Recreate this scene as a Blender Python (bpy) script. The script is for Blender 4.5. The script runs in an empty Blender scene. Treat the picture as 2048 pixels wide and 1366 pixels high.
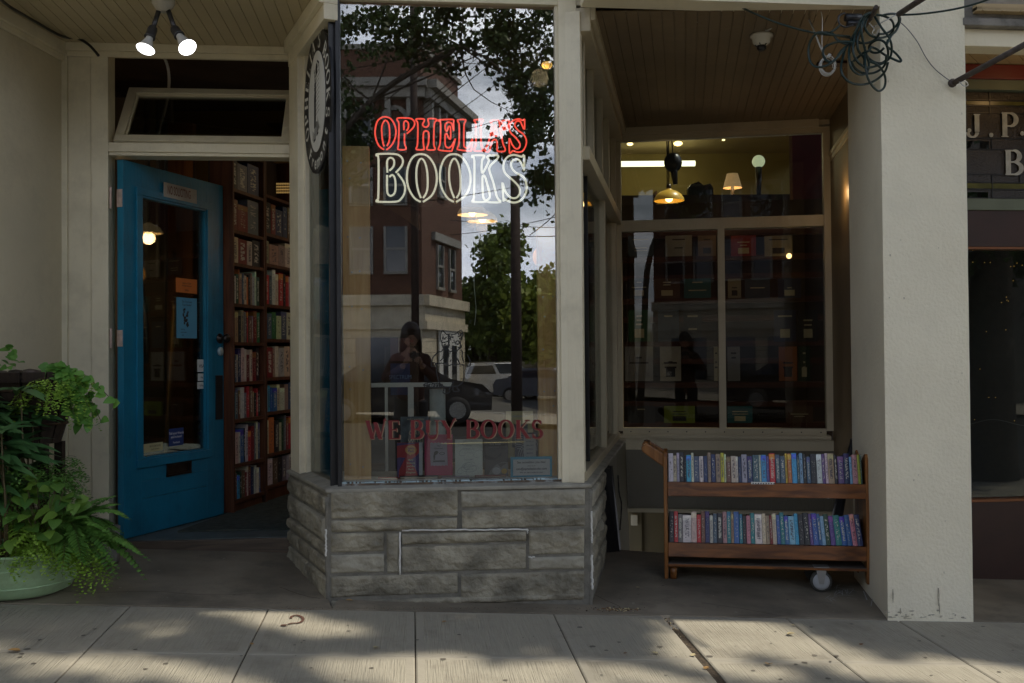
import bpy, bmesh, math, random
from mathutils import Vector, Matrix, noise
R = math.radians
scene = bpy.context.scene
COL = scene.collection
rnd = random.Random(7)

# ------------------------------------------------------------------ camera
F = 1991.0
H0 = 1.38                      # lens height above the pavement datum
PITCH, ROLL = 0.0146, -0.008
cam_d = bpy.data.cameras.new("camera")
cam = bpy.data.objects.new("camera", cam_d); COL.objects.link(cam)
cam_d.sensor_width = 36.0; cam_d.lens = 36.0 * F / 2048.0
cam_d.clip_start = 0.05; cam_d.clip_end = 2000
CM = Matrix.Rotation(R(90) + PITCH, 3, 'X') @ Matrix.Rotation(ROLL, 3, 'Z')
cam.matrix_world = Matrix.Translation((0, 0, H0)) @ CM.to_4x4()
scene.camera = cam

# ------------------------------------------------------------------ sky and sun
SUN_DIR = Vector((0.50, 0.058, 0.864)).normalized()
world = bpy.data.worlds.new("World"); scene.world = world; world.use_nodes = True
nt = world.node_tree; nt.nodes.clear()
wo = nt.nodes.new('ShaderNodeOutputWorld'); bg = nt.nodes.new('ShaderNodeBackground')
sky = nt.nodes.new('ShaderNodeTexSky'); sky.sky_type = 'NISHITA'; sky.sun_disc = False
sky.sun_elevation = math.asin(SUN_DIR.z); sky.sun_rotation = math.atan2(SUN_DIR.x, SUN_DIR.y)
sky.air_density = 1.2; sky.dust_density = 1.0
tc = nt.nodes.new('ShaderNodeTexCoord'); mp = nt.nodes.new('ShaderNodeMapping'); mp.inputs['Scale'].default_value = (1, 1, 2.6)
nz = nt.nodes.new('ShaderNodeTexNoise'); nz.inputs['Scale'].default_value = 3.2; nz.inputs['Detail'].default_value = 8; nz.inputs['Roughness'].default_value = 0.55
cr = nt.nodes.new('ShaderNodeValToRGB'); cr.color_ramp.elements[0].position = 0.40; cr.color_ramp.elements[1].position = 0.60
nz2 = nt.nodes.new('ShaderNodeTexNoise'); nz2.inputs['Scale'].default_value = 5.0; nz2.inputs['Detail'].default_value = 5
cr2 = nt.nodes.new('ShaderNodeValToRGB')
cr2.color_ramp.elements[0].position = 0.3; cr2.color_ramp.elements[0].color = (13, 15, 20, 1)
cr2.color_ramp.elements[1].position = 0.72; cr2.color_ramp.elements[1].color = (36, 36, 37, 1)
mx = nt.nodes.new('ShaderNodeMix'); mx.data_type = 'RGBA'
L = nt.links.new
L(tc.outputs['Generated'], mp.inputs[0]); L(mp.outputs[0], nz.inputs['Vector']); L(mp.outputs[0], nz2.inputs['Vector'])
L(nz.outputs[0], cr.inputs[0]); L(nz2.outputs[0], cr2.inputs[0])
sz_ = nt.nodes.new('ShaderNodeSeparateXYZ'); mr = nt.nodes.new('ShaderNodeMapRange'); mr.inputs['From Min'].default_value = 0.34; mr.inputs['From Max'].default_value = 0.62
mr.inputs['To Min'].default_value = 1.0; mr.inputs['To Max'].default_value = 0.0; cm_ = nt.nodes.new('ShaderNodeMath'); cm_.operation = 'MULTIPLY'
L(tc.outputs['Generated'], sz_.inputs[0]); L(sz_.outputs[2], mr.inputs['Value']); L(mr.outputs[0], cm_.inputs[0]); L(cr.outputs[0], cm_.inputs[1])
L(cm_.outputs[0], mx.inputs['Factor']); L(sky.outputs[0], mx.inputs['A']); L(cr2.outputs[0], mx.inputs['B'])
L(mx.outputs['Result'], bg.inputs[0]); bg.inputs[1].default_value = 0.13
L(bg.outputs[0], wo.inputs[0])
sd = bpy.data.lights.new("sun", 'SUN'); sd.energy = 5.0; sd.angle = R(1.0); sd.color = (1.0, 0.92, 0.78)
sun = bpy.data.objects.new("sun", sd); COL.objects.link(sun)
sun.rotation_euler = SUN_DIR.to_track_quat('Z', 'Y').to_euler(); sun.location = SUN_DIR * 30
scene.view_settings.view_transform = 'Standard'; scene.view_settings.look = 'None'
scene.view_settings.exposure = -0.12; scene.view_settings.gamma = 1.0
scene.cycles.max_bounces = 10; scene.cycles.diffuse_bounces = 4; scene.cycles.glossy_bounces = 5
scene.cycles.transparent_max_bounces = 24; scene.cycles.transmission_bounces = 8
scene.cycles.sample_clamp_indirect = 6.0; scene.cycles.caustics_reflective = False; scene.cycles.caustics_refractive = False
scene.cycles.use_denoising = True

# ------------------------------------------------------------------ helpers
def ray(px, py):
    d = CM @ Vector(((px - 1024) / F, (683 - py) / F, -1.0))
    return d
def W(px, py, y):
    """point at distance y (along +Y) seen at pixel px,py of the 2048 frame"""
    d = ray(px, py); t = y / d.y
    return Vector((0, 0, H0)) + d * t

def cl(v, a, b): return max(a, min(b, v))
def G(x, y):
    return -0.055 * cl(x, -7, 7) + 0.03 * cl(y, -2, 7)
def gpt(px, py, dz=0.0):
    d = ray(px, py); z = H0; t = 3.0
    for _ in range(30):
        p = Vector((0, 0, H0)) + d * t
        t += (p.z - (G(p.x, p.y) + dz)) / -d.z
    return Vector((0, 0, H0)) + d * t

MATS = {}
def nodes_of(name):
    m = bpy.data.materials.new(name); m.use_nodes = True
    return m, m.node_tree, m.node_tree.nodes['Principled BSDF']
def mat(name, col, rough=0.6, var=0.12, scale=6.0, bump=0.0, bscale=40.0, metal=0.0, spec=0.5, emit=None, estr=0.0,
        stretch=(1, 1, 1), dirt=None, dscale=2.0, damt=0.5, coat=0.0, bstretch=None):
    if name in MATS: return MATS[name]
    m, t, b = nodes_of(name)
    N = t.nodes.new; LK = t.links.new
    b.inputs['Roughness'].default_value = rough; b.inputs['Metallic'].default_value = metal
    b.inputs['Specular IOR Level'].default_value = spec; b.inputs['Coat Weight'].default_value = coat
    c = N('ShaderNodeTexCoord'); mpp = N('ShaderNodeMapping'); mpp.inputs['Scale'].default_value = stretch
    LK(c.outputs['Object'], mpp.inputs[0])
    n = N('ShaderNodeTexNoise'); n.inputs['Scale'].default_value = scale; n.inputs['Detail'].default_value = 6
    LK(mpp.outputs[0], n.inputs['Vector'])
    r = N('ShaderNodeValToRGB')
    lo = [max(0, x * (1 - var)) for x in col]; hi = [min(1, x * (1 + var)) for x in col]
    r.color_ramp.elements[0].position = 0.32; r.color_ramp.elements[1].position = 0.68
    r.color_ramp.elements[0].color = (*lo, 1); r.color_ramp.elements[1].color = (*hi, 1)
    LK(n.outputs[0], r.inputs[0]); out = r.outputs[0]
    if dirt:
        n2 = N('ShaderNodeTexNoise'); n2.inputs['Scale'].default_value = dscale; n2.inputs['Detail'].default_value = 9
        n2.inputs['Roughness'].default_value = 0.68
        LK(c.outputs['Object'], n2.inputs['Vector'])
        r2 = N('ShaderNodeValToRGB'); r2.color_ramp.elements[0].position = 0.5; r2.color_ramp.elements[1].position = 0.72
        r2.color_ramp.elements[1].color = (damt, damt, damt, 1)
        LK(n2.outputs[0], r2.inputs[0])
        mm = N('ShaderNodeMix'); mm.data_type = 'RGBA'; LK(r2.outputs[0], mm.inputs['Factor']); LK(out, mm.inputs['A'])
        mm.inputs['B'].default_value = (*dirt, 1); out = mm.outputs['Result']
    LK(out, b.inputs['Base Color'])
    if bump:
        mb_ = N('ShaderNodeMapping'); mb_.inputs['Scale'].default_value = bstretch or stretch; LK(c.outputs['Object'], mb_.inputs[0])
        n3 = N('ShaderNodeTexNoise'); n3.inputs['Scale'].default_value = bscale; n3.inputs['Detail'].default_value = 5
        LK(mb_.outputs[0], n3.inputs['Vector'])
        bp = N('ShaderNodeBump'); bp.inputs['Strength'].default_value = bump; bp.inputs['Distance'].default_value = 0.01
        LK(n3.outputs[0], bp.inputs['Height']); LK(bp.outputs[0], b.inputs['Normal'])
    if emit:
        b.inputs['Emission Color'].default_value = (*emit, 1); b.inputs['Emission Strength'].default_value = estr * .5
    MATS[name] = m; return m

def woodmat(name, col, dark, rough=0.5, scale=9, axis='Z', spec=0.4, coat=0.0):
    """grain runs along axis"""
    m, t, b = nodes_of(name); N = t.nodes.new; LK = t.links.new
    b.inputs['Roughness'].default_value = rough; b.inputs['Specular IOR Level'].default_value = spec; b.inputs['Coat Weight'].default_value = coat
    c = N('ShaderNodeTexCoord'); mp_ = N('ShaderNodeMapping')
    s = {'X': (0.07, 1, 1), 'Y': (1, 0.07, 1), 'Z': (1, 1, 0.07)}[axis]; mp_.inputs['Scale'].default_value = s
    LK(c.outputs['Object'], mp_.inputs[0])
    n = N('ShaderNodeTexNoise'); n.inputs['Scale'].default_value = scale * 3; n.inputs['Detail'].default_value = 7; n.inputs['Distortion'].default_value = 1.2
    LK(mp_.outputs[0], n.inputs['Vector'])
    r = N('ShaderNodeValToRGB'); r.color_ramp.elements[0].position = 0.35; r.color_ramp.elements[1].position = 0.6
    r.color_ramp.elements[0].color = (*dark, 1); r.color_ramp.elements[1].color = (*col, 1)
    LK(n.outputs[0], r.inputs[0])
    v = N('ShaderNodeTexVoronoi'); v.inputs['Scale'].default_value = 5.0
    m2 = N('ShaderNodeMapping'); s2 = {'X': (0.5, 1, 1), 'Y': (1, 0.5, 1), 'Z': (1, 1, 0.5)}[axis]; m2.inputs['Scale'].default_value = s2
    LK(c.outputs['Object'], m2.inputs[0]); LK(m2.outputs[0], v.inputs['Vector'])
    r2 = N('ShaderNodeValToRGB'); r2.color_ramp.elements[0].position = 0.06; r2.color_ramp.elements[1].position = 0.14
    r2.color_ramp.elements[0].color = (*[x * 0.4 for x in dark], 1); r2.color_ramp.elements[1].color = (1, 1, 1, 1)
    LK(v.outputs['Distance'], r2.inputs[0])
    mm = N('ShaderNodeMix'); mm.data_type = 'RGBA'; mm.blend_type = 'MULTIPLY'; mm.inputs['Factor'].default_value = 0.8
    LK(r.outputs[0], mm.inputs['A']); LK(r2.outputs[0], mm.inputs['B']); LK(mm.outputs['Result'], b.inputs['Base Color'])
    bp = N('ShaderNodeBump'); bp.inputs['Strength'].default_value = 0.25; bp.inputs['Distance'].default_value = 0.004
    LK(n.outputs[0], bp.inputs['Height']); LK(bp.outputs[0], b.inputs['Normal'])
    MATS[name] = m; return m

def glassmat(name, tint=(1, 1, 1), ior=1.55, k=1.0, rough=0.0):
    m = bpy.data.materials.new(name); m.use_nodes = True; t = m.node_tree; t.nodes.clear()
    N = t.nodes.new; LK = t.links.new
    o = N('ShaderNodeOutputMaterial'); mix = N('ShaderNodeMixShader'); tr = N('ShaderNodeBsdfTransparent'); gl = N('ShaderNodeBsdfGlossy')
    fr = N('ShaderNodeFresnel'); fr.inputs['IOR'].default_value = ior
    tr.inputs[0].default_value = (*tint, 1); gl.inputs['Roughness'].default_value = rough
    mu = N('ShaderNodeMath'); mu.operation = 'MULTIPLY'; mu.inputs[1].default_value = k
    LK(fr.outputs[0], mu.inputs[0]); LK(mu.outputs[0], mix.inputs[0]); LK(tr.outputs[0], mix.inputs[1]); LK(gl.outputs[0], mix.inputs[2])
    LK(mix.outputs[0], o.inputs[0]); MATS[name] = m; return m

def leafmat(name, a, b_, trans=0.35, rough=0.5):
    m = bpy.data.materials.new(name); m.use_nodes = True; t = m.node_tree; b = t.nodes['Principled BSDF']
    N = t.nodes.new; LK = t.links.new
    g = N('ShaderNodeNewGeometry'); r = N('ShaderNodeValToRGB')
    r.color_ramp.elements[0].color = (*a, 1); r.color_ramp.elements[1].color = (*b_, 1)
    LK(g.outputs['Random Per Island'], r.inputs[0]); LK(r.outputs[0], b.inputs['Base Color']); b.inputs['Roughness'].default_value = rough
    tl = N('ShaderNodeBsdfTranslucent'); LK(r.outputs[0], tl.inputs[0]); mx_ = N('ShaderNodeMixShader'); mx_.inputs[0].default_value = trans
    LK(b.outputs[0], mx_.inputs[1]); LK(tl.outputs[0], mx_.inputs[2])
    LK(mx_.outputs[0], t.nodes['Material Output'].inputs[0]); MATS[name] = m; return m

def tag(o, label=None, cat=None, group=None, kind=None):
    if label: o['label'] = label
    if cat: o['category'] = cat
    if group: o['group'] = group
    if kind: o['kind'] = kind
    return o
def thing(name, loc, label, cat, group=None):
    o = bpy.data.objects.new(name, None); COL.objects.link(o); o.location = loc; o.empty_display_size = 0.05
    return tag(o, label, cat, group)

class MB:
    def __init__(s): s.v = []; s.f = []; s.m = []; s.sm = []
    def add(s, vs, fs, mi=0, smooth=False):
        n = len(s.v); s.v += [tuple(p) for p in vs]
        for f in fs: s.f.append(tuple(i + n for i in f)); s.m.append(mi); s.sm.append(smooth)
        return s
    def hexa(s, p, mi=0):
        return s.add(p, [(0, 3, 2, 1), (4, 5, 6, 7), (0, 1, 5, 4), (1, 2, 6, 5), (2, 3, 7, 6), (3, 0, 4, 7)], mi)
    def box(s, x0, x1, y0, y1, z0, z1, mi=0):
        return s.hexa([(x0, y0, z0), (x1, y0, z0), (x1, y1, z0), (x0, y1, z0), (x0, y0, z1), (x1, y0, z1), (x1, y1, z1), (x0, y1, z1)], mi)
    def prism(s, pts, d, mi=0):
        """closed polygon pts extruded by vector d"""
        n = len(pts); pts = [Vector(p) for p in pts]; d = Vector(d)
        vs = pts + [p + d for p in pts]
        return s.add(vs, [tuple(range(n - 1, -1, -1)), tuple(range(n, 2 * n))] + [(i, (i + 1) % n, n + (i + 1) % n, n + i) for i in range(n)], mi)
    def tube(s, pts, r, n=8, closed=False, mi=0, cap=True):
        pts = [Vector(p) for p in pts]; N_ = len(pts)
        rs = r if isinstance(r, (list, tuple)) else [r] * N_
        up = None; base = len(s.v)
        for i, p in enumerate(pts):
            if closed: tdir = pts[(i + 1) % N_] - pts[i - 1]
            else: tdir = pts[min(i + 1, N_ - 1)] - pts[max(i - 1, 0)]
            if tdir.length < 1e-9: tdir = Vector((0, 0, 1))
            tdir.normalize()
            if up is None:
                up = Vector((0, 0, 1)) if abs(tdir.z) < 0.9 else Vector((1, 0, 0))
            a = tdir.cross(up)
            if a.length < 1e-6: a = tdir.cross(Vector((0.3, 1, 0.2)))
            a.normalize(); b = a.cross(tdir); up = b
            for k in range(n):
                an = 2 * math.pi * k / n; s.v.append(tuple(p + (a * math.cos(an) + b * math.sin(an)) * rs[i]))
        for i in range(N_ if closed else N_ - 1):
            j = (i + 1) % N_
            for k in range(n):
                s.f.append((base + i * n + k, base + j * n + k, base + j * n + (k + 1) % n, base + i * n + (k + 1) % n)); s.m.append(mi); s.sm.append(True)
        if cap and not closed:
            s.f.append(tuple(base + k for k in range(n))); s.m.append(mi); s.sm.append(False)
            s.f.append(tuple(base + (N_ - 1) * n + k for k in range(n - 1, -1, -1))); s.m.append(mi); s.sm.append(False)
        return s
    def lathe(s, c, prof, n=24, axis=(0, 0, 1), mi=0, cap=True):
        ax = Vector(axis).normalized(); a = ax.orthogonal().normalized(); b = ax.cross(a); base = len(s.v); c = Vector(c)
        for (r, h) in prof:
            for k in range(n):
                t = 2 * math.pi * k / n; s.v.append(tuple(c + ax * h + (a * math.cos(t) + b * math.sin(t)) * r))
        for i in range(len(prof) - 1):
            for k in range(n):
                s.f.append((base + i * n + k, base + i * n + (k + 1) % n, base + (i + 1) * n + (k + 1) % n, base + (i + 1) * n + k)); s.m.append(mi); s.sm.append(True)
        if cap:
            s.f.append(tuple(base + k for k in range(n - 1, -1, -1))); s.m.append(mi); s.sm.append(False)
            s.f.append(tuple(base + (len(prof) - 1) * n + k for k in range(n))); s.m.append(mi); s.sm.append(False)
        return s
    def ball(s, c, r, n=16, sc=(1, 1, 1), mi=0):
        base = len(s.v); c = Vector(c); h = n // 2
        for i in range(h + 1):
            ph = math.pi * i / h
            for k in range(n):
                t = 2 * math.pi * k / n
                s.v.append((c.x + r * sc[0] * math.sin(ph) * math.cos(t), c.y + r * sc[1] * math.sin(ph) * math.sin(t), c.z + r * sc[2] * math.cos(ph)))
        for i in range(h):
            for k in range(n):
                s.f.append((base + i * n + k, base + (i + 1) * n + k, base + (i + 1) * n + (k + 1) % n, base + i * n + (k + 1) % n)); s.m.append(mi); s.sm.append(True)
        return s
    def build(s, name, mats, parent=None, label=None, cat=None, group=None, kind=None, bevel=0.0, origin=None):
        if not s.v: return None
        if not isinstance(mats, (list, tuple)): mats = [mats]
        root = parent
        while root is not None and root.parent is not None: root = root.parent
        if root is not None: og = Vector(root.location)
        elif origin is not None: og = Vector(origin)
        else:
            xs = [p[0] for p in s.v]; ys = [p[1] for p in s.v]; zs = [p[2] for p in s.v]
            og = Vector(((min(xs) + max(xs)) / 2, (min(ys) + max(ys)) / 2, min(zs)))
        me = bpy.data.meshes.new(name)
        me.from_pydata([(p[0] - og.x, p[1] - og.y, p[2] - og.z) for p in s.v], [], s.f)
        for m_ in mats: me.materials.append(m_)
        me.polygons.foreach_set('material_index', s.m); me.polygons.foreach_set('use_smooth', s.sm)
        me.update()
        o = bpy.data.objects.new(name, me); COL.objects.link(o)
        if parent is not None: o.parent = parent
        else: o.location = og
        if bevel:
            b = o.modifiers.new('bevel', 'BEVEL'); b.width = bevel; b.segments = 2; b.limit_method = 'ANGLE'; b.angle_limit = R(50)
        return tag(o, label, cat, group, kind)

class Fr:
    """wall frame: origin a, running to b; n points towards the street (or flip)"""
    def __init__(s, a, b, flip=False):
        s.a = Vector((a[0], a[1], 0)); d = Vector((b[0] - a[0], b[1] - a[1], 0)); s.len = d.length
        s.u = d.normalized(); s.n = Vector((s.u.y, -s.u.x, 0))
        if flip: s.n = -s.n
    def P(s, u, z, n=0.0): return s.a + s.u * u + s.n * n + Vector((0, 0, z))
    def hit(s, px, py, n=0.0):
        d = ray(px, py); o = Vector((0, 0, H0)); q = s.a + s.n * n
        t = (q - o).dot(s.n) / d.dot(s.n); p = o + d * t
        return (p - s.a).dot(s.u), p.z
    def box(s, mb, u0, u1, z0, z1, n0, n1, mi=0):
        return mb.hexa([s.P(u0, z0, n1), s.P(u1, z0, n1), s.P(u1, z0, n0), s.P(u0, z0, n0), s.P(u0, z1, n1), s.P(u1, z1, n1), s.P(u1, z1, n0), s.P(u0, z1, n0)], mi)
    def pbox(s, mb, x0, y0, x1, y1, n0, n1, mi=0):
        ym = (y0 + y1) / 2; xm = (x0 + x1) / 2
        u0 = s.hit(x0, ym, n1)[0]; u1 = s.hit(x1, ym, n1)[0]; za = s.hit(xm, y0, n1)[1]; zb = s.hit(xm, y1, n1)[1]
        if u0 > u1: u0, u1 = u1, u0
        return s.box(mb, u0, u1, zb, za, n0, n1, mi)

def smooth(pts, closed=False, k=4):
    """Catmull-Rom through pts (Vectors)"""
    pts = [Vector(p) for p in pts]; n = len(pts); out = []
    rng = range(n) if closed else range(n - 1)
    for i in rng:
        p0 = pts[(i - 1) % n] if closed or i > 0 else pts[0]; p1 = pts[i]; p2 = pts[(i + 1) % n]
        p3 = pts[(i + 2) % n] if closed or i + 2 < n else pts[-1]
        for j in range(k):
            t = j / k
            out.append(0.5 * ((2 * p1) + (-p0 + p2) * t + (2 * p0 - 5 * p1 + 4 * p2 - p3) * t * t + (-p0 + 3 * p1 - 3 * p2 + p3) * t ** 3))
    if not closed: out.append(pts[-1])
    return out

def text_mb(mb, s, size, o, ux, uz, thick=0.0008, mi=0, align='CENTER', bold=0.0, xs=1.0, lsp=1.0):
    """letters as mesh; o = anchor (baseline), ux = reading direction, uz = up"""
    cu = bpy.data.curves.new('letters', 'FONT'); cu.body = s; cu.size = size; cu.align_x = align; cu.offset = bold * size
    cu.space_character = lsp; cu.resolution_u = 3; cu.extrude = 0.0
    ob = bpy.data.objects.new('letters', cu); COL.objects.link(ob)
    dg = bpy.context.evaluated_depsgraph_get(); me = bpy.data.meshes.new_from_object(ob.evaluated_get(dg))
    ux = Vector(ux).normalized(); uz = Vector(uz).normalized(); un = ux.cross(uz)
    o = Vector(o); vs = [o + ux * (v.co.x * xs) + uz * v.co.y + un * thick for v in me.vertices]
    mb.add(vs, [tuple(p.vertices) for p in me.polygons], mi)
    bpy.data.objects.remove(ob); bpy.data.curves.remove(cu); bpy.data.meshes.remove(me)

# serif glyphs: strokes in a unit-high box
T, H_ = 0.20, 0.06
def L_(x0, y0, x1, y1, w): return ('l', x0, y0, x1, y1, w)
def A_(cx, cy, rx, ry, a0, a1, w0, w1): return ('a', cx, cy, rx, ry, a0, a1, w0, w1)
def sf(x, y, w=0.28): return L_(x - w / 2, y, x + w / 2, y, 0.045)
GL = {
 'W': (1.15, [L_(.08, 1, .36, 0, T), L_(.36, 0, .58, .85, H_), L_(.52, .9, .80, 0, T), L_(.80, 0, 1.08, 1.12, H_), sf(.08, .98), sf(1.06, 1.0, .2)]),
 'E': (.72, [L_(.17, 0, .17, 1, T), L_(.05, .975, .62, .975, H_), L_(.05, .025, .66, .025, H_), L_(.17, .5, .5, .5, H_), L_(.61, 1, .63, .78, H_), L_(.66, 0, .68, .24, H_), L_(.5, .4, .5, .6, H_)]),
 'B': (.78, [L_(.17, 0, .17, 1, T), L_(.04, .975, .4, .975, H_), L_(.04, .025, .4, .025, H_), L_(.17, .52, .42, .52, H_), A_(.38, .75, .24, .235, -90, 90, H_, T), A_(.40, .27, .29, .245, -90, 90, H_, T)]),
 'U': (.85, [L_(.17, 1, .17, .33, T), A_(.43, .33, .26, .31, 180, 360, T, H_), L_(.69, 1, .69, .33, H_ * 1.2), sf(.17, .98), sf(.69, .98)]),
 'Y': (.85, [L_(.12, 1, .43, .45, T), L_(.43, .45, .80, 1.12, H_), L_(.44, 0, .44, .5, T), sf(.12, .98), sf(.44, .02), sf(.76, 1.0, .2)]),
 'O': (.92, [A_(.45, .5, .36, .48, 0, 360, H_, T)]),
 'K': (.86, [L_(.17, 0, .17, 1, T), L_(.2, .42, .68, .98, H_), L_(.33, .56, .72, 0, T), sf(.17, .98), sf(.17, .02), sf(.68, .98), sf(.72, .02)]),
 'S': (.66, [A_(.32, .74, .22, .24, 30, 270, H_, T * .8), A_(.32, .26, .25, .24, -150, 90, H_, T * .9), L_(.52, .98, .53, .76, H_), L_(.09, .02, .08, .26, H_)]),
 'J': (.6, [L_(.42, 1, .42, .25, T), A_(.22, .22, .2, .2, 180, 360, H_, T * .8), sf(.42, .98), A_(.09, .3, .05, .05, 0, 360, .07, .07)]),
 'P': (.74, [L_(.17, 0, .17, 1, T), L_(.04, .975, .4, .975, H_), L_(.17, .45, .4, .45, H_), A_(.38, .71, .26, .265, -90, 90, H_, T), sf(.17, .02)]),
 'H': (.88, [L_(.17, 0, .17, 1, T), L_(.7, 0, .7, 1, T), L_(.17, .5, .7, .5, H_), sf(.17, .98), sf(.17, .02), sf(.7, .98), sf(.7, .02)]),
 'L': (.68, [L_(.17, 0, .17, 1, T), L_(.05, .025, .62, .025, H_), L_(.62, 0, .64, .25, H_), sf(.17, .98)]),
 'I': (.34, [L_(.17, 0, .17, 1, T), sf(.17, .98), sf(.17, .02)]),
 'A': (.86, [L_(.14, 0, .42, 1, H_), L_(.40, 1, .72, 0, T), L_(.22, .32, .6, .32, H_), sf(.14, .02, .22), sf(.72, .02)]),
 "'": (.22, [L_(.1, 1, .08, .76, .09)]),
 '.': (.3, [A_(.12, .08, .045, .045, 0, 360, .09, .09)]),
 ' ': (.42, []),
}
def glyph(mb, ch, o, ux, uz, h, lift=0.0, mi=0, slant=0.0, xs=1.0, depth=0.0):
    w, st = GL[ch]; ux = Vector(ux).normalized(); uz = Vector(uz).normalized(); un = ux.cross(uz); k = 0
    def P(x, y, l): return Vector(o) + ux * ((x * xs + slant * y) * h) + uz * (y * h) + un * l
    for s_ in st:
        k += 1; l = lift + k * 0.00012
        if s_[0] == 'l':
            _, x0, y0, x1, y1, t = s_; d = Vector((x1 - x0, y1 - y0)).normalized(); p = Vector((-d.y, d.x)) * t / 2
            q = [(x0 + p.x, y0 + p.y), (x0 - p.x, y0 - p.y), (x1 - p.x, y1 - p.y), (x1 + p.x, y1 + p.y)]
            if abs(x0 - x1) > .05 and abs(y0 - y1) > .3:      # diagonals end flat
                q = [(x0 + t * .55, y0), (x0 - t * .55, y0), (x1 - t * .55, y1), (x1 + t * .55, y1)]
            if depth: mb.prism([P(x, y, l) for x, y in q], un * depth, mi)
            else: mb.add([P(x, y, l) for x, y in q], [(0, 1, 2, 3)], mi)
        else:
            _, cx, cy, rx, ry, a0, a1, w0, w1 = s_; n = 20
            for i in range(n):
                q = []
                for (j, side) in ((i, 1), (i, -1), (i + 1, -1), (i + 1, 1)):
                    a = R(a0 + (a1 - a0) * j / n); ww = w0 + (w1 - w0) * abs(math.cos(a)); q.append((cx + (rx + side * ww / 2) * math.cos(a), cy + (ry + side * min(ww, (w0 + w1) / 2) / 2) * math.sin(a)))
                if depth: mb.prism([P(x, y, l) for x, y in q], un * depth, mi)
                else: mb.add([P(x, y, l) for x, y in q], [(0, 1, 2, 3)], mi)
    return w * xs * h

# ------------------------------------------------------------------ materials
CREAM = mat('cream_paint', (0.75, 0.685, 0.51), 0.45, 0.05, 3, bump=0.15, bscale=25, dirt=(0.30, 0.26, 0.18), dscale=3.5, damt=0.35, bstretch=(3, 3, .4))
CREAMR = mat('shade_toned_cream', (0.47, 0.41, 0.28), 0.45, 0.06, 3, bump=0.15, bscale=25, dirt=(0.28, 0.23, 0.15), dscale=3.5, damt=0.45, bstretch=(3, 3, .4))  # cream darkened so the recess shade sits in the colour
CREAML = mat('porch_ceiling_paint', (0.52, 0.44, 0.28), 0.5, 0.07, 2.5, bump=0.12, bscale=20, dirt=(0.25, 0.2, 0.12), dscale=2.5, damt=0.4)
CREAMD = mat('deep_shade_cream', (0.155, 0.11, 0.056), 0.5, 0.07, 2.5, bump=0.12, bscale=20, dirt=(0.25, 0.19, 0.11), dscale=2.5, damt=0.4)  # recess shade put into the ceiling and side wall colour
STUCCO = mat('pillar_stucco', (0.82, 0.765, 0.60), 0.75, 0.06, 4, bump=0.5, bscale=60, dirt=(0.50, 0.45, 0.33), dscale=2.0, damt=0.35)
WALLP = mat('plaster_wall', (0.60, 0.54, 0.39), 0.7, 0.06, 2, bump=0.3, bscale=30, dirt=(0.30, 0.27, 0.2), dscale=2, damt=0.4)
BEAD = mat('grey_panel_paint', (0.12, 0.108, 0.075), 0.5, 0.08, 4, bump=0.1)
BLUE = mat('blue_door_paint', (0.012, 0.19, 0.32), 0.38, 0.10, 5, bump=0.2, bscale=18, dirt=(0.010, 0.08, 0.13), dscale=4, damt=0.6, bstretch=(3, 3, .5))
BLUEP = mat('pale_blue_paint', (0.42, 0.55, 0.58), 0.5, 0.15, 20)
BLACK = mat('black_metal', (0.018, 0.018, 0.020), 0.35, 0.2, 10)
DARKM = mat('dark_grey_metal', (0.07, 0.07, 0.075), 0.4, 0.2, 12, metal=0.6)
STEEL = mat('brushed_steel', (0.45, 0.45, 0.44), 0.35, 0.1, 20, metal=1.0)
HINGE = mat('painted_hinge', (0.55, 0.42, 0.36), 0.5, 0.2, 30)
BRASS = mat('old_brass', (0.35, 0.26, 0.12), 0.4, 0.2, 20, metal=0.8)
STONE = mat('rock_faced_stone', (0.275, 0.252, 0.19), 0.85, 0.48, 6, bump=1.0, bscale=60, dirt=(0.14, 0.13, 0.10), dscale=4.5, damt=0.85)
STONE2 = mat('pale_stone', (0.33, 0.31, 0.245), 0.85, 0.22, 6, bump=0.5, bscale=70, dirt=(0.12, 0.11, 0.09), dscale=5, damt=0.7)
MORTAR = mat('mortar', (0.19, 0.18, 0.15), 0.9, 0.2, 14, bump=0.4, bscale=90, dirt=(0.08, 0.077, 0.065), dscale=6, damt=0.8)
SILLP = mat('worn_sill_paint', (0.20, 0.185, 0.15), 0.6, 0.25, 12, bump=0.3, bscale=60, dirt=(0.5, 0.47, 0.38), dscale=14, damt=0.9)
CAULK = mat('white_caulk', (0.62, 0.61, 0.57), 0.6, 0.08, 30, bump=0.3)
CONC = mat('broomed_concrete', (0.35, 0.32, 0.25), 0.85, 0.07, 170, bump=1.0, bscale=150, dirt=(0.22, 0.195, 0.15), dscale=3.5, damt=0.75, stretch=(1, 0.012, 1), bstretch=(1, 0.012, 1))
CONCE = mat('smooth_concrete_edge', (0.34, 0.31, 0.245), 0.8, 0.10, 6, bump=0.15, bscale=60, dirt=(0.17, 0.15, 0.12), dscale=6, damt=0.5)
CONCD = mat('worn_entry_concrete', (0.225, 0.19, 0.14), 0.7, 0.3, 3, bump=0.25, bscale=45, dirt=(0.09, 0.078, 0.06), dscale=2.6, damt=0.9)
DIRT = mat('joint_dirt', (0.055, 0.04, 0.025), 0.95, 0.5, 30, bump=0.9, bscale=80)
PINE = woodmat('pine_plank', (0.90, 0.58, 0.24), (0.72, 0.40, 0.13), 0.5, 7, 'Z')
WOODB = woodmat('brown_shelf_wood', (0.13, 0.045, 0.018), (0.055, 0.018, 0.008), 0.5, 8, 'Z')
WOODH = woodmat('brown_rail_wood', (0.10, 0.03, 0.012), (0.05, 0.014, 0.007), 0.5, 8, 'X')
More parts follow.
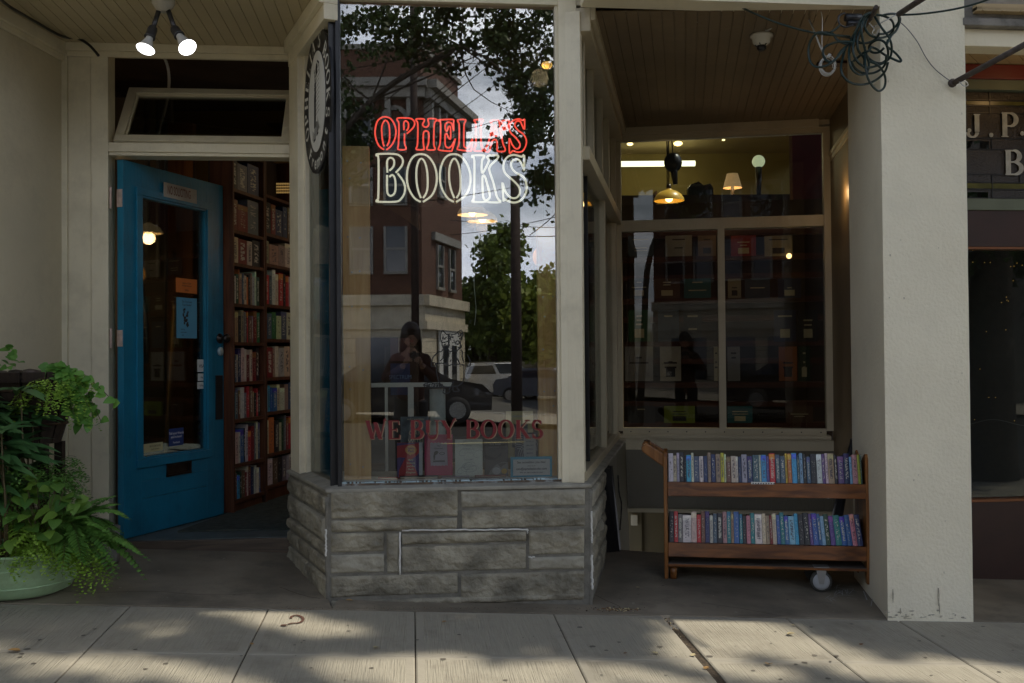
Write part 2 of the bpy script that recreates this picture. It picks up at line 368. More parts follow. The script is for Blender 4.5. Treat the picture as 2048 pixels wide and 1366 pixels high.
CARTW = woodmat('varnished_cart_wood', (0.24, 0.085, 0.02), (0.09, 0.03, 0.008), 0.32, 7, 'X', coat=0.3)
CARTV = woodmat('varnished_cart_end_wood', (0.32, 0.135, 0.035), (0.15, 0.055, 0.014), 0.34, 7, 'Z', coat=0.3)
CARTG = mat('worn_grey_board', (0.12, 0.10, 0.085), 0.6, 0.2, 10, bump=0.1)
PLANKW = woodmat('orange_board_wood', (0.34, 0.14, 0.035), (0.20, 0.07, 0.018), 0.5, 6, 'Z')
PAPER = mat('page_paper', (0.62, 0.57, 0.45), 0.8, 0.06, 60)
WHITE = mat('white_paint', (0.72, 0.72, 0.69), 0.4, 0.04, 6)
RAILW = mat('white_rail_paint', (0.62, 0.63, 0.60), 0.4, 0.06, 6)
OCHRE = mat('ochre_wall', (0.30, 0.19, 0.06), 0.8, 0.1, 3)
YELLOWW = mat('yellow_upper_wall', (0.36, 0.28, 0.09), 0.8, 0.08, 3)
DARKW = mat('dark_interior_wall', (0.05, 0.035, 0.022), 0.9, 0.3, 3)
IFLOOR = mat('blue_grey_floor_paint', (0.10, 0.125, 0.125), 0.5, 0.2, 8, dirt=(0.04, 0.045, 0.045), dscale=5, damt=0.6)
RUG = mat('dark_green_rug', (0.045, 0.058, 0.048), 0.95, 0.4, 26, bump=0.5, bscale=160, dirt=(0.09, 0.08, 0.06), dscale=9, damt=0.5)
GLASS = glassmat('window_glass', (0.97, 0.99, 0.98), 1.62, 2.55)
GLASS2 = glassmat('old_window_glass', (0.84, 0.88, 0.86), 1.5, .8)
GLASS3 = glassmat('dimming_window_glass', (0.66, 0.65, 0.60), 1.5, .85)  # tint added to dim the shelves behind the lower recess panes
GREENC = mat('green_cable', (0.004, 0.022, 0.018), 0.4, 0.2, 20)
WHITEC = mat('white_wire', (0.55, 0.55, 0.52), 0.5, 0.05, 20)
PORC = mat('porcelain', (0.62, 0.59, 0.50), 0.25, 0.05, 10)
MAROON = mat('maroon_paint', (0.034, 0.013, 0.009), 0.5, 0.15, 6, dirt=(0.02, 0.01, 0.008), damt=0.5)
SAGE = mat('sage_green_paint', (0.12, 0.14, 0.095), 0.5, 0.1, 6)
CRIMSON = mat('dark_red_paint', (0.13, 0.012, 0.012), 0.4, 0.1, 6)

# ------------------------------------------------------------------ plan of the shop front
bayF = Fr((-0.905, 4.885), (0.380, 5.010))
bayL = Fr((-1.277, 5.730), (-0.905, 4.885))
bayR = Fr((0.380, 5.010), (0.835, 7.630))
back = Fr((0.835, 7.630), (2.372, 7.365))
rwall = Fr((2.372, 7.365), (2.100, 5.80))
doorw = Fr((-2.575, 5.720), (-1.277, 5.850))
lwall = Fr((-2.700, 4.40), (-2.575, 5.720))
pil = Fr((1.862, 4.98), (2.310, 5.03))
nb = Fr((2.25, 5.90), (5.2, 6.20))
FLOORZ = 0.335
CL, CRZ = 3.20, 3.12

# ------------------------------------------------------------------ ground
def ground_grid(xs, ys, dz, fz=None):
    mb = MB(); nx = len(xs)
    for y in ys:
        for x in xs: mb.v.append((x, y, (fz or G)(x, y) + dz))
    for j in range(len(ys) - 1):
        for i in range(nx - 1):
            mb.f.append((j * nx + i, j * nx + i + 1, (j + 1) * nx + i + 1, (j + 1) * nx + i)); mb.m.append(0); mb.sm.append(False)
    return mb
gx = [-400, -60, -20, -7, -3.5, 0, 3.5, 7, 20, 60, 400]
ground_grid(gx, [-400, -60, -19.2], -0.02).build('ground', mat('far_ground', (0.10, 0.095, 0.08), 0.9, 0.3, 0.3), kind='structure')
ground_grid(gx, [-2.3, 4.70], -0.010).build('ground', DIRT, kind='structure')
ASPH = mat('asphalt', (0.05, 0.049, 0.047), 0.95, 0.18, 1.2, spec=0.1, bump=0.4, bscale=80, dirt=(0.03, 0.03, 0.029), dscale=0.5, damt=0.6)
ground_grid(gx, [-19.2, -10, -2, 0.0], -0.15, lambda x, y: G(x, min(y, -2))).build('road', ASPH, kind='structure')
mb = ground_grid(gx, [-19.4, -18.9], 0.0); mb.build('kerb', CONCE, kind='structure')
mb = MB()
for x0 in range(-60, 60, 6): mb.box(x0, x0 + 3, -9.05, -8.93, G(x0 + 1.5, -9) - 0.146, G(x0 + 1.5, -9) - 0.142)
mb.build('road_markings', mat('road_line_paint', (0.6, 0.5, 0.2), 0.7), kind='structure')

# pavement slabs: joints run towards the street; boundary with the shop entries
def yb(x):       # pavement edge against the shop entries
    return gpt(120, 1207).y + (x - gpt(120, 1207).x) * ((gpt(1880, 1241).y - gpt(120, 1207).y) / (gpt(1880, 1241).x - gpt(120, 1207).x))
sdir = Vector((0.1, -0.995, 0))      # along the joints, towards the street
udir = Vector((0.995, 0.1, 0))
O = gpt(830, 1232)
joints = [(0.0)] + [0.0]
jp = [gpt(250, 1222), gpt(531, 1228), gpt(830, 1232), gpt(1112, 1238), gpt(1335, 1236), gpt(1584, 1245), gpt(1814, 1252)]
us = [(p - O).dot(udir) for p in jp]
us = [us[0] - 2.1, us[0] - 1.4, us[0] - 0.7] + us + [us[-1] + .68, us[-1] + 1.36, us[-1] + 2.04]
us = [us[0] - 0.7 * k for k in range(9, 0, -1)] + us + [us[-1] + 0.7 * k for k in range(1, 10)]
WIDEJ = us.index((gpt(1335, 1236) - O).dot(udir))
vrow = (gpt(830, 1313) - O).dot(sdir)
vs_ = [-0.075, vrow] + [vrow + 0.68 * k for k in range(1, 10)]
mbS, mbE = MB(), MB()
def Q(u, v, dz=0.0):
    p = O + udir * u + sdir * v
    return Vector((p.x, p.y, G(p.x, p.y) + dz))
def slab(u0, u1, v0, v1, g0, g1, gv0, gv1, m=0.035):
    a0, a1, b0, b1 = u0 + g0, u1 - g1, v0 + gv0, v1 - gv1
    sk = 0.004
    out = [Q(a0, b0, -sk), Q(a1, b0, -sk), Q(a1, b1, -sk), Q(a0, b1, -sk)]
    e = 0.006
    o2 = [Q(a0 + e, b0 + e), Q(a1 - e, b0 + e), Q(a1 - e, b1 - e), Q(a0 + e, b1 - e)]
    i2 = [Q(a0 + m, b0 + m), Q(a1 - m, b0 + m), Q(a1 - m, b1 - m), Q(a0 + m, b1 - m)]
    bt = [p - Vector((0, 0, .05)) for p in out]
    mbE.add(bt + out + o2 + i2, [(0 + k, (1 + k) % 4, 4 + (1 + k) % 4, 4 + k) for k in range(4)] + [(4 + k, 4 + (k + 1) % 4, 8 + (k + 1) % 4, 8 + k) for k in range(4)] + [(8 + k, 8 + (k + 1) % 4, 12 + (k + 1) % 4, 12 + k) for k in range(4)])
    mbS.add(i2, [(0, 1, 2, 3)])
for i in range(len(us) - 1):
    for j in range(len(vs_) - 1):
        g0 = 0.018 if i == WIDEJ else 0.0026
        g1 = 0.022 if i + 1 == WIDEJ else 0.0026
        slab(us[i], us[i + 1], vs_[j], vs_[j + 1], g0, g1, 0.0018, 0.0018)
sv = mbS.build('sidewalk', CONC, kind='structure', origin=(0, 0, 0)); sa = math.atan2(.1, .995); sv.data.transform(Matrix.Rotation(-sa, 4, 'Z')); sv.rotation_euler.z = sa
mbE.build('sidewalk', CONCE, kind='structure', origin=(0, 0, 0))

# entry floors (worn concrete between the pavement and the shop)
def yedge(x): p = O + sdir * -0.078; return p.y + (x - p.x) * udir.y / udir.x
def floor_poly(name, pts, m, dz=0.004, th=0.12):
    mb = MB(); n = len(pts)
    top = [(x, y, G(x, y) + dz) for x, y in pts]; bot = [(x, y, G(x, y) - th) for x, y in pts]
    mb.add(bot + top, [tuple(range(n - 1, -1, -1)), tuple(range(n, 2 * n))] + [(i, (i + 1) % n, n + (i + 1) % n, n + i) for i in range(n)])
    return mb.build(name, m, kind='structure', origin=(0, 0, 0))
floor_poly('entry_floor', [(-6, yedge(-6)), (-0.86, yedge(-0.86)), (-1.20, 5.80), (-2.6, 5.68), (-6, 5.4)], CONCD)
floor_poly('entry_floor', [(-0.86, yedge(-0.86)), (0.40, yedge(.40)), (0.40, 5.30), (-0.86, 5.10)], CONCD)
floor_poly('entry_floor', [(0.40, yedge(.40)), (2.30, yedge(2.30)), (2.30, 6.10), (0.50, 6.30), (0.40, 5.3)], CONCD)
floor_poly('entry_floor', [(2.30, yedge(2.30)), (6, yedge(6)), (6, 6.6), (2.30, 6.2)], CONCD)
# ------------------------------------------------------------------ the bookshop building
shop = thing('bookshop', (0, 5, 0), 'cream painted corner bookshop with a stone based bay window and open blue door', 'shop')

def rockwall(mb, fr, blocks, seed, base_n=0.0):
    for bi, (u0, u1, z0, z1) in enumerate(blocks):
        w, h = u1 - u0, z1 - z0
        nx, nz_ = max(3, int(w / 0.0075)), max(3, int(h / 0.006)); b0 = len(mb.v)
        big = rnd.uniform(0.6, 1.25); so = seed * 17.3 + bi * 5.7
        for j in range(nz_ + 1):
            for i in range(nx + 1):
                u = u0 + w * i / nx; z = z0 + h * j / nz_
                e = min(u - u0, u1 - u, z - z0, z1 - z) ; pr = cl(e / 0.009, 0, 1); pr = pr * pr * (3 - 2 * pr)
                q = Vector((u * 6 + so + z * 3, z * 7, so)); q2 = Vector((u * 26 + so, z * 34 + 3, so + 5))
                n1 = noise.noise(q); n2 = noise.noise(q2); sc_ = abs(noise.noise(Vector((u * 15 + so, z * 17 + u * 5, 9.1))))
                # conchoidal steps
                st = math.floor((n1 * 0.5 + 0.5 + 0.3 * (z - z0) / h) * 5 + 0.6 * n2) / 5
                lp = math.sin(u * 23 + so + 3 * n1) * .5 + math.sin(u * 61 + 2.2 * n2 + so) * .3; lo_ = cl((h * (.30 + .12 * lp) - (z - z0)) / .008, 0, 1); d = 0.004 + pr * (0.008 + 0.017 * big * cl(st, 0, 1) * (1 - .7 * lo_) + 0.0045 * n2 + 0.009 * sc_)
                if e < 1e-6: d = -0.004
                mb.v.append(tuple(fr.P(u, z, base_n + d)))
        for j in range(nz_):
            for i in range(nx):
                a = b0 + j * (nx + 1) + i; mb.f.append((a, a + 1, a + nx + 2, a + nx + 1)); mb.m.append(1 if bi in PALE else 0); mb.sm.append(True)

# --- bay base, front face blocks traced in zoomed photograph pixels
def zb(x0, y0, x1, y1):
    x0 -= 5; x1 += 5; y0 -= 3; y1 += 3
    k = 0.3418; X0, X1, Y0, Y1 = 560 + x0 * k, 560 + x1 * k, 900 + y0 * k, 900 + y1 * k
    u0, _ = bayF.hit(X0, (Y0 + Y1) / 2, .012); u1, _ = bayF.hit(X1, (Y0 + Y1) / 2, .012)
    _, za = bayF.hit((X0 + X1) / 2, Y1, .012); _, zb_ = bayF.hit((X0 + X1) / 2, Y0, .012)
    return (u0, u1, za, zb_)
fb = [zb(300, 235, 1040, 395), zb(1060, 235, 1785, 330), zb(300, 405, 1035, 475), zb(1065, 345, 1785, 455), zb(297, 485, 610, 597),
      zb(297, 610, 610, 720), zb(625, 485, 697, 720), zb(712, 482, 1440, 546), zb(712, 556, 1440, 708), zb(1458, 466, 1780, 610),
      zb(1458, 624, 1780, 700), zb(300, 730, 1040, 852), zb(1060, 716, 1780, 868), zb(300, 860, 1780, 900)]
SILLZ = bayF.hit(910, 971, 0)[1]
base_mb = MB(); PALE = {1, 5, 10}
rockwall(base_mb, bayF, fb, 1)
zr = [SILLZ - .02, fb[0][2] + .0, fb[2][2], fb[4][2], fb[5][2] - .002, fb[11][2] - .002]
def courses(fr, x_starts, zs, zmin):
    out = []
    for k in range(len(zs) - 1):
        xs = x_starts[k % len(x_starts)]
        for a, b in zip(xs[:-1], xs[1:]): out.append((a * fr.len + .006, b * fr.len - .006, zs[k + 1] + .006, zs[k] - .004))
    return out
zl = [SILLZ - .035, SILLZ - .14, SILLZ - .27, SILLZ - .34, SILLZ - .43, SILLZ - .56]
PALE = {3}
rockwall(base_mb, bayL, courses(bayL, [[0, .55, 1], [0, .35, 1], [0, .62, 1], [0, .3, .8, 1]], zl, 0), 2)
PALE = {0, 2, 5}
rockwall(base_mb, bayR, [(a, b, c, d) for (a, b, c, d) in courses(bayR, [[0, .13, .32], [0, .2, .32], [0, .1, .23, .32], [0, .17, .32]], zl, 0)], 3)
base_mb.build('stone_base', [STONE, STONE2], shop)
# mortar body behind the blocks
mb = MB()
c0, c1, c2, c3 = bayL.P(0, 0, .008), bayF.P(-.004, 0, .008), bayF.P(bayF.len + .004, 0, .008), bayR.P(bayR.len * .33, 0, .008)
poly = [(-1.20, 5.9), (c0.x, c0.y), (c1.x, c1.y), (c2.x, c2.y), (c3.x, c3.y), (.45, 6.2), (-.9, 6.2)]
mb.prism([Vector((x, y, -0.25)) for x, y in poly[::-1]][::-1], (0, 0, SILLZ - .02 + .25))
mb.build('mortar_core', MORTAR, shop)
# caulk lines
mb = MB()
def zp(fr, x, y, n): u, z = fr.hit(560 + x * .3418, 900 + y * .3418, n); return fr.P(u, z, n)
def wob(pts, a=.0025, k=6):
    out = []
    for p, q in zip(pts[:-1], pts[1:]):
        for i in range(k): out.append(p.lerp(q, i / k) + Vector((rnd.uniform(-a, a), 0, rnd.uniform(-a, a))))
    return out + [pts[-1]]
mb.tube(wob([zp(bayF, 702, 480, .02), zp(bayF, 702, 730, .02)]), .0055, 6)
mb.build('caulk', CAULK, shop); mb = MB()
mb.tube(wob([zp(bayF, 712, 470, .02), zp(bayF, 1448, 466, .02)], k=24), .0045, 6)
mb.tube(wob([zp(bayF, 1448, 466, .02), zp(bayF, 1450, 488, .02)]), .004, 6)
mb.build('caulk', CAULK, shop); mb = MB()
mb.tube(wob([zp(bayF, 1455, 628, .018), zp(bayF, 1490, 628, .018)]), .0045, 6)
mb.build('caulk', CAULK, shop); mb = MB()
mb.tube(wob([bayF.P(bayF.len + .012, z, .012) for z in (SILLZ - .14, SILLZ - .26, SILLZ - .30)], k=10), .005, 6)
mb.build('caulk', CAULK, shop); mb = MB()
mb.tube(wob([bayF.P(bayF.len + .010, z, .014) for z in (SILLZ - .36, SILLZ - .47, SILLZ - .53)], k=10), .006, 6)
mb.build('caulk', CAULK, shop); mb = MB()
mb.tube(wob([bayF.P(-.012, z, .012) for z in (SILLZ - .2, SILLZ - .33)], k=14), .005, 6)
mb.build('caulk', CAULK, shop)
# rounded corner mortar beads
for fr, u in ((bayF, -.004), (bayF, bayF.len + .004)):
    mb = MB(); mb.tube([fr.P(u, z, .0) + Vector((rnd.uniform(-.003, .003), rnd.uniform(-.003, .003), 0)) for z in [G(*fr.P(u, 0).xy) - .02 + k * .04 for k in range(17)] if z < SILLZ - .02], .013, 8)
    mb.build('corner_bead', MORTAR, shop)
# sill
mb = MB()
i0, i1, i2, i3 = bayL.P(-.01, 0, .022), bayF.P(-.012, 0, .022), bayF.P(bayF.len + .012, 0, .022), bayR.P(bayR.len, 0, .03)
j0, j1, j2, j3 = bayL.P(-.01, 0, -.12), bayF.P(.06, 0, -.12), bayF.P(bayF.len - .06, 0, -.12), bayR.P(bayR.len, 0, -.10)
for a, b, c, d in ((i0, i1, j1, j0), (i1, i2, j2, j1), (i2, i3, j3, j2)):
    zt = SILLZ
    mb.hexa([a + Vector((0, 0, zt - .022)), b + Vector((0, 0, zt - .022)), c + Vector((0, 0, zt - .022)), d + Vector((0, 0, zt - .022)), a + Vector((0, 0, zt - .004)), b + Vector((0, 0, zt - .004)), c + Vector((0, 0, zt + .022)), d + Vector((0, 0, zt + .022))])
mb.build('stone_cap', mat('grey_cap_paint', (.30, .285, .235), .7, .18, 9, bump=.4, bscale=50, dirt=(.15, .14, .12), dscale=7, damt=.7), shop, bevel=.004)

# --- bay window
bw = bpy.data.objects.new('bay_window', None); COL.objects.link(bw); bw.parent = shop
NG = -0.055
mb = MB()
zbot = SILLZ
def post(px0, px1, fr, n0, n1, zt=CL): 
    u0 = fr.hit(px0, 600, n1)[0]; u1 = fr.hit(px1, 600, n1)[0]; fr.box(mb, min(u0, u1), max(u0, u1), zbot, zt, n0, n1)
# corner post on the right: front face and side face
post(1121, 1158, bayF, -.10, -.012)
post(1114, 1121.5, bayF, -.075, -.032)
bayR.box(mb, -.015, .075, zbot, CRZ, -.10, -.022)
# jamb post on the left
post(580, 597, bayL, -.08, .004); post(597.2, 611, bayL, -.075, -.03)
# front header and left header
bayF.box(mb, -.02, bayF.len + .02, bayF.hit(900, 4, -.02)[1], CL + .02, -.10, -.02)
bayL.box(mb, .03, bayL.len, 3.05, 3.13, -.06, .01); bayL.box(mb, .03, bayL.len - .0, 3.13, CL, -.06, .035)
mb.build('window_frame', CREAM, bw, bevel=.003)
mb = MB()
u0 = bayF.hit(673.5, 600, -.02)[0]; u1 = bayF.hit(682, 600, -.02)[0]
bayF.box(mb, u0, u1, SILLZ - .002, CL, -.075, -.02)
bayL.box(mb, bayL.len - .048, bayL.len - .034, SILLZ - .002, CL, -.07, -.02)
mb.build('steel_mullion', BLACK, bw, bevel=.002)
mb = MB()       # bottom bead, worn
bayF.box(mb, u1, bayF.hit(1121, 600, -.03)[0], SILLZ + .0, SILLZ + .016, -.085, -.028)
mb.build('glazing_bead', mat('worn_brown_bead', (.10, .07, .045), .7, .4, 20, dirt=(.45, .5, .5), dscale=16, damt=.9), bw)
mb = MB(); uE = bayF.hit(1121, 600, NG)[0]
k = 0
while k < 60:
    ua = u1 + (uE - u1) * k / 60; ln = rnd.uniform(.004, .03); zt = rnd.uniform(.002, .007)
    bayF.box(mb, ua, min(uE, ua + ln), SILLZ + .0165, SILLZ + .0165 + zt, -.050, -.0285 + rnd.uniform(0, .0012))
    if rnd.random() < .75:
        bayF.box(mb, ua, min(uE, ua + ln * 1.4), SILLZ - .004, SILLZ + rnd.uniform(.001, .004), -.028, -.0255 + rnd.uniform(0, .006), 1)
    k += 1
mb.build('peeling_paint', [BLUEP, mat('peeling_cream_paint', (.66, .64, .56), .6, .1, 20)], bw)
# panes
mb = MB(); bayF.box(mb, u1 - .005, uE + .005, SILLZ + .01, CL, NG - .006, NG); mb.build('pane', GLASS, bw)
mb = MB(); bayL.box(mb, .06, bayL.len - .04, SILLZ + .006, CL, NG - .006, NG); mb.build('pane', GLASS2, bw)
# right side: transom bar, posts, panes
def hz(x, y, fr=bayR, n=-.02): return fr.hit(x, y, n)
TB = hz(1200, 372)[1]
mb = MB()
bayR.box(mb, .075, bayR.len, TB - .035, TB + .035, -.09, .012)
for (a, b) in ((1166, 1173), (1184, 1193), (1202, 1209), (1215, 1222), (1228, 1236)):
    ua, ub = hz(a, 300, n=-.03)[0], hz(b, 300, n=-.03)[0]; bayR.box(mb, min(ua, ub), min(ua, ub) + .055, TB + .035, CRZ, -.08, -.02)
for (a, b) in ((1209, 1215), (1232, 1238)):
    ua, ub = hz(a, 700, n=-.03)[0], hz(b, 700, n=-.03)[0]; bayR.box(mb, min(ua, ub), min(ua, ub) + .06, SILLZ + .02, TB - .035, -.08, -.02)
bayR.box(mb, .03, bayR.len, SILLZ - .01, SILLZ + .05, -.10, -.015)
bayR.box(mb, 0, bayR.len, CRZ - .10, CRZ + .02, -.08, .03); bayR.box(mb, 0, bayR.len, CRZ - .045, CRZ + .02, .03, .055)
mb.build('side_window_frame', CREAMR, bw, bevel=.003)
mb = MB(); ua = hz(1187, 700)[0]; bayR.box(mb, ua - .008, ua + .008, SILLZ + .05, TB - .035, -.07, -.045); mb.build('steel_mullion', BLACK, bw)
mb = MB(); bayR.box(mb, .07, bayR.len, SILLZ + .045, TB - .03, NG - .006, NG); mb.build('pane', GLASS2, bw)
mb = MB(); bayR.box(mb, .07, bayR.len, TB + .03, CRZ - .08, NG - .006, NG); mb.build('pane', GLASS2, bw)

# --- back window wall of the right recess
bk = bpy.data.objects.new('recessed_window', None); COL.objects.link(bk); bk.parent = shop
mb = MB()
ZT = back.hit(1450, 257, 0)[1]; Z1 = back.hit(1450, 271, 0)[1]
uL, uR = back.hit(1243, 600, 0)[0], back.hit(1664, 600, 0)[0]
back.box(mb, -.05, back.len, back.hit(1450, 272, 0)[1], CRZ + .02, -.09, -.012)
back.box(mb, -.05, back.len - .08, CRZ - .055, CRZ + .02, -.012, .03)
back.box(mb, -.05, back.len, back.hit(1450, 263, 0)[1], CRZ - .055, -.012, .012)
back.pbox(mb, 1234, 268, 1243.5, 862, -.09, -.008)
back.pbox(mb, 1650, 262, 1664, 862, -.09, -.002)
zm0, zm1 = back.hit(1450, 457, 0)[1], back.hit(1450, 435, 0)[1]
uA, uB = back.hit(1243.5, 600, 0)[0], back.hit(1650, 600, 0)[0]
back.box(mb, uA, uB, zm0, zm1, -.09, -.004)
um0, um1 = back.hit(1437, 650, 0)[0], back.hit(1451, 650, 0)[0]
zs = back.hit(1450, 857, 0)[1]
back.box(mb, um0, um1, zs, zm0, -.085, -.006)
back.box(mb, uA, uB, zs - .05, zs, -.09, -.003)
back.box(mb, -.03, back.len - .02, zs - .075, zs - .05, -.09, .018); back.box(mb, -.03, back.len - .02, zs - .088, zs - .075, -.09, .006)
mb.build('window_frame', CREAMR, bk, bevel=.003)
for k in range(11):
    mb = MB(); p = back.P(uA + .06 + (uB - uA - .1) * k / 10.0, zs - .026, -.0028)
    mb.lathe(p, [(.005, -.001), (.005, .0012)], 8, axis=back.n); mb.build('screw_head', BLACK, bk)
for (a, b, c, d) in ((uA, uB, zm1, Z1), (uA, um0, zs, zm0), (um1, uB, zs, zm0)):
    mb = MB(); back.box(mb, a - .005, b + .005, c - .005, d + .005, -.056, -.05); mb.build('pane', GLASS3 if c < zm0 - .01 else GLASS2, bk)
# panelling below the window, lip, basement opening
mb = MB()
zl0 = back.hit(1350, 900, 0)[1]; zlip = back.hit(1350, 1018, 0)[1]
back.box(mb, -.05, back.len + .02, zl0, zs - .088, -.09, -.006)
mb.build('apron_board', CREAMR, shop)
mb = MB()
for k in range(30):
    a = -.05 + k * .055
    if a < back.len: back.box(mb, a + .002, a + .053, zlip, zl0, -.08, -.02)
back.box(mb, -.05, back.len, zlip, zl0, -.09, -.026)
back.box(mb, -.05, back.len, zl0 - .04, zl0, -.019, -.012)
mb.build('beadboard_panel', BEAD, shop)
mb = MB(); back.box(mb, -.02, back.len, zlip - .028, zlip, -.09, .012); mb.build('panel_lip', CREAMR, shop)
mb = MB()
YB = mat('yellow_basement_paint', (.06, .045, .014), .6, .15, 5)
back.box(mb, -.05, 1.6, -1.3, zlip - .028, -.60, -.58)
for (a, b, c, d) in ((.05, .12, -1.2, .15), (.33, .39, -1.2, .15), (.39, 1.3, .10, .16), (.39, 1.3, -.34, -.28), (.39, 1.3, -.45, -.41), (.9, .95, -1.2, .16)):
    back.box(mb, a, b, c, d, -.58, -.54)
mb.build('basement_frame', YB, shop)
mb = MB(); back.box(mb, .40, 1.3, -.27, .10, -.58, -.565); mb.build('basement_pane', mat('dark_pane', (.01, .01, .01), .1, 0, 2), shop)
mb = MB(); back.pbox(mb, 1262, 1030, 1275, 1051, -.53, -.50); mb.build('intercom', mat('beige_plastic', (.28, .25, .18), .5), shop, bevel=.003)
# stair pit walls and treads
mb = MB()
mb.hexa([(.45, 6.32, -1.4), (.5, 6.32, -1.4), (.93, 7.72, -1.4), (.86, 7.75, -1.4), (.45, 6.32, SILLZ - .03), (.5, 6.32, SILLZ - .03), (.86, 7.60, SILLZ - .03), (.80, 7.63, SILLZ - .03)])
bayR.box(mb, .86, bayR.len, -1.4, SILLZ - .025, -.10, -.012)
mb.build('stair_side_wall', BEAD, shop)
mb = MB()
for k in range(5):
    z = G(1.4, 6.2) - .18 * (k + 1); mb.box(.55, 2.4, 6.28 + .25 * k, 6.56 + .25 * k, z - .2, z)
mb.build('basement_stair', CONCD, shop)
# --- right wall of the recess
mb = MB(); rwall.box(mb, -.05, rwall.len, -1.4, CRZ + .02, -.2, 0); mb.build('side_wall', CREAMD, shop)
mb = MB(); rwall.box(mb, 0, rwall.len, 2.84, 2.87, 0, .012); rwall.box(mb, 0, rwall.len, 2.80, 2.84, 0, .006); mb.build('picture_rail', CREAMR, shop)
# --- pillar
pb = MB(); pp = [(1.862, 4.98), (2.310, 5.03), (2.36, 5.86), (1.995, 5.86)]
def pilgrid():
    mb = MB(); corners = [Vector((*p, 0)) for p in pp]
    zs_ = [-.32 + i * .06 for i in range(60)]
    rng = []
    for k in range(4):
        a, b = corners[k], corners[(k + 1) % 4]; n_ = max(2, int((b - a).length / .05))
        for i in range(n_): rng.append(a.lerp(b, i / n_))
    m = len(rng)
    for z in zs_:
        for i, p in enumerate(rng):
            d = 0.0018 * noise.noise(Vector((p.x * 9, p.y * 9, z * 9))) + .0015 * noise.noise(Vector((p.x * 2, p.y * 2, z * 2)))
            c = Vector((2.13, 5.43, 0)); q = p + (p - c).normalized() * d; mb.v.append((q.x, q.y, z))
    for j in range(len(zs_) - 1):
        for i in range(m):
            mb.f.append((j * m + i, j * m + (i + 1) % m, (j + 1) * m + (i + 1) % m, (j + 1) * m + i)); mb.m.append(0); mb.sm.append(False)
    return mb
po = pilgrid().build('pillar', STUCCO, shop)
STN = mat('damp_stain', (.42, .385, .29), .85, .35, 30)
mb = MB(); 
def stain(px, y0, y1, w, seed):
    u, z1 = pil.hit(px, y0, 0); z0 = pil.hit(px, y1, 0)[1]; L_p, R_p = [], []
    for i in range(9):
        t = i / 8; z = z1 + (z0 - z1) * t; ww = w * (.35 + .8 * math.sin(math.pi * min(1, t * .9 + .1))) * (1 + .5 * noise.noise(Vector((seed, t * 6, 0)))); L_p.append(pil.P(u - ww, z, .0034)); R_p.append(pil.P(u + ww, z, .0034))
    mb.add(L_p + R_p, [(i, i + 1, 9 + i + 1, 9 + i) for i in range(8)])
stain(1785, 1178, 1206, .004, 1); stain(1876, 1176, 1212, .005, 2); stain(1878, 1205, 1228, .003, 4); stain(1800, 1216, 1228, .003, 5)
for k in range(30): x = rnd.uniform(1774, 1934); y = 1238 - abs(rnd.gauss(0, 6)); stain(x, y - rnd.uniform(1, 4), y, rnd.uniform(.004, .014), 10 + k)
for k in range(16): x = rnd.uniform(1770, 1930); y = rnd.uniform(100, 1150); stain(x, y - rnd.uniform(2, 5), y, rnd.uniform(.001, .003), 80 + k)
mb.build('damp_stain', STN, shop, kind='stuff')
# --- recess ceilings of narrow boards
def boards(pts_poly, z, ang, w, name, m, zt=.02):
    """boards running along angle ang, clipped to convex polygon"""
    mb = MB(); d = Vector((math.cos(ang), math.sin(ang))); n = Vector((-d.y, d.x))
    P2 = [Vector(p) for p in pts_poly]; lo = min(p.dot(n) for p in P2); hi = max(p.dot(n) for p in P2)
    def clip(poly, nn, c, keep_less):
        out = []
        for i in range(len(poly)):
            a, b = poly[i], poly[(i + 1) % len(poly)]; da, db = a.dot(nn) - c, b.dot(nn) - c
            if keep_less: da, db = -da, -db
            if da >= 0: out.append(a)
            if da * db < 0: out.append(a.lerp(b, da / (da - db)))
        return out
    k = lo
    while k < hi:
        g = .0017; q = clip(clip(P2, n, k + g, False), n, k + w - g, True)
        if len(q) > 2: mb.prism([Vector((p.x, p.y, z)) for p in q], (0, 0, zt))
        k += w
    mb.prism([Vector((p.x, p.y, z + .006)) for p in P2], (0, 0, zt + .01))
    return mb.build(name, m, shop)
boards([(-3.2, 4.5), (-.905 + .02, 4.885 - .0), (-1.25, 5.74), (-2.575, 5.72), (-2.75, 4.2)][0:0] or [(-2.72, 4.3), (-.86, 4.78), (-1.26, 5.84), (-2.58, 5.73)], CL, math.atan2(1, -.1), .062, 'porch_ceiling', CREAML)
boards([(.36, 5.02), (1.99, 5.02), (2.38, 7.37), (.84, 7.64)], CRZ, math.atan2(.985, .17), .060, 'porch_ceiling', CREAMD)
# front beam of right recess and upper wall with roof
mb = MB()
pil.box(mb, -1.50, -.0, CRZ + .002, CRZ + .5, -.14, .004)
mb.build('front_beam', CREAM, shop)
mb = MB()
mb.prism([Vector(p) for p in ((-8, 4.35, CL + .04), (-2.75, 4.35, CL + .04), (-.88, 4.84, CL + .04), (1.86, 5.06, CL + .04), (2.31, 5.05, CL + .04), (2.31, 5.3, CL + .04), (-8, 5.0, CL + .04))], (0, 0, 1.7))
mb.box(-8, 2.4, 5.0, 14, 4.75, 4.94)
mb.build('upper_wall', WALLP, shop)
# --- left return wall
mb = MB(); lwall.box(mb, -1.5, lwall.len + .001, -.2, CL + .03, -.5, 0); mb.build('side_wall', WALLP, shop)
mb = MB(); lwall.box(mb, 0, lwall.len - .02, CL - .07, CL, 0, .035); lwall.box(mb, 0, lwall.len - .02, CL - .105, CL - .07, 0, .018)
mb.build('crown_moulding', CREAM, shop, bevel=.004)
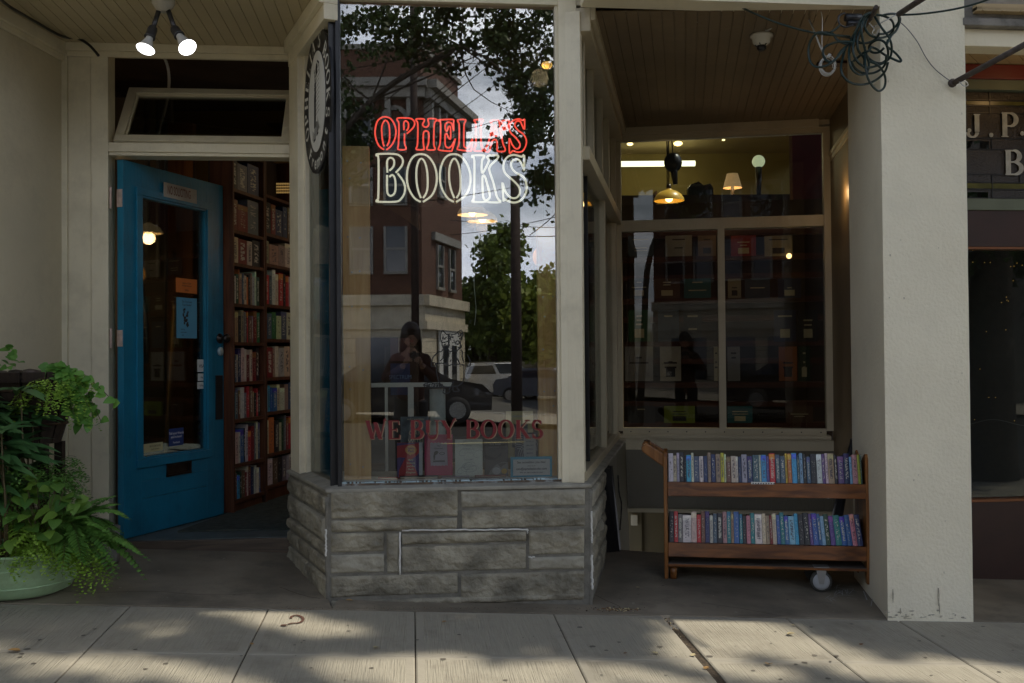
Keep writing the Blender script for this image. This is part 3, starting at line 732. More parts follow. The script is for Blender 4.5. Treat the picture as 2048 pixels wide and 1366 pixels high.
# --- door wall
df = bpy.data.objects.new('door_frame', None); COL.objects.link(df); df.parent = shop
mb = MB(); ph = lambda x, y, n=0: doorw.hit(x, y, n)
uc = [ph(x, 500)[0] for x in (127, 137, 183, 218.5, 583)]
doorw.box(mb, -.05, uc[1], FLOORZ - .25, CL, -.12, .022)
doorw.box(mb, uc[1], uc[2], FLOORZ - .25, CL - .0, -.12, .004)
doorw.box(mb, uc[2] + .003, uc[3], FLOORZ - .25, CL - .0, -.12, .016)
zc = ph(400, 108)[1]
doorw.box(mb, uc[3], uc[4] + .03, zc, CL, -.12, .0155); doorw.box(mb, uc[1], uc[4] + .03, CL - .045, CL, .016, .05); doorw.box(mb, uc[1], uc[4] + .03, CL - .075, CL - .045, .016, .032)
zb0, zb1 = ph(400, 313)[1], ph(400, 288)[1]
doorw.box(mb, uc[3], uc[4] + .03, zb0 + .02, zb1, -.12, .014); doorw.box(mb, uc[3], uc[4] + .03, zb0, zb0 + .02, -.12, .004)
mb.build('door_casing', CREAM, df, bevel=.003)
mb = MB(); doorw.box(mb, uc[3] - .006, uc[4] + .03, FLOORZ - .12, FLOORZ - .004, -.10, .03); mb.build('threshold', woodmat('worn_threshold_wood', (.11, .08, .055), (.05, .036, .026), .6, 7, 'X'), df, bevel=.006)
# tilted transom sash, hinged at the bottom
S0 = doorw.P(uc[3] + .012, zb1 + .012, -.05); S1 = doorw.P(uc[4] + .0, zb1 + .012, -.05)
su = (S1 - S0).normalized(); sw = (S1 - S0).length; tilt = (Vector((0, 0, .40)) - doorw.n * .33); sh = tilt.length; sz = tilt.normalized(); sn = su.cross(sz)
def sbox(mb, a, b, c, d, n0, n1): 
    P = lambda u, z, n: S0 + su * u + sz * z + sn * n
    mb.hexa([P(a, c, n1), P(b, c, n1), P(b, c, n0), P(a, c, n0), P(a, d, n1), P(b, d, n1), P(b, d, n0), P(a, d, n0)])
ts = bpy.data.objects.new('transom_sash', None); COL.objects.link(ts); ts.parent = shop
mb = MB()
for q in ((0, sw, 0, .055), (0, sw, sh - .055, sh), (0, .055, .055, sh - .055), (sw - .055, sw, .055, sh - .055)): sbox(mb, *q, -.018, .018)
for q in ((.055, sw - .055, .055, .067), (.055, sw - .055, sh - .067, sh - .055), (.055, .067, .067, sh - .067), (sw - .067, sw - .055, .067, sh - .067)): sbox(mb, *q, -.01, .009)
mb.build('sash_frame', CREAM, ts, bevel=.003)
mb = MB(); sbox(mb, .05, sw - .05, .05, sh - .05, -.003, .001); mb.build('pane', GLASS2, ts)

# --- door
dr = Fr((-2.245, 5.755), (-1.933, 6.670))
DZ0, DZ1 = FLOORZ + .006, dr.hit(300, 329, 0)[1]
DZ1 = 2.538
door = bpy.data.objects.new('door', None); COL.objects.link(door); door.parent = shop
g0, g1 = dr.hit(283, 650)[0], dr.hit(413, 650)[0]
gz1, gz0 = dr.hit(283, 391)[1], dr.hit(283, 919)[1]
mb = MB(); DW = dr.len
dr.box(mb, 0, g0, DZ0, DZ1, -.044, 0); dr.box(mb, g1, DW, DZ0, DZ1, -.044, 0)
dr.box(mb, g0, g1, gz1, DZ1, -.044, 0)
zc1 = gz0 - .235; ms0, ms1 = dr.hit(333, 940)[0], dr.hit(382, 935)[0]; mz0, mz1 = dr.hit(357, 950)[1], dr.hit(357, 925)[1]
dr.box(mb, g0, g1, zc1 + .002, mz0, -.044, 0); dr.box(mb, g0, g1, mz1, gz0, -.044, 0); dr.box(mb, g0, ms0, mz0, mz1, -.044, 0); dr.box(mb, ms1, g1, mz0, mz1, -.044, 0)
dr.box(mb, g0, g1, DZ0, zc1, -.044, 0)
for (a, b, c, d) in ((g0 - .05, g1 + .05, gz0 - .05, gz0), (g0 - .05, g1 + .05, gz1, gz1 + .045), (g0 - .05, g0, gz0, gz1), (g1, g1 + .05, gz0, gz1)):
    dr.box(mb, a, b, c, d, 0, .012)
for (a, b, c, d) in ((g0, g1, gz0, gz0 + .012), (g0, g1, gz1 - .012, gz1), (g0, g0 + .012, gz0, gz1), (g1 - .012, g1, gz0, gz1)):
    dr.box(mb, a, b, c, d, -.03, .004)
mb.build('door_leaf', BLUE, door, bevel=.002)
mb = MB(); dr.box(mb, g0, g1, gz0, gz1, -.022, -.018); mb.build('pane', GLASS2, door)
mb = MB(); dr.box(mb, ms0 + .012, ms1 - .012, mz0 + .012, mz1 - .012, -.02, -.012)
for q in ((ms0, ms1, mz0, mz0 + .012), (ms0, ms1, mz1 - .012, mz1), (ms0, ms0 + .012, mz0, mz1), (ms1 - .012, ms1, mz0, mz1)): dr.box(mb, *q, -.01, .006)
mb.build('mail_slot', mat('dark_bronze', (.035, .02, .014), .4, .3, 20, metal=.4), door)
mb = MB(); k_ = dr.P(*dr.hit(439, 677), .0); mb.lathe(k_, [(.034, 0), (.034, .006), (.014, .012), (.014, .035), (.028, .045), (.032, .06), (.022, .072), (.002, .076)], 20, axis=dr.n); mb.build('knob', mat('dark_knob', (.05, .04, .035), .35, .2, 20, metal=.7), door)
mb = MB(); k_ = dr.P(*dr.hit(440, 703), .0); mb.lathe(k_, [(.03, 0), (.028, .01), (.018, .014), (.002, .015)], 20, axis=dr.n); mb.build('deadbolt', BLUEP, door)
mb = MB(); a, z1 = dr.hit(433, 751, .01); b, z0 = dr.hit(447, 838, .01); dr.box(mb, a, min(b, DW - .002), z0, z1, 0, .006); mb.build('push_plate', BLACK, door, bevel=.002)
for (ya, yb_) in ((377, 413), (660, 693)):
    mb = MB(); P0 = Vector((-2.275, 5.74, 0)); za, zb_ = W(232, yb_, 5.74).z, W(232, ya, 5.74).z
    mb.tube([(-2.312, 5.738, za - .01), (-2.312, 5.738, zb_ + .01)], .007, 10)
    dr.box(mb, -.004, -.0005, za, zb_, -.044, -.006); mb.build('hinge', HINGE, door, bevel=.001)
# notices on the door
def quad_on(fr, pts, n, th=.0012):
    return [fr.P(*fr.hit(x, y, n), n) for x, y in pts]
def card(name, fr, x0, y0, x1, y1, n, m, parent, lines=(), label=None, th=.0012, tm=None, cat=None):
    """flat notice; x0..x1,y0..y1 in photo pixels (top edge at the left)"""
    u0, zt = fr.hit(x0, y0, n); u1, zb_ = fr.hit(x1, y1, n); zt = fr.hit(x0, y0, n)[1]; zb_ = fr.hit(x0, y1, n)[1]
    mb = MB(); fr.box(mb, min(u0, u1), max(u0, u1), zb_, zt, n - th, n)
    for (s, fx, fz, size, mi) in lines:
        text_mb(mb, s, size * (zt - zb_), fr.P(u0 + (u1 - u0) * fx, zb_ + (zt - zb_) * fz, n + .0003), fr.u, (0, 0, 1), 0.0004, mi, bold=.01)
    return mb.build(name, [m] + (tm or []), parent, label, cat)
INK = mat('black_ink', (.02, .02, .02), .7, 0, 5); INKR = mat('faded_brown_ink', (.16, .05, .03), .7, .1, 5); INKW = mat('white_ink', (.75, .75, .75), .6, 0, 5)
s0, s1 = dr.hit(325, 380, .004)[0], dr.hit(391, 395, .004)[0]; sz0, sz1 = dr.hit(325, 393, .004)[1], dr.hit(325, 364, .004)[1]
mb = MB(); dr.box(mb, s0, s1, sz0, sz1, .0121, .014)
text_mb(mb, "NO SOLICITING", .075, dr.P((s0 + s1) / 2 - .015, sz0 + .022, .0145), dr.u, (0, 0, 1), .0004, 1, bold=.012, xs=.44 * (s1 - s0) / .34)
mb.build('door_notice', [mat('aged_sign_card', (.46, .42, .36), .7, .15, 9), INKR], door, label='pale notice reading NO SOLICITING on the door rail')
card('door_notice', dr, 352, 555, 394, 584, -.016, mat('orange_paper', (.62, .17, .03), .8, .05, 5), door, [("Cash or Card", .5, .62, .17, 1), ("No Public Restroom", .5, .45, .13, 1), ("OPEN", .5, .12, .17, 1)], 'orange paper notice in the door glass', tm=[INK])
o = card('door_notice', dr, 353, 594, 394, 676, -.016, mat('blue_paper', (.10, .33, .50), .8, .05, 5), door, [("Do You Love", .5, .88, .07, 1), ("Your Books?", .5, .80, .07, 1), ("We buy", .3, .2, .05, 1), ("used books", .34, .13, .05, 1), ("cash", .3, .06, .05, 1)], 'light blue paper notice in the door glass', tm=[INK])
mb = MB(); cu, cz = dr.hit(372, 636, -.014)
for k in range(26):
    a = rnd.uniform(-.028, .028); b = rnd.uniform(-.05, .05); dr.box(mb, cu + a - .006, cu + a + .006, cz + b - a * .6 - .006, cz + b - a * .6 + .008, -.0155, -.0150 + k * .00001)
mb.build('notice_drawing', INK, door)
card('door_sticker', dr, 284, 889, 326, 906, -.016, mat('pale_yellow_sticker', (.48, .45, .25), .7, .1, 9), door, [("2013 CERTIFIED", .62, .55, .3, 1), ("GREEN BUSINESS", .62, .2, .2, 1)], 'pale yellow sticker in the corner of the door glass', tm=[INK])
card('door_sticker', dr, 338, 858, 367, 893, -.016, mat('navy_sticker', (.012, .035, .16), .6, .05, 9), door, [("Tell your friends", .5, .66, .2, 1), ("you're here!", .5, .45, .2, 1), ("Facebook", .5, .14, .16, 1)], 'navy blue sticker low in the door glass', tm=[INKW])
for (a, b, c, d, s) in ((395, 719, 411, 744, "VISA"), (396, 747, 411, 762, "Pay"), (395, 764, 411, 778, "G Pay")):
    card('door_sticker', dr, a, b, c, d, -.016, WHITE, door, [(s, .5, .35, .35, 1)], 'white payment sticker reading ' + s, tm=[INK])

# ------------------------------------------------------------------ shop interior
mb = MB()
mb.box(-8, 6, 5.95, 13.2, FLOORZ - .3, FLOORZ - .0)      # replaced below by pieces
mb = MB()
mb.prism([Vector((x, y, FLOORZ - .12)) for x, y in ((-6, 5.72), (-2.3, 5.74), (-1.27, 5.84), (-.95, 5.2), (.40, 5.3), (.83, 7.72), (.83, 13.2), (-6, 13.2))], (0, 0, .12))
mb.prism([Vector((x, y, FLOORZ - .12)) for x, y in ((.83, 8.35), (6, 8.35), (6, 13.2), (.83, 13.2))], (0, 0, .12))
mb.build('interior_floor', IFLOOR, shop)
mb = MB(); mb.prism([Vector((x, y, FLOORZ + .001)) for x, y in ((-2.02, 6.00), (-1.20, 6.08), (-1.05, 8.4), (-1.62, 8.4))], (0, 0, .010))
mb.build('rug', RUG, None, 'dark green patterned rug on the floor just inside the open blue door', 'rug')
mb = MB()
mb.box(-3.2, -3.05, 5.9, 13.2, FLOORZ, 4.75); mb.box(-3.2, 6, 13.0, 13.2, FLOORZ, 4.75); mb.box(5.9, 6, 7.6, 13, FLOORZ, 4.75)
mb.box(2.42, 6, 7.45, 7.55, -1.3, 4.75); mb.box(-8, -2.6, 5.74, 5.86, -.2, 4.75)
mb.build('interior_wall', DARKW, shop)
# drop wall above the shop front line so the roof space is closed
mb = MB(); mb.box(-3.1, .9, 5.90, 5.96, CL + .03, 4.75)
back.box(mb, -.1, 1.7, CRZ + .03, 4.75, -.18, -.10)
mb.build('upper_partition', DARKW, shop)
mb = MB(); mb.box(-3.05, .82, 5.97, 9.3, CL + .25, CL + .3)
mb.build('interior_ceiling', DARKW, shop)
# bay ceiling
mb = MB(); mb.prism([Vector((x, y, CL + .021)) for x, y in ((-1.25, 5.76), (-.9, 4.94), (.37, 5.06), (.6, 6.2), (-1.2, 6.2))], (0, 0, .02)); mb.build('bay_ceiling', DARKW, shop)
# ochre wall high behind the transom, plank and plaster behind the door glass, pipes
mb = MB(); mb.box(-3.05, -1.75, 8.3, 8.36, 2.35, CL + .25); mb.build('ochre_bulkhead', OCHRE, shop)
mb = MB(); mb.prism([Vector(p) for p in ((-2.0, 8.1, 3.3), (-1.85, 8.1, 3.3), (-.75, 8.1, 2.55), (-.75, 8.1, 2.42))][::-1], (0, .1, 0)); mb.build('stair_stringer', DARKW, shop)
mb = MB(); mb.box(-3.05, -2.49, 7.28, 7.34, FLOORZ, 3.3); mb.build('plaster_strip', mat('grey_plaster', (.17, .155, .125), .8, .15, 3), shop)
mb = MB(); mb.box(-2.49, -2.31, 7.22, 7.30, FLOORZ, 3.1); mb.build('plank_post', PLANKW, shop)
for i, (x, y, z0, z1, r) in enumerate(((-2.60, 7.1, 1.95, 3.25, .022), (-2.52, 7.1, 1.95, 3.25, .016), (-2.47, 7.1, .9, 3.2, .008))):
    mb = MB(); mb.tube([(x, y, z0), (x, y, z1)], r, 8)
    tag(mb.build('pipe', mat('grey_pipe', (.25, .25, .24), .5, .1, 9)), ['thick grey pipe rising behind the tilted transom sash', 'thin grey pipe beside the thick one behind the transom', 'thin white conduit hanging behind the door glass'][i], 'pipe', 'pipes inside the doorway')
mb = MB(); pts = [(-2.66, 7.0, 2.1), (-2.60, 6.95, 1.9), (-2.56, 6.95, 1.7), (-2.55, 6.95, 1.5), (-2.56, 6.97, 1.35)]
mb.tube(smooth(pts, k=16), [.018 + .004 * (i % 2) for i in range(65)], 10); tag(mb.build('flexible_duct', STEEL), 'ribbed metal hose hanging behind the door glass', 'hose')
mb = MB(); mb.tube([(-2.41, 6.85, FLOORZ + .02), (-2.36, 6.98, 1.75)], .014, 8); tag(mb.build('broom_handle', PINE), 'wooden pole leaning behind the door glass', 'pole')
cb = [W(300, 100, 6.2), W(322, 108, 6.2), W(335, 132, 6.2), W(338, 170, 6.3), W(331, 215, 6.5), W(318, 262, 6.5), W(314, 320, 6.5)]
mb = MB(); mb.tube(smooth(cb, k=6), .009, 8); tag(mb.build('hanging_cable', WHITEC), 'loose pale cable dangling behind the transom', 'cable')

# ------------------------------------------------------------------ books
def bookcover():
    m, t, b = nodes_of('book_cover'); N = t.nodes.new; LK = t.links.new
    oi = N('ShaderNodeObjectInfo'); tc_ = N('ShaderNodeTexCoord'); sep = N('ShaderNodeSeparateXYZ'); LK(tc_.outputs['Generated'], sep.inputs[0])
    comb = N('ShaderNodeCombineXYZ'); rm = N('ShaderNodeMath'); rm.operation = 'MULTIPLY'; rm.inputs[1].default_value = 50; LK(oi.outputs['Random'], rm.inputs[0])
    zr1 = N('ShaderNodeMath'); zr1.operation = 'MULTIPLY_ADD'; zr1.inputs[1].default_value = 31; zr1.inputs[2].default_value = 12; LK(oi.outputs['Random'], zr1.inputs[0]); zx = N('ShaderNodeMath'); zx.operation = 'MULTIPLY'; LK(zr1.outputs[0], zx.inputs[1]); LK(sep.outputs[2], zx.inputs[0])
    xx = N('ShaderNodeMath'); xx.operation = 'MULTIPLY'; xx.inputs[1].default_value = 4.0; LK(sep.outputs[0], xx.inputs[0])
    LK(xx.outputs[0], comb.inputs[0]); LK(rm.outputs[0], comb.inputs[1]); LK(zx.outputs[0], comb.inputs[2])
    n = N('ShaderNodeTexNoise'); n.inputs['Scale'].default_value = 1.0; n.inputs['Detail'].default_value = 2; LK(comb.outputs[0], n.inputs['Vector'])
    fr_ = N('ShaderNodeMath'); fr_.operation = 'MULTIPLY'; fr_.inputs[1].default_value = 7.31; LK(oi.outputs['Random'], fr_.inputs[0]); ff = N('ShaderNodeMath'); ff.operation = 'FRACT'; LK(fr_.outputs[0], ff.inputs[0]); fh = N('ShaderNodeMath'); fh.operation = 'MULTIPLY_ADD'; fh.inputs[1].default_value = .2; fh.inputs[2].default_value = .45; LK(ff.outputs[0], fh.inputs[0]); gt = N('ShaderNodeMath'); gt.operation = 'GREATER_THAN'; LK(fh.outputs[0], gt.inputs[1]); LK(n.outputs[0], gt.inputs[0])
    def rng(sock, lo, hi):
        a = N('ShaderNodeMath'); a.operation = 'GREATER_THAN'; a.inputs[1].default_value = lo; LK(sock, a.inputs[0])
        c = N('ShaderNodeMath'); c.operation = 'LESS_THAN'; c.inputs[1].default_value = hi; LK(sock, c.inputs[0])
        d = N('ShaderNodeMath'); d.operation = 'MULTIPLY'; LK(a.outputs[0], d.inputs[0]); LK(c.outputs[0], d.inputs[1]); return d.outputs[0]
    mlt = N('ShaderNodeMath'); mlt.operation = 'MULTIPLY'; LK(rng(sep.outputs[0], .26, .74), mlt.inputs[0]); LK(rng(sep.outputs[2], .16, .86), mlt.inputs[1])
    m2 = N('ShaderNodeMath'); m2.operation = 'MULTIPLY'; LK(mlt.outputs[0], m2.inputs[0]); LK(gt.outputs[0], m2.inputs[1])
    bw_ = N('ShaderNodeRGBToBW'); LK(oi.outputs['Color'], bw_.inputs[0])
    inv = N('ShaderNodeMath'); inv.operation = 'LESS_THAN'; inv.inputs[1].default_value = .22; LK(bw_.outputs[0], inv.inputs[0])
    tcol = N('ShaderNodeMix'); tcol.data_type = 'RGBA'; LK(inv.outputs[0], tcol.inputs['Factor']); tcol.inputs['A'].default_value = (.05, .04, .06, 1); tcol.inputs['B'].default_value = (.6, .58, .48, 1)
    fz = N('ShaderNodeMath'); fz.operation = 'MULTIPLY'; fz.inputs[1].default_value = .8; LK(m2.outputs[0], fz.inputs[0])
    # a second block of colour near one end on some books
    n4 = N('ShaderNodeMath'); n4.operation = 'GREATER_THAN'; n4.inputs[1].default_value = .55; LK(oi.outputs['Random'], n4.inputs[0])
    bl = N('ShaderNodeMath'); bl.operation = 'MULTIPLY'; LK(rng(sep.outputs[2], .80, .97), bl.inputs[0]); LK(n4.outputs[0], bl.inputs[1])
    hs = N('ShaderNodeHueSaturation'); hs.inputs['Hue'].default_value = .56; hs.inputs['Value'].default_value = 1.35; LK(oi.outputs['Color'], hs.inputs['Color'])
    ma = N('ShaderNodeMix'); ma.data_type = 'RGBA'; LK(bl.outputs[0], ma.inputs['Factor']); LK(oi.outputs['Color'], ma.inputs['A']); LK(hs.outputs[0], ma.inputs['B'])
    nn = N('ShaderNodeTexNoise'); nn.inputs['Scale'].default_value = .35; LK(comb.outputs[0], nn.inputs['Vector'])
    rr = N('ShaderNodeMapRange'); rr.inputs['To Min'].default_value = .65; rr.inputs['To Max'].default_value = 1.3; LK(nn.outputs[0], rr.inputs['Value'])
    hv = N('ShaderNodeHueSaturation'); LK(rr.outputs[0], hv.inputs['Value']); LK(ma.outputs['Result'], hv.inputs['Color'])
    mf = N('ShaderNodeMix'); mf.data_type = 'RGBA'; LK(fz.outputs[0], mf.inputs['Factor']); LK(hv.outputs[0], mf.inputs['A']); LK(tcol.outputs['Result'], mf.inputs['B'])
    LK(mf.outputs['Result'], b.inputs['Base Color']); b.inputs['Roughness'].default_value = .42
    MATS['book_cover'] = m; return m
COVER = bookcover()
BM = {}
def book_mesh(t, h, d):
    key = (round(t, 3), round(h, 3), round(d, 3))
    if key in BM: return BM[key]
    t, h, d = key; mb = MB(); c = .0022
    mb.box(c * .9, t - c * .9, c, d - .003, .003, h - .003, 1)         # page block
    mb.box(0, c, 0, d, 0, h); mb.box(t - c, t, 0, d, 0, h)
    r = min(.004, t * .3)                                           # slightly rounded spine
    pts = [(0, .0005, 0), (r * .5, -r * .45, 0), (t / 2, -r * .8, 0), (t - r * .5, -r * .45, 0), (t, .0005, 0), (t, c, 0), (0, c, 0)]
    mb.prism(pts[::-1][::-1], (0, 0, h))
    me = bpy.data.meshes.new('book'); me.from_pydata(mb.v, [], mb.f); me.materials.append(COVER); me.materials.append(PAPER)
    me.polygons.foreach_set('material_index', mb.m); me.update(); BM[key] = me; return me
CN = {'white': (.62, .60, .55), 'cream': (.58, .52, .36), 'tan': (.36, .26, .17), 'brown': (.16, .08, .045), 'black': (.018, .018, .022), 'grey': (.16, .16, .17), 'pale grey': (.42, .42, .44),
      'navy': (.022, .035, .11), 'blue': (.045, .13, .36), 'sky blue': (.06, .33, .58), 'pale blue': (.22, .42, .58), 'teal': (.03, .20, .24), 'green': (.03, .16, .06), 'dark green': (.015, .06, .035),
      'lime': (.32, .42, .05), 'yellow': (.62, .48, .06), 'orange': (.55, .17, .04), 'red': (.48, .03, .035), 'dark red': (.20, .02, .022), 'pink': (.52, .24, .26), 'purple': (.13, .08, .26), 'lilac': (.36, .32, .46), 'slate': (.07, .11, .17)}
ORD = ['first', 'second', 'third', 'fourth', 'fifth', 'sixth', 'seventh', 'eighth', 'ninth', 'tenth', 'eleventh', 'twelfth', 'thirteenth', 'fourteenth', 'fifteenth', 'sixteenth', 'seventeenth', 'eighteenth', 'nineteenth', 'twentieth']
for t_ in ('twenty', 'thirty', 'forty', 'fifty', 'sixty'):
    if t_ != 'twenty': ORD.append(t_[:-1] + 'ieth')
    ORD += [t_ + '-' + o for o in ORD[:9]]
def put_book(name, col, t, h, d, M, label, group):
    c = [cl(x * rnd.uniform(.85, 1.15), 0, 1) for x in CN[col]]
    o = bpy.data.objects.new(name, book_mesh(t, h, d)); COL.objects.link(o); o.matrix_world = M; o.color = (*c, 1)
    return tag(o, label, 'book', group)
def frame_m(o, ux, uy, uz):
    m = Matrix.Identity(4)
    for i, a in enumerate((ux, uy, uz)):
        for j in range(3): m[j][i] = a[j]
    m.translation = Vector(o); return m
def row_of_books(cols, P0, ux, uz, width, hr, dr_, group, where, trange=None, lean=0.0, namer=None):
    """books standing along ux from P0; uz up direction of the books; depth away from the viewer"""
    ux = Vector(ux).normalized(); uz = Vector(uz).normalized(); uy = uz.cross(ux).normalized()
    ts_ = trange or [rnd.uniform(.6, 1.4) for _ in cols]; k = width / sum(ts_); x = 0.0; n = len(cols)
    for i, c in enumerate(cols):
        t = ts_[i] * k; h = rnd.uniform(*hr)
        lab = (f"{c} book, {ORD[i]} from left {where}" if i <= n // 2 else f"{c} book, {ORD[n - 1 - i]} from right {where}")
        a = lean(i) if callable(lean) else lean
        u2 = ux * math.cos(a) - uz * math.sin(a); z2 = uz * math.cos(a) + ux * math.sin(a)
        M = frame_m(P0 + ux * x + uz * (max(0, math.sin(a)) * t) - uy * rnd.uniform(0, .006), u2, uy, z2)
        put_book('book', c, max(.004, t - .0012), h, dr_, M, lab, group); x += t

# bookcases inside the doorway
shelfline0, shelfline1 = Vector((-1.877, 6.65, 0)), Vector((-1.69, 7.60, 0))
sfu = (shelfline1 - shelfline0).normalized(); sfn = Vector((sfu.y, -sfu.x, 0))       # sfn towards the viewer side (+x)
def PF(s, z, n): return shelfline0 + sfu * s + sfn * n + Vector((0, 0, z))
def fbox(mb, s0, s1, z0, z1, n0, n1): mb.hexa([PF(s0, z0, n1), PF(s1, z0, n1), PF(s1, z0, n0), PF(s0, z0, n0), PF(s0, z1, n1), PF(s1, z1, n1), PF(s1, z1, n0), PF(s0, z1, n0)])
def line_z(px, py):
    # intersect pixel ray with shelf front plane
    d = ray(px, py); o = Vector((0, 0, H0)); t = (shelfline0 - o).dot(sfn) / d.dot(sfn); p = o + d * t; return (p - shelfline0).dot(sfu), p.z
near_z = [line_z(466, y)[1] for y in (1003, 931, 840, 765, 684, 606, 524, 458)]
near_z = near_z + [near_z[-1] + .28, near_z[-1] + .56]
sN = line_z(529, 700)[0]; sF = line_z(583, 700)[0] + .12
allcols = list(CN)
wt = {'white': 5, 'cream': 5, 'tan': 4, 'brown': 3, 'black': 5, 'grey': 3, 'pale grey': 3, 'navy': 2, 'blue': 2, 'sky blue': 1, 'dark green': 2, 'yellow': 1, 'orange': 1, 'red': 3, 'dark red': 3, 'pale blue': 1, 'green': 1, 'slate': 2}
pool = [c for c, w in wt.items() for _ in range(w)]
def bookcase(s0, s1, zs_, where, label, n_per):
    rt = thing('bookcase', tuple(PF(s0, FLOORZ, 0)), label, 'bookcase', 'bookcases inside the doorway')
    mb = MB(); fbox(mb, s0 - .02, s0, FLOORZ + .01, 2.9, -.17, .0); mb.build('side_panel', WOODB, rt, bevel=.002)
    mb = MB(); fbox(mb, s1, s1 + .02, FLOORZ + .01, 2.9, -.17, .0); mb.build('side_panel', WOODB, rt, bevel=.002)
    mb = MB(); fbox(mb, s0 - .02, s1 + .02, FLOORZ + .01, 2.9, -.18, -.17); mb.build('back_panel', DARKW, rt)
    for k, z in enumerate(zs_):
        mb = MB(); fbox(mb, s0, s1, z - .022, z, -.17, -.003); mb.build('shelf', WOODB, rt)
    mb = MB(); fbox(mb, s0, s1, FLOORZ + .01, zs_[0] - .03, -.16, -.02); mb.build('plinth', WOODB, rt)
    for k, z in enumerate(zs_[:-1]):
        gap = zs_[k + 1] - z - .022; nn = (n_per - 1 if k < 6 else 5) + rnd.randint(-2, 1)
        cols = [rnd.choice(pool if k < 7 else ['black', 'brown', 'grey', 'dark red', 'navy']) for _ in range(nn)]; 
        ts_ = [rnd.uniform(.5, 1.5) for _ in cols]
        row_of_books(cols, PF(s0 + .004, z + .0005, -.03), sfu, (0, 0, 1), (s1 - s0) * (rnd.uniform(.9, .99)), (gap * .72, gap * .96), .125, 'books on the doorway shelves',
                     f"on {where} doorway bookcase, {ORD[k]} shelf up", trange=ts_, lean=0.0)
    return rt
bookcase(0.055, sN, near_z, 'nearer', 'tall dark wood bookcase nearest the open blue door, packed with books', 13)
far_z = [near_z[0] + .03, near_z[1] + .02, near_z[2] + .02, near_z[3] + .02, near_z[4] + .03, near_z[5] + .02, near_z[6] + .04, near_z[7] + .04, near_z[8] + .04]
bookcase(sN + .045, sF, far_z, 'farther', 'tall dark wood bookcase deeper inside the doorway, beside the white post', 9)
# small shelf seen through the door glass
rt = thing('bookcase', (-2.1, 7.5, FLOORZ), 'small bookcase seen through the glass of the blue door', 'bookcase', 'bookcases inside the doorway')
mb = MB()
for z in (.35, .62, .90, 1.18, 1.46, 1.8, 2.2, 2.5): mb.box(-2.37, -2.1, 7.40, 7.60, z, z + .02)
mb.build('shelf_rack', WOODB, rt)
mb = MB(); mb.box(-2.375, -2.1, 7.60, 7.62, FLOORZ, 2.6); mb.build('back_panel', DARKW, rt)
k = 0
for z in (.64, .92, 1.20):
    cols = [rnd.choice(pool) for _ in range(6)]
    row_of_books(cols, Vector((-2.36, 7.41, z)), (1, 0, 0), (0, 0, 1), .24, (.18, .24), .14, 'books behind the door glass', f"on the {ORD[k]} shelf up behind the door glass"); k += 1

# ------------------------------------------------------------------ bay display
deck = MB(); DKZ = SILLZ + .022
dpts = [bayL.P(.07, 0, -.11), bayL.P(bayL.len - .02, 0, -.11), bayF.P(.05, 0, -.12), bayF.P(bayF.len - .03, 0, -.12), bayR.P(.40, 0, -.11), bayF.P(bayF.len - .05, 0, -.50), bayF.P(.1, 0, -.50)]
deck.prism([Vector((p.x, p.y, DKZ - .03)) for p in (bayL.P(.30, 0, -.115), bayF.P(.03, 0, -.095), bayF.P(bayF.len - .02, 0, -.095), bayF.P(bayF.len + .03, 0, -.48), bayF.P(.1, 0, -.48))], (0, 0, .03))
deck.build('window_shelf', WHITE, None, 'white painted display shelf along the bottom of the bay window', 'display shelf')
mb = MB(); bayF.box(mb, .12, bayF.len, FLOORZ, DKZ - .031, -.47, -.45); mb.build('display_base', DARKW, shop)
def plank(x0, x1, y0, y1, n, label, m=PINE):
    mb = MB(); u0, u1_ = bayF.hit(x0, 700, n)[0], bayF.hit(x1, 700, n)[0]; z1 = bayF.hit((x0 + x1) / 2, y0, n)[1]
    z0 = DKZ + .001
    bayF.box(mb, u0, u1_, z0, z1, n - .038, n)
    o = mb.build('pine_post', m, None, label, 'post', 'pine posts in the bay window', bevel=.003)
    mb = MB()
    for fz in (.04, .27, .33, .51, .63, .72, .90, .95):
        for fx in (.25, .68):
            z = z0 + (z1 - z0) * (fz + rnd.uniform(-.01, .01)); u = u0 + (u1_ - u0) * (fx + rnd.uniform(-.08, .08))
            if rnd.random() < .8: mb.lathe(bayF.P(u, z, n), [(.0045, -.001), (.004, .0015)], 8, axis=bayF.n)
    mb.build('screw_head', STEEL if rnd.random() < 2 else BLACK, o)
    return o
plank(687, 741, 292, 955, -.125, 'pine board standing at the left side of the bay window glass')
plank(1076, 1121, 452, 955, -.13, 'pine board behind the blue email card at the side of the bay window')

# covers
def upright(name, x0, x1, y0, y1, n, m, label, cat='book', group=None, th=.02, paint=None, mats=(), lean=.0, pages=True):
    """book standing face out; pixel box on bay front plane shifted by n"""
    u0, zt = bayF.hit(x0, y0, n); u1_, _ = bayF.hit(x1, y0, n); zbm = bayF.hit((x0 + x1) / 2, y1, n)[1]
    mb = MB(); bayF.box(mb, u0, u1_, zbm, zt, n - .0022, n); bayF.box(mb, u0, u1_, zbm, zt, n - th, n - th + .0022)
    bayF.box(mb, u0, u0 + .0022, zbm, zt, n - th + .0022, n - .0022)
    bayF.box(mb, u0 + .0022, u1_ - .003, zbm + .003, zt - .003, n - th + .0022, n - .0022, 1)
    root = mb.build(name, [m, PAPER], None, label, cat, group)
    if paint:
        pm = MB(); X = lambda fx: u0 + (u1_ - u0) * fx; Z = lambda fz: zbm + (zt - zbm) * fz
        paint(pm, X, Z, n, u1_ - u0, zt - zbm); pm.build('cover_print', list(mats), root)
    return root
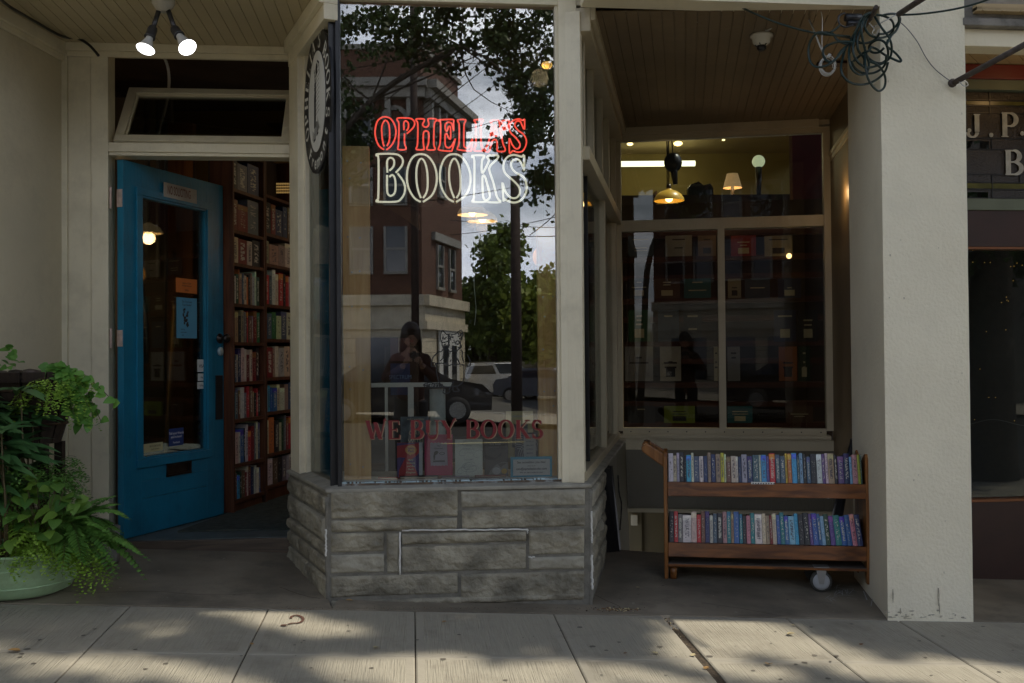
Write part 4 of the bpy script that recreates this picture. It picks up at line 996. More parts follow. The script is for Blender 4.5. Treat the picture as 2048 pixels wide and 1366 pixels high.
def tx(pm, s, X, Z, fx, fz, size, n, mi=0, h=1.0, bold=.008, xs=1.0, align='CENTER'):
    text_mb(pm, s, size, bayF.P(X(fx), Z(fz), n + .0009), bayF.u, (0, 0, 1), .0003, mi, bold=bold, xs=xs, align=align)
def poly(pm, pts, X, Z, n, mi, lift=.0003):
    pm.add([bayF.P(X(a), Z(b), n + lift) for a, b in pts], [tuple(range(len(pts)))], mi)
def ell(pm, cx, cz, rx, rz, X, Z, n, mi, lift=.0006, k=24): poly(pm, [(cx + rx * math.cos(2 * math.pi * i / k), cz + rz * math.sin(2 * math.pi * i / k)) for i in range(k)], X, Z, n, mi, lift)
def stroke(pm, pts, w, fr, n, mi=0):
    """thin flat line on frame fr through (u,z) points"""
    for i in range(len(pts) - 1):
        a, b = Vector(pts[i]), Vector(pts[i + 1]); d = (b - a)
        if d.length < 1e-6: continue
        d.normalize(); p = Vector((-d.y, d.x)) * w / 2; a = a - d * w * .3; b = b + d * w * .3
        l = n + .00002 * (i % 7)
        pm.add([fr.P(*(a - p), l), fr.P(*(b - p), l), fr.P(*(b + p), l), fr.P(*(a + p), l)], [(0, 1, 2, 3)], mi)
cm = lambda nm, c, r=.45: mat(nm, c, r, .03, 5)
RED = cm('print_red', (.50, .03, .04)); PURP = cm('print_purple', (.10, .05, .20)); ORG = cm('print_orange', (.72, .36, .12)); CRM = cm('print_cream', (.66, .60, .40)); MAG = cm('print_magenta', (.52, .03, .13)); LIL = cm('print_grey_lilac', (.36, .33, .42))
GRY = cm('print_dark_grey', (.06, .06, .065)); GR2 = cm('print_grey', (.20, .20, .21)); PGR = cm('print_pale_green_white', (.72, .77, .70)); GREYL = cm('print_light_grey', (.42, .44, .46)); GOLD = cm('print_gold', (.55, .35, .05)); CYAN = cm('print_cyan', (.05, .36, .56)); INKB = cm('print_ink', (.02, .02, .03)); NAVYP = cm('print_navy', (.03, .04, .08)); PAPW = cm('print_white', (.66, .68, .70))
SLT = mat('marbled_grey_cover', (.12, .15, .17), .5, .7, 14)
def p1(pm, X, Z, n, w, h):
    poly(pm, [(0, .58), (.12, .60), (.45, .58), (.55, .50), (.85, .62), (1, .72), (1, 0), (0, 0)], X, Z, n, 1, .0002)
    poly(pm, [(.05, 0), (.1, .25), (.3, .50), (.42, .60), (.55, .48), (.8, .3), (.95, .1), (.95, 0)], X, Z, n, 0, .0004)
    poly(pm, [(0, .92), (1, .99), (1, 1), (0, 1)], X, Z, n, 1, .0002)
    ell(pm, .63, .80, .26, .13, X, Z, n, 2); poly(pm, [(.5, .71), (.6, .64), (.68, .70)], X, Z, n, 2, .0006)
    tx(pm, "Sylvia", X, Z, .63, .815, .016, n, 3); tx(pm, "Plath", X, Z, .63, .735, .016, n, 3)
    for i, s in enumerate(("Mary", "Ventura", "and the", "Ninth", "Kingdom")): tx(pm, s, X, Z, .62, .50 - i * .088, .0125, n, 4)
upright('display_book', 794, 838, 886, 957, -.15, RED, 'red and purple book with an orange speech bubble, standing face out', group='books standing in the bay window', paint=p1, mats=(RED, PURP, ORG, PURP, CRM))
def p2(pm, X, Z, n, w, h):
    pts = [(.20, .80)] + [(.2 + .06 * i, .80 + (.015 if i % 2 else -.012)) for i in range(1, 11)] + [(.82, .3)] + [(.82 - .06 * i, .24 + (.015 if i % 2 else -.012)) for i in range(0, 11)] + [(.19, .5)]
    poly(pm, pts, X, Z, n, 0); tx(pm, "The", X, Z, .5, .71, .012, n, 1); tx(pm, "Hysteresis", X, Z, .5, .65, .011, n, 1)
    poly(pm, [(.32, .38), (.36, .38), (.38, .5), (.45, .53), (.5, .58), (.42, .61), (.34, .58), (.31, .48)], X, Z, n, 1, .0006)
    ell(pm, .62, .54, .10, .035, X, Z, n, 1); ell(pm, .62, .54, .07, .024, X, Z, n, 0, .0008); poly(pm, [(.30, .33), (.72, .33), (.72, .37), (.30, .37)], X, Z, n, 1, .0006)
upright('display_book', 849, 905, 870, 951, -.16, MAG, 'magenta book with a torn grey label, standing face out', group='books standing in the bay window', paint=p2, mats=(LIL, INKB))
def p3(pm, X, Z, n, w, h):
    for i, (s, z) in enumerate((("THE", .80), ("CAIPLIE", .71), ("CAVES", .62), ("POEMS", .43), ("KAREN", .25), ("SOLIE", .17))): tx(pm, s, X, Z, .5, z, .0125, n, 0, lsp=1) if False else text_mb(pm, s, .0135, bayF.P(X(.5), Z(z), n + .0009), bayF.u, (0, 0, 1), .0003, 0, bold=.003, lsp=1.25)
    for k in range(7):
        cx, cz, rx, rz = rnd.uniform(.1, .9), rnd.uniform(.05, .95), rnd.uniform(.12, .3), rnd.uniform(.06, .14)
        stroke(pm, [(X(cl(cx + rx * math.cos(a * .35), .01, .99)), Z(cl(cz + rz * math.sin(a * .35 + .4), .01, .99))) for a in range(15)], .0018, bayF, n + .0006, 0)
    stroke(pm, [(X(.5 + .28 * math.cos(a * .3)), Z(.22 + .10 * math.sin(a * .3))) for a in range(22)], .002, bayF, n + .0006, 0)
upright('display_book', 910, 965, 879, 953, -.155, PGR, 'pale white poetry book with thin looping lines, standing face out', group='books standing in the bay window', paint=p3, mats=(GREYL,))
def p4(pm, X, Z, n, w, h):
    poly(pm, [(.12, .0), (.25, .16), (.45, .30), (.7, .37), (1, .38), (1, 0)], X, Z, n, 0, .0003); ell(pm, .5, .14, .18, .10, X, Z, n, 1, .0005)
    poly(pm, [(0, .6), (.2, .55), (.45, .5), (.7, .56), (.72, .66), (.6, .56), (.4, .44), (.1, .46), (0, .5)], X, Z, n, 2, .0004)
    poly(pm, [(.55, .33), (.8, .36), (.95, .35), (.75, .28), (.7, .22)], X, Z, n, 3, .0005); ell(pm, .83, .13, .12, .075, X, Z, n, 4, .0007)
    tx(pm, "PARIS  DREAM", X, Z, .45, .86, .009, n, 1); tx(pm, "a house of darkness", X, Z, .4, .79, .007, n, 0)
upright('display_book', 969, 1016, 880, 952, -.15, GRY, 'dark grey book with a pale curved shape and gold seal', group='books standing in the bay window', paint=p4, mats=(GR2, GREYL, INKB, GRY, GOLD))
def p5(pm, X, Z, n, w, h):
    for i, (s, z) in enumerate((("WALT WHITMAN", .92), ("LIVE", .76), ("OAK,", .56), ("WITH", .36), ("MOSS", .14))):
        text_mb(pm, s, .012 if i == 0 else .034, bayF.P(X(.54), Z(z), n + .0009), bayF.u, (0, 0, 1), .0003, 0, bold=.004, xs=.9)
upright('display_book', 801, 857, 834, 917, -.22, SLT, 'marbled grey book with cream capitals, half hidden behind the red book', group='books standing in the bay window', paint=p5, mats=(CRM,))
def p6(pm, X, Z, n, w, h):
    tx(pm, "WEBBER AT", X, Z, .5, .87, .015, n, 0); poly(pm, [(.22, .22), (.8, .22), (.8, .72), (.22, .72)], X, Z, n, 1)
upright('display_book', 1012, 1066, 823, 915, -.24, cm('print_ivory', (.58, .52, .30)), 'tall ivory book behind the dark patterned book', group='books standing in the bay window', paint=p6, mats=(GREYL, GR2))
def p7(pm, X, Z, n, w, h):
    for k in range(9):
        r = .12 + .09 * k
        stroke(pm, [(X(cl(.15 + r * math.cos(a * .2), 0.01, .99)), Z(cl(.35 + r * .8 * math.sin(a * .2), 0.01, .99))) for a in range(12)], .0022, bayF, n + .0004, 0)
        stroke(pm, [(X(cl(.95 - r * math.cos(a * .2), 0.01, .99)), Z(cl(.1 + r * .8 * math.sin(a * .2), 0.01, .99))) for a in range(12)], .0022, bayF, n + .0004, 0)
    poly(pm, [(.36, 0), (.86, 0), (.86, .95), (.36, .95)], X, Z, n, 0, .0008)
    for i, s in enumerate(("THE", "WORLD", "IMAGES", "KAREN", "MARIA", "DELACY")): text_mb(pm, s, .0115, bayF.P(X(.61), Z(.80 - i * .14), n + .0013), bayF.u, (0, 0, 1), .0002, 1, bold=.003)
upright('display_book', 1030, 1078, 866, 921, -.19, NAVYP, 'navy book with white wave lines behind the blue card', group='books standing in the bay window', paint=p7, mats=(GREYL, NAVYP))
def p8(pm, X, Z, n, w, h):
    poly(pm, [(.06, .15), (.945, .15), (.945, .88), (.06, .88)], X, Z, n, 0, .0004)
    tx(pm, "See something you like?", X, Z, .5, .70, .0165, n, 1, bold=.02, xs=.93); tx(pm, "email us at", X, Z, .5, .56, .0095, n, 1); tx(pm, "cats@opheliasbooks.com", X, Z, .5, .40, .0165, n, 1, bold=.02, xs=.93); tx(pm, "We can set it aside for you!", X, Z, .5, .25, .0105, n, 1, bold=.012)
upright('email_card', 1021, 1104, 914, 957, -.105, CYAN, 'bright blue card asking See something you like? at the window corner', 'card', th=.006, paint=p8, mats=(PAPW, INKB))
upright('display_book', 838, 845, 885, 955, -.152, PAPW, 'narrow white page edge book beside the red book', group='books standing in the bay window', th=.01)
def flat(name, x0, x1, n0, n1, th, m, label, rot=0.0):
    u0, u1_ = bayF.hit(x0, 955, -.12)[0], bayF.hit(x1, 955, -.12)[0]
    mb = MB(); bayF.box(mb, u0, u1_, DKZ + .001, DKZ + .001 + .002, n0, n1); bayF.box(mb, u0 + .002, u1_ - .002, DKZ + .003, DKZ + th - .002, n0 + .003, n1 - .003, 1); bayF.box(mb, u0, u1_, DKZ + th - .002, DKZ + th, n0, n1)
    mb.build(name, [m, PAPER], None, label, 'book', 'books lying flat in the bay window')
flat('flat_book', 756, 796, -.145, -.105, .010, RED, 'thin red book lying flat beside the pine board')
flat('flat_book', 800, 876, -.14, -.103, .014, SLT, 'dark paperback lying flat in front of the red and purple book')
flat('flat_book', 883, 938, -.15, -.105, .009, LIL, 'pale lilac booklet lying flat in front of the white poetry book')
flat('flat_book', 950, 1012, -.148, -.105, .010, cm('print_dusty_red', (.30, .06, .07)), 'dusty red booklet lying flat in front of the dark grey book')
flat('flat_book', 868, 925, -.42, -.28, .05, CRM, 'thick cream book lying flat at the back of the display')
# white railing, pipe, spinner rack behind the display
rt = thing('railing', tuple(bayF.P(.3, FLOORZ, -.62)), 'white metal railing behind the books in the bay window', 'railing')
zr0 = bayF.hit(780, 770, -.62)[1]
mb = MB(); bayF.box(mb, .15, .63, zr0 - .012, zr0 + .012, -.635, -.605); mb.build('top_rail', RAILW, rt, bevel=.002)
for px in (773, 822):
    u = bayF.hit(px, 850, -.62)[0]; w = .008 if px == 773 else .016
    mb = MB(); bayF.box(mb, u - w, u + w, FLOORZ, zr0 - .012, -.63, -.61); mb.build('rail_post', RAILW, rt)
mb = MB(); bayF.box(mb, bayF.hit(865, 850, -.6)[0], bayF.hit(905, 850, -.6)[0] + .06, FLOORZ, DKZ + .02, -.9, -.6); mb.build('cabinet', DARKW, None, 'dark low cabinet under the white pipe in the bay', 'cabinet', bevel=.004)
c = bayF.P(bayF.hit(875, 800, -.7)[0], 0, -.7); zt = bayF.hit(875, 778, -.7)[1]
mb = MB(); mb.lathe((c.x, c.y, DKZ + .021), [(.045, 0), (.045, zt - DKZ - .021)], 20); mb.build('cardboard_tube', mat('white_tube', (.42, .45, .44), .6, .1, 9), None, 'fat white tube standing behind the cat drawing on the glass', 'tube')
rt = thing('display_rack', tuple(bayF.P(.40, FLOORZ, -.95)), 'dark display rack holding blue posters behind the bay railing', 'rack')
mb = MB(); u0, u1_ = bayF.hit(768, 760, -.95)[0], bayF.hit(838, 760, -.95)[0]; bayF.box(mb, u0, u1_, FLOORZ, bayF.hit(800, 690, -.95)[1], -1.1, -.97); mb.build('rack_body', DARKW, rt, bevel=.01)
mb = MB(); a0, a1 = bayF.hit(781, 760, -.94)[0], bayF.hit(820, 760, -.94)[0]; zz = lambda y: bayF.hit(800, y, -.94)[1]
NB_ = mat('dark_blue_poster', (.012, .03, .10), .5, .2, 6)
bayF.box(mb, a0, a1, zz(790), zz(727), -.96, -.94); text_mb(mb, "SPECTRUM", .034, bayF.P((a0 + a1) / 2, zz(758), -.9385), bayF.u, (0, 0, 1), .0003, 1, xs=.8); mb.build('poster', [NB_, cm('print_blue_grey', (.12, .2, .35))], rt)
mb = MB(); bayF.box(mb, a0, a1, zz(722), zz(676), -.96, -.94); mb.build('poster', mat('brown_poster', (.10, .035, .03), .5, .2, 6), rt)
# books seen through the narrow left pane and dark shelves inside the bay
rt = thing('bay_bookcase', (-1.2, 6.35, FLOORZ), 'pale shelves with a few books behind the narrow angled pane', 'bookcase')
mb = MB()
for z in (.9, 1.25, 1.6, 1.95, 2.3): mb.box(-1.34, -1.09, 6.2, 6.45, z, z + .015)
mb.box(-1.36, -1.34, 6.2, 6.45, FLOORZ, 2.9); mb.box(-1.09, -1.07, 6.2, 6.45, FLOORZ, 2.9)
mb.build('shelf_rack', mat('dark_teal_shelf', (.05, .08, .085), .6, .2, 5), rt)
k = 0
for z in (.915, 1.265, 1.615, 1.965):
    cols = [rnd.choice(['sky blue', 'pale blue', 'slate', 'cream', 'blue', 'pale grey', 'tan']) for _ in range(6)]
    row_of_books(cols, Vector((-1.32, 6.21, z + .001)), (1, 0, 0), (0, 0, 1), .21, (.2, .27), .15, 'books behind the angled pane', f"on the {ORD[k]} shelf up behind the narrow angled pane", lean=.10); k += 1

# ------------------------------------------------------------------ neon sign
neon = thing('neon_sign', tuple(bayF.P(.6, 1.9, -.2)), 'glowing neon sign reading OPHELIAS in red above BOOKS in white', 'neon sign')
def emat(name, c, s):
    return mat(name, c, .3, 0, 5, emit=c, estr=s)
NR = emat('red_neon', (1.0, .085, .055), 2.6); NW = emat('white_neon', (1.0, .95, .74), 1.25)
NN = -.17
K5 = 350 / 2048
def nz_(p): return bayF.P(*bayF.hit(730 + p[0] * K5, 210 + p[1] * K5, NN), NN)
RL = [
 ([(222,522),(165,480),(128,395),(118,300),(142,195),(192,148),(245,138),(305,165),(350,240),(362,330),(340,420),(300,485),(250,524)], 0), ([(222,482),(203,400),(197,250),(240,178),(282,240),(287,400),(258,478)], 0),
 ([(490,335),(560,270),(582,210),(550,165),(490,152),(385,153),(378,180),(397,225),(392,450),(383,500),(395,522),(470,522),(480,498),(463,450),(462,335)], 0), ([(456,292),(455,205),(480,186),(507,215),(507,265),(488,300)], 0),
 ([(605,163),(600,185),(618,225),(615,450),(600,505),(610,522),(685,522),(690,500),(683,450),(683,340),(697,308),(730,308),(746,340),(742,450),(724,500),(735,524),(812,524),(817,500),(805,450),(810,225),(832,185),(825,163),(745,160),(738,180),(747,220),(738,245),(710,260),(682,245),(675,220),(692,190),(688,165)], 1),
 ([(1038,300),(1036,210),(1025,170),(850,176),(875,190),(886,230),(880,440),(863,500),(870,528),(1000,540),(1022,520),(1058,395)], 0), ([(1058,395),(1018,470),(985,500),(950,490),(938,450),(938,350),(955,335),(980,385),(1002,392),(1000,262),(978,255),(962,302),(942,292),(940,230),(970,203),(1012,215),(1038,300)], 0),
 ([(1090,173),(1086,195),(1102,235),(1100,440),(1083,500),(1095,524),(1230,536),(1247,510),(1256,392),(1228,470),(1195,502),(1165,490),(1157,450),(1160,235),(1177,190),(1168,171)], 1),
 ([(1283,173),(1280,190),(1296,225),(1298,450),(1280,515),(1290,537),(1370,537),(1376,510),(1360,450),(1358,225),(1380,187),(1370,171)], 1),
 ([(1480,185),(1560,178),(1577,230),(1612,440),(1640,510),(1630,541),(1556,541),(1548,510),(1545,430),(1520,402),(1490,422),(1474,470),(1452,541),(1408,541),(1410,515),(1440,450),(1475,320),(1486,225),(1470,200)], 1), ([(1500,345),(1525,235),(1548,350),(1515,362)], 1),
 ([(1640,182),(1688,186),(1668,250),(1630,292),(1608,280),(1642,232),(1606,218),(1600,190)], 1),
 ([(1868,165),(1866,285),(1840,240),(1818,195),(1775,190),(1752,240),(1795,300),(1852,340),(1888,410),(1880,480),(1842,540),(1780,552),(1732,535),(1702,562),(1690,548),(1690,390),(1718,455),(1762,510),(1802,500),(1812,450),(1762,380),(1702,320),(1690,260),(1712,200),(1762,170),(1812,165),(1838,180),(1868,165)], 0)]
WL = [
 ([(360,792),(428,715),(443,645),(405,592),(330,572),(152,574),(134,592),(158,635),(155,1080),(136,1112),(152,1132),(360,1132),(422,1098),(462,1030),(467,950),(440,880),(382,800)], 0), ([(262,790),(257,690),(266,638),(300,617),(336,640),(341,690),(322,735),(285,768)], 0), ([(285,842),(320,818),(350,860),(358,960),(346,1030),(305,1063),(268,1042),(258,980),(258,820)], 0),
 ([(652,1134),(580,1090),(515,985),(490,860),(505,720),(560,610),(640,575),(730,595),(805,690),(838,810),(832,940),(780,1060),(678,1134)], 0), ([(655,1088),(622,1000),(602,880),(604,740),(635,645),(672,632),(708,690),(730,800),(732,960),(712,1040),(680,1088)], 0),
 ([(1040,1134),(968,1090),(903,985),(877,860),(890,720),(945,610),(1025,575),(1115,595),(1192,690),(1232,810),(1228,940),(1175,1060),(1068,1134)], 0), ([(1045,1088),(1010,1000),(986,880),(988,740),(1020,645),(1056,632),(1092,690),(1114,800),(1118,960),(1100,1040),(1070,1088)], 0),
 ([(1268,590),(1253,612),(1280,655),(1275,1080),(1256,1115),(1268,1134),(1400,1134),(1410,1112),(1382,1070),(1374,850),(1392,828),(1412,860),(1462,1060),(1434,1110),(1440,1136),(1588,1136),(1546,1080),(1500,900),(1453,740),(1530,650),(1560,610),(1550,590),(1455,590),(1430,612),(1450,650),(1405,750),(1368,795),(1368,655),(1393,612),(1385,590)], 1),
 ([(1862,765),(1864,590),(1836,605),(1795,595),(1740,584),(1680,600),(1632,655),(1620,740),(1652,812),(1742,890),(1802,960),(1812,1030),(1772,1085),(1702,1080),(1640,1010),(1608,908),(1622,1128)], 0), ([(1622,1098),(1700,1135),(1765,1140),(1832,1108),(1882,1030),(1890,930),(1852,840),(1762,790),(1716,730),(1712,672),(1750,640),(1800,642),(1838,700),(1862,765)], 0)]
for (src, m, nm, r) in ((RL, NR, 'red_tubing', .0040), (WL, NW, 'white_tubing', .0052)):
    mb = MB()
    for pts, closed in src: mb.tube(smooth([nz_(p) for p in pts], bool(closed), 3), r, 8, closed=bool(closed))
    mb.build(nm, m, neon)
mb = MB()
for pts, _ in RL + WL:
    for p in pts[::6]: q = nz_(p); mb.lathe(q - bayF.n * .03, [(.005, 0), (.005, .022)], 6, axis=bayF.n)
mb.build('tube_support', GLASS2, neon)
mb = MB(); a = bayF.hit(741, 350, NN)[0]; b = bayF.hit(1070, 350, NN)[0]; z0, z1 = bayF.hit(900, 411, NN)[1], bayF.hit(900, 238, NN)[1]
bayF.box(mb, a, b, z0, z1, NN - .04, NN - .036); mb.build('backing_sheet', glassmat('smoked_acrylic', (.72, .72, .70), 1.3), neon)
cord = [W(948, 555, 5.3), W(950, 590, 5.3), W(952, 620, 5.3), W(949, 650, 5.3)]
mb = MB(); mb.tube(smooth([W(951, 418, 5.3)] + cord, k=5), .0018, 6); tag(mb.build('pull_cord', WHITEC), 'thin white cord hanging below the neon sign', 'cord')

# window lettering
mb = MB(); ND = NG + .001
def letterline(s, x0, x1, y0, y1, fr, n, mb, mi=0, slant=0., lift=0., depth=0., gap=.06):
    u0, z0 = fr.hit(x0, y1, n); u1_ = fr.hit(x1, (y0 + y1) / 2, n)[0]; zt = fr.hit(x0, y0, n)[1]; h = zt - z0
    tot = sum(GL[c][0] + gap for c in s) - gap; xs = (u1_ - u0) / (tot * h); zr_ = fr.hit(x1, y1, n)[1]; u = u0
    for c in s:
        t = (u - u0) / (u1_ - u0); z = z0 + (zr_ - z0) * t
        glyph(mb, c, fr.P(u, z, n), fr.u, (0, 0, 1), h, lift, mi, slant, xs, depth); u += (GL[c][0] + gap) * xs * h
wl = thing('window_lettering', tuple(bayF.P(.55, .9, NG)), 'dark red window lettering reading WE BUY BOOKS', 'lettering')
LM = [mat('dark_red_vinyl', (.15, .005, .008), .5, .05, 5), mat('cream_vinyl', (.30, .2, .12), .5, .05, 5)]
TOTL = sum(GL[c][0] + .06 for c in "WE BUY BOOKS") - .06; ofs = 0.0
for wd in ("WE", "BUY", "BOOKS"):
    ww = sum(GL[c][0] + .06 for c in wd) - .06; mb = MB(); X0 = 732 + 354 * ofs / TOTL; X1 = 732 + 354 * (ofs + ww) / TOTL
    letterline(wd, X0 + 1.5, X1 + 2, 842.5 - .6 * ofs / 3, 879.5 - .6 * ofs / 3, bayF, ND, mb, 1); letterline(wd, X0, X1, 841 - .6 * ofs / 3, 878 - .6 * ofs / 3, bayF, ND, mb, 0, lift=.003)
    mb.build('word', LM, wl); ofs += ww + .06 + .48
# cat drawing
mb = MB(); kc = 120 / 1093
def cz_(p): return bayF.hit(840 + p[0] * kc, 650 + p[1] * kc, ND)
CAT = [[(385,305),(372,230),(378,160),(412,98),(455,140),(485,175)],[(485,175),(520,165),(560,168),(600,172),(650,160),(700,120),(750,98),(772,150),(765,230),(745,290),(735,340),(740,380)],
 [(385,305),(420,318),(470,310),(520,290)],[(400,330),(405,370),(430,420),(480,440),(520,450)],[(510,180),(515,240),(520,330),(525,400)],[(530,180),(532,300),(530,400)],[(740,380),(735,420),(690,450),(620,470),(560,480),(520,470)],
 [(415,440),(395,480),(350,490),(290,530),(240,590),(215,660),(205,730),(225,755),(260,750),(285,715),(275,690),(245,690)],[(430,530),(425,580),(400,620),(370,650)],[(285,715),(300,700),(460,695),(500,690)],
 [(300,700),(298,800),(310,900),(330,990),(360,1060),(410,1110),(470,1128),(560,1125),(600,1120)],[(600,1120),(700,1105),(760,1060),(795,990),(800,900),(800,720)],[(740,450),(775,500),(765,560),(780,620),(800,690)],
 [(680,470),(660,520),(660,580),(700,640),(720,710)],[(520,480),(530,540),(515,600),(500,660),(490,720),(540,735),(600,715),(660,722),(700,712),(760,720),(800,728)],[(660,610),(690,640),(715,690)],[(870,560),(900,620),(920,690),(905,740),(870,755),(845,740)],
 [(440,1130),(435,1170),(420,1220),(440,1245),(510,1240),(545,1215),(540,1170),(545,1125)],[(600,1125),(600,1170),(610,1205),(660,1212),(710,1200),(705,1175),(680,1160),(680,1120)],[(570,1110),(590,1070),(608,1035)],
 [(650,340),(660,300),(690,288),(715,305),(712,340),(680,350),(652,345)],[(585,390),(610,390),(598,412),(585,390)],[(575,425),(620,430)],[(60,1095),(120,1060),(200,1050),(260,1070),(330,1062),(380,1100),(430,1115)],[(60,1095),(150,1120),(240,1140),(330,1138),(420,1130)]]
for pl in CAT:
    s3 = smooth([Vector((*p, 0)) for p in pl], k=4); stroke(mb, [cz_((p.x, p.y)) for p in s3], .0052, bayF, ND)
for k in range(70):
    x, y = rnd.choice([(rnd.uniform(400, 480), rnd.uniform(140, 290)), (rnd.uniform(680, 760), rnd.uniform(130, 260)), (rnd.uniform(540, 640), rnd.uniform(180, 330)), (rnd.uniform(540, 690), rnd.uniform(500, 690)), (rnd.uniform(430, 520), rnd.uniform(340, 420)), (rnd.uniform(690, 760), rnd.uniform(360, 420))])
    a = rnd.uniform(-.6, .6); stroke(mb, [cz_((x, y)), cz_((x + 14 * math.sin(a), y + 16))], .0045, bayF, ND + .0003)
for k in range(26):
    x = 80 + k * 13; stroke(mb, [cz_((x, 1070 + rnd.uniform(-8, 20))), cz_((x + rnd.uniform(-10, 25), 1125))], rnd.uniform(.002, .005), bayF, ND + .0004)
mb.build('cat_drawing', mat('black_marker', (.012, .012, .012), .6, 0, 5), None, 'black line drawing of a standing cat on the window glass', 'drawing')

# ------------------------------------------------------------------ oval sign behind the left pane
no = -.02
ou, oz = bayL.hit(636, 200, no); 
zt_, zb__ = bayL.hit(636, 57, no)[1], bayL.hit(636, 345, no)[1]
ua, ub = bayL.hit(608, 200, no)[0], bayL.hit(663, 200, no)[0]; ou = (ua + ub) / 2; orx = (ub - ua) / 2; oz = (zt_ + zb__) / 2; orz = (zt_ - zb__) / 2
oval = thing('oval_shop_sign', tuple(bayL.P(ou, oz, no)), 'black and white oval sign with a stack of books, on the angled pane', 'sign')
def disc(rx, rz, n0, n1, m, name, k=48):
    mb = MB(); mb.prism([bayL.P(ou + rx * math.cos(2 * math.pi * i / k), oz + rz * math.sin(2 * math.pi * i / k), n0) for i in range(k)], bayL.n * (n1 - n0)); return mb.build(name, m, oval)
disc(orx, orz, no - .012, no, mat('sign_black', (.012, .012, .014), .45, 0, 5), 'sign_board')
ir, iz = orx * .60, orz * .70
disc(ir, iz, no + .0002, no + .0022, mat('sign_white', (.60, .60, .55), .5, .03, 5), 'sign_centre')
mb = MB()
SLW = mat('sign_letter_white', (.62, .62, .56), .5, 0, 5)
def arc_text(s, a0, a1, size, bottom=False, fl=0):
    n = len(s)
    for i, c in enumerate(s):
        a = R(a0 + (a1 - a0) * i / (n - 1)); kx, kz = (orx + ir) / 2, (orz + iz) / 2
        p = bayL.P(ou + kx * math.cos(a), oz + kz * math.sin(a), no + .0008)
        nr = Vector((math.cos(a) / kx, math.sin(a) / kz)).normalized()
        if bottom: nr = -nr
        up = bayL.u * nr.x + Vector((0, 0, 1)) * nr.y; rt_ = bayL.u * nr.y - Vector((0, 0, 1)) * nr.x
        mb = MB()
        if c in GL and not fl: glyph(mb, c, p - up * size * .5 - rt_ * size * GL[c][0] * .5, rt_, up, size)
        else: text_mb(mb, c, size * 1.25, p - up * size * .42, rt_, up, .0003, 0, bold=.02)
        mb.build('letter', SLW, oval)
arc_text("OPHELIA'S BOOKS", 203, -20, .080)
arc_text("Fremont", 232, 322, .076, bottom=True, fl=1)
mb = MB(); ui = lambda fx: ou + ir * fx; zi = lambda fz: oz + iz * fz; nn_ = no + .0026
def bpoly(pts, l=0.): mb.add([bayL.P(ui(a), zi(b), nn_ + l) for a, b in pts], [tuple(range(len(pts)))], 0)
for k in range(11):       # tall stack of tilted volumes carried by a small figure
    z = -.28 + k * .088; o_ = .04 * math.sin(k * 1.7)
    bpoly([(-.18 + o_, z), (.32 + o_, z + .075), (.32 + o_, z + .088), (-.18 + o_, z + .013)], k * .00003)
    bpoly([(-.24 + o_, z), (-.18 + o_, z), (-.18 + o_, z + .085), (-.24 + o_, z + .07)], k * .00003)
bpoly([(-.30, -.50), (-.10, -.50), (-.06, .38), (-.14, .45), (-.28, .1)], .0005); bpoly([(-.05, .50), (.1, .56), (.12, .72), (0, .78), (-.1, .66)], .0005)
bpoly([(-.22, -.75), (-.14, -.75), (-.12, -.48), (-.22, -.48)], .0006); bpoly([(.0, -.66), (.1, -.66), (.08, -.40), (-.02, -.40)], .0006); bpoly([(-.36, -.78), (-.12, -.75), (-.12, -.72), (-.36, -.72)], .0007); bpoly([(0, -.70), (.22, -.66), (.2, -.63), (0, -.65)], .0007)
bpoly([(.1, .78), (.30, .70), (.36, .50), (.38, .50), (.33, .74), (.1, .82)], .0006)
for k in range(14): bpoly([(.1 + k * .025, -.3 - k * .025), (.108 + k * .025, -.3 - k * .025), (.108 + k * .025, -.62 + k * .004), (.1 + k * .025, -.62 + k * .004)], .0004)
for k in range(10): bpoly([(-.5 + k * .025, -.52 - .01 * k), (-.492 + k * .025, -.52 - .01 * k), (-.492 + k * .025, -.72), (-.5 + k * .025, -.72)], .0004)
mb.build('sign_emblem', MATS['sign_black'], oval)

# ------------------------------------------------------------------ book cart
CA = gpt(1329, 1158, .004)
cdir = Vector((.9865, -.1636, 0)); 
cart = thing('book_cart', (CA.x, CA.y, CA.z), 'varnished wooden rolling cart with two tilted rows of paperbacks, outside the recessed window', 'book cart')
cf = Fr((CA.x, CA.y), (CA.x + cdir.x, CA.y + cdir.y))       # n towards the street
CWD = cf.hit(1741, 1050, 0)[0]
zz = lambda y, x=1450: cf.hit(x, y, 0)[1]
LEAN = R(16)
def cbox(mb, u0, u1, z0, z1, n0, n1): cf.box(mb, u0, u1, z0, z1, n0, n1)
def endpanel(u, label=None):
    """shaped plywood end"""
    mb = MB(); zt = zz(907, 1330)
    prof = [(-.34, CA.z + .0), (-.30, CA.z + .0), (-.28, CA.z + .11), (-.07, CA.z + .11), (-.05, CA.z), (.0, CA.z), (.012, CA.z + .2), (.006, CA.z + .45), (-.002, zt - .02), (-.02, zt + .004), (-.05, zt + .0), (-.17, zt - .06), (-.30, zt), (-.33, zt - .01), (-.35, zt - .05), (-.345, CA.z + .3)]
    mb.prism([cf.P(u, z, n) for n, z in prof], cf.u * .022); return mb.build('end_panel', CARTV, cart, bevel=.004)
endpanel(0.0); endpanel(CWD - .022)
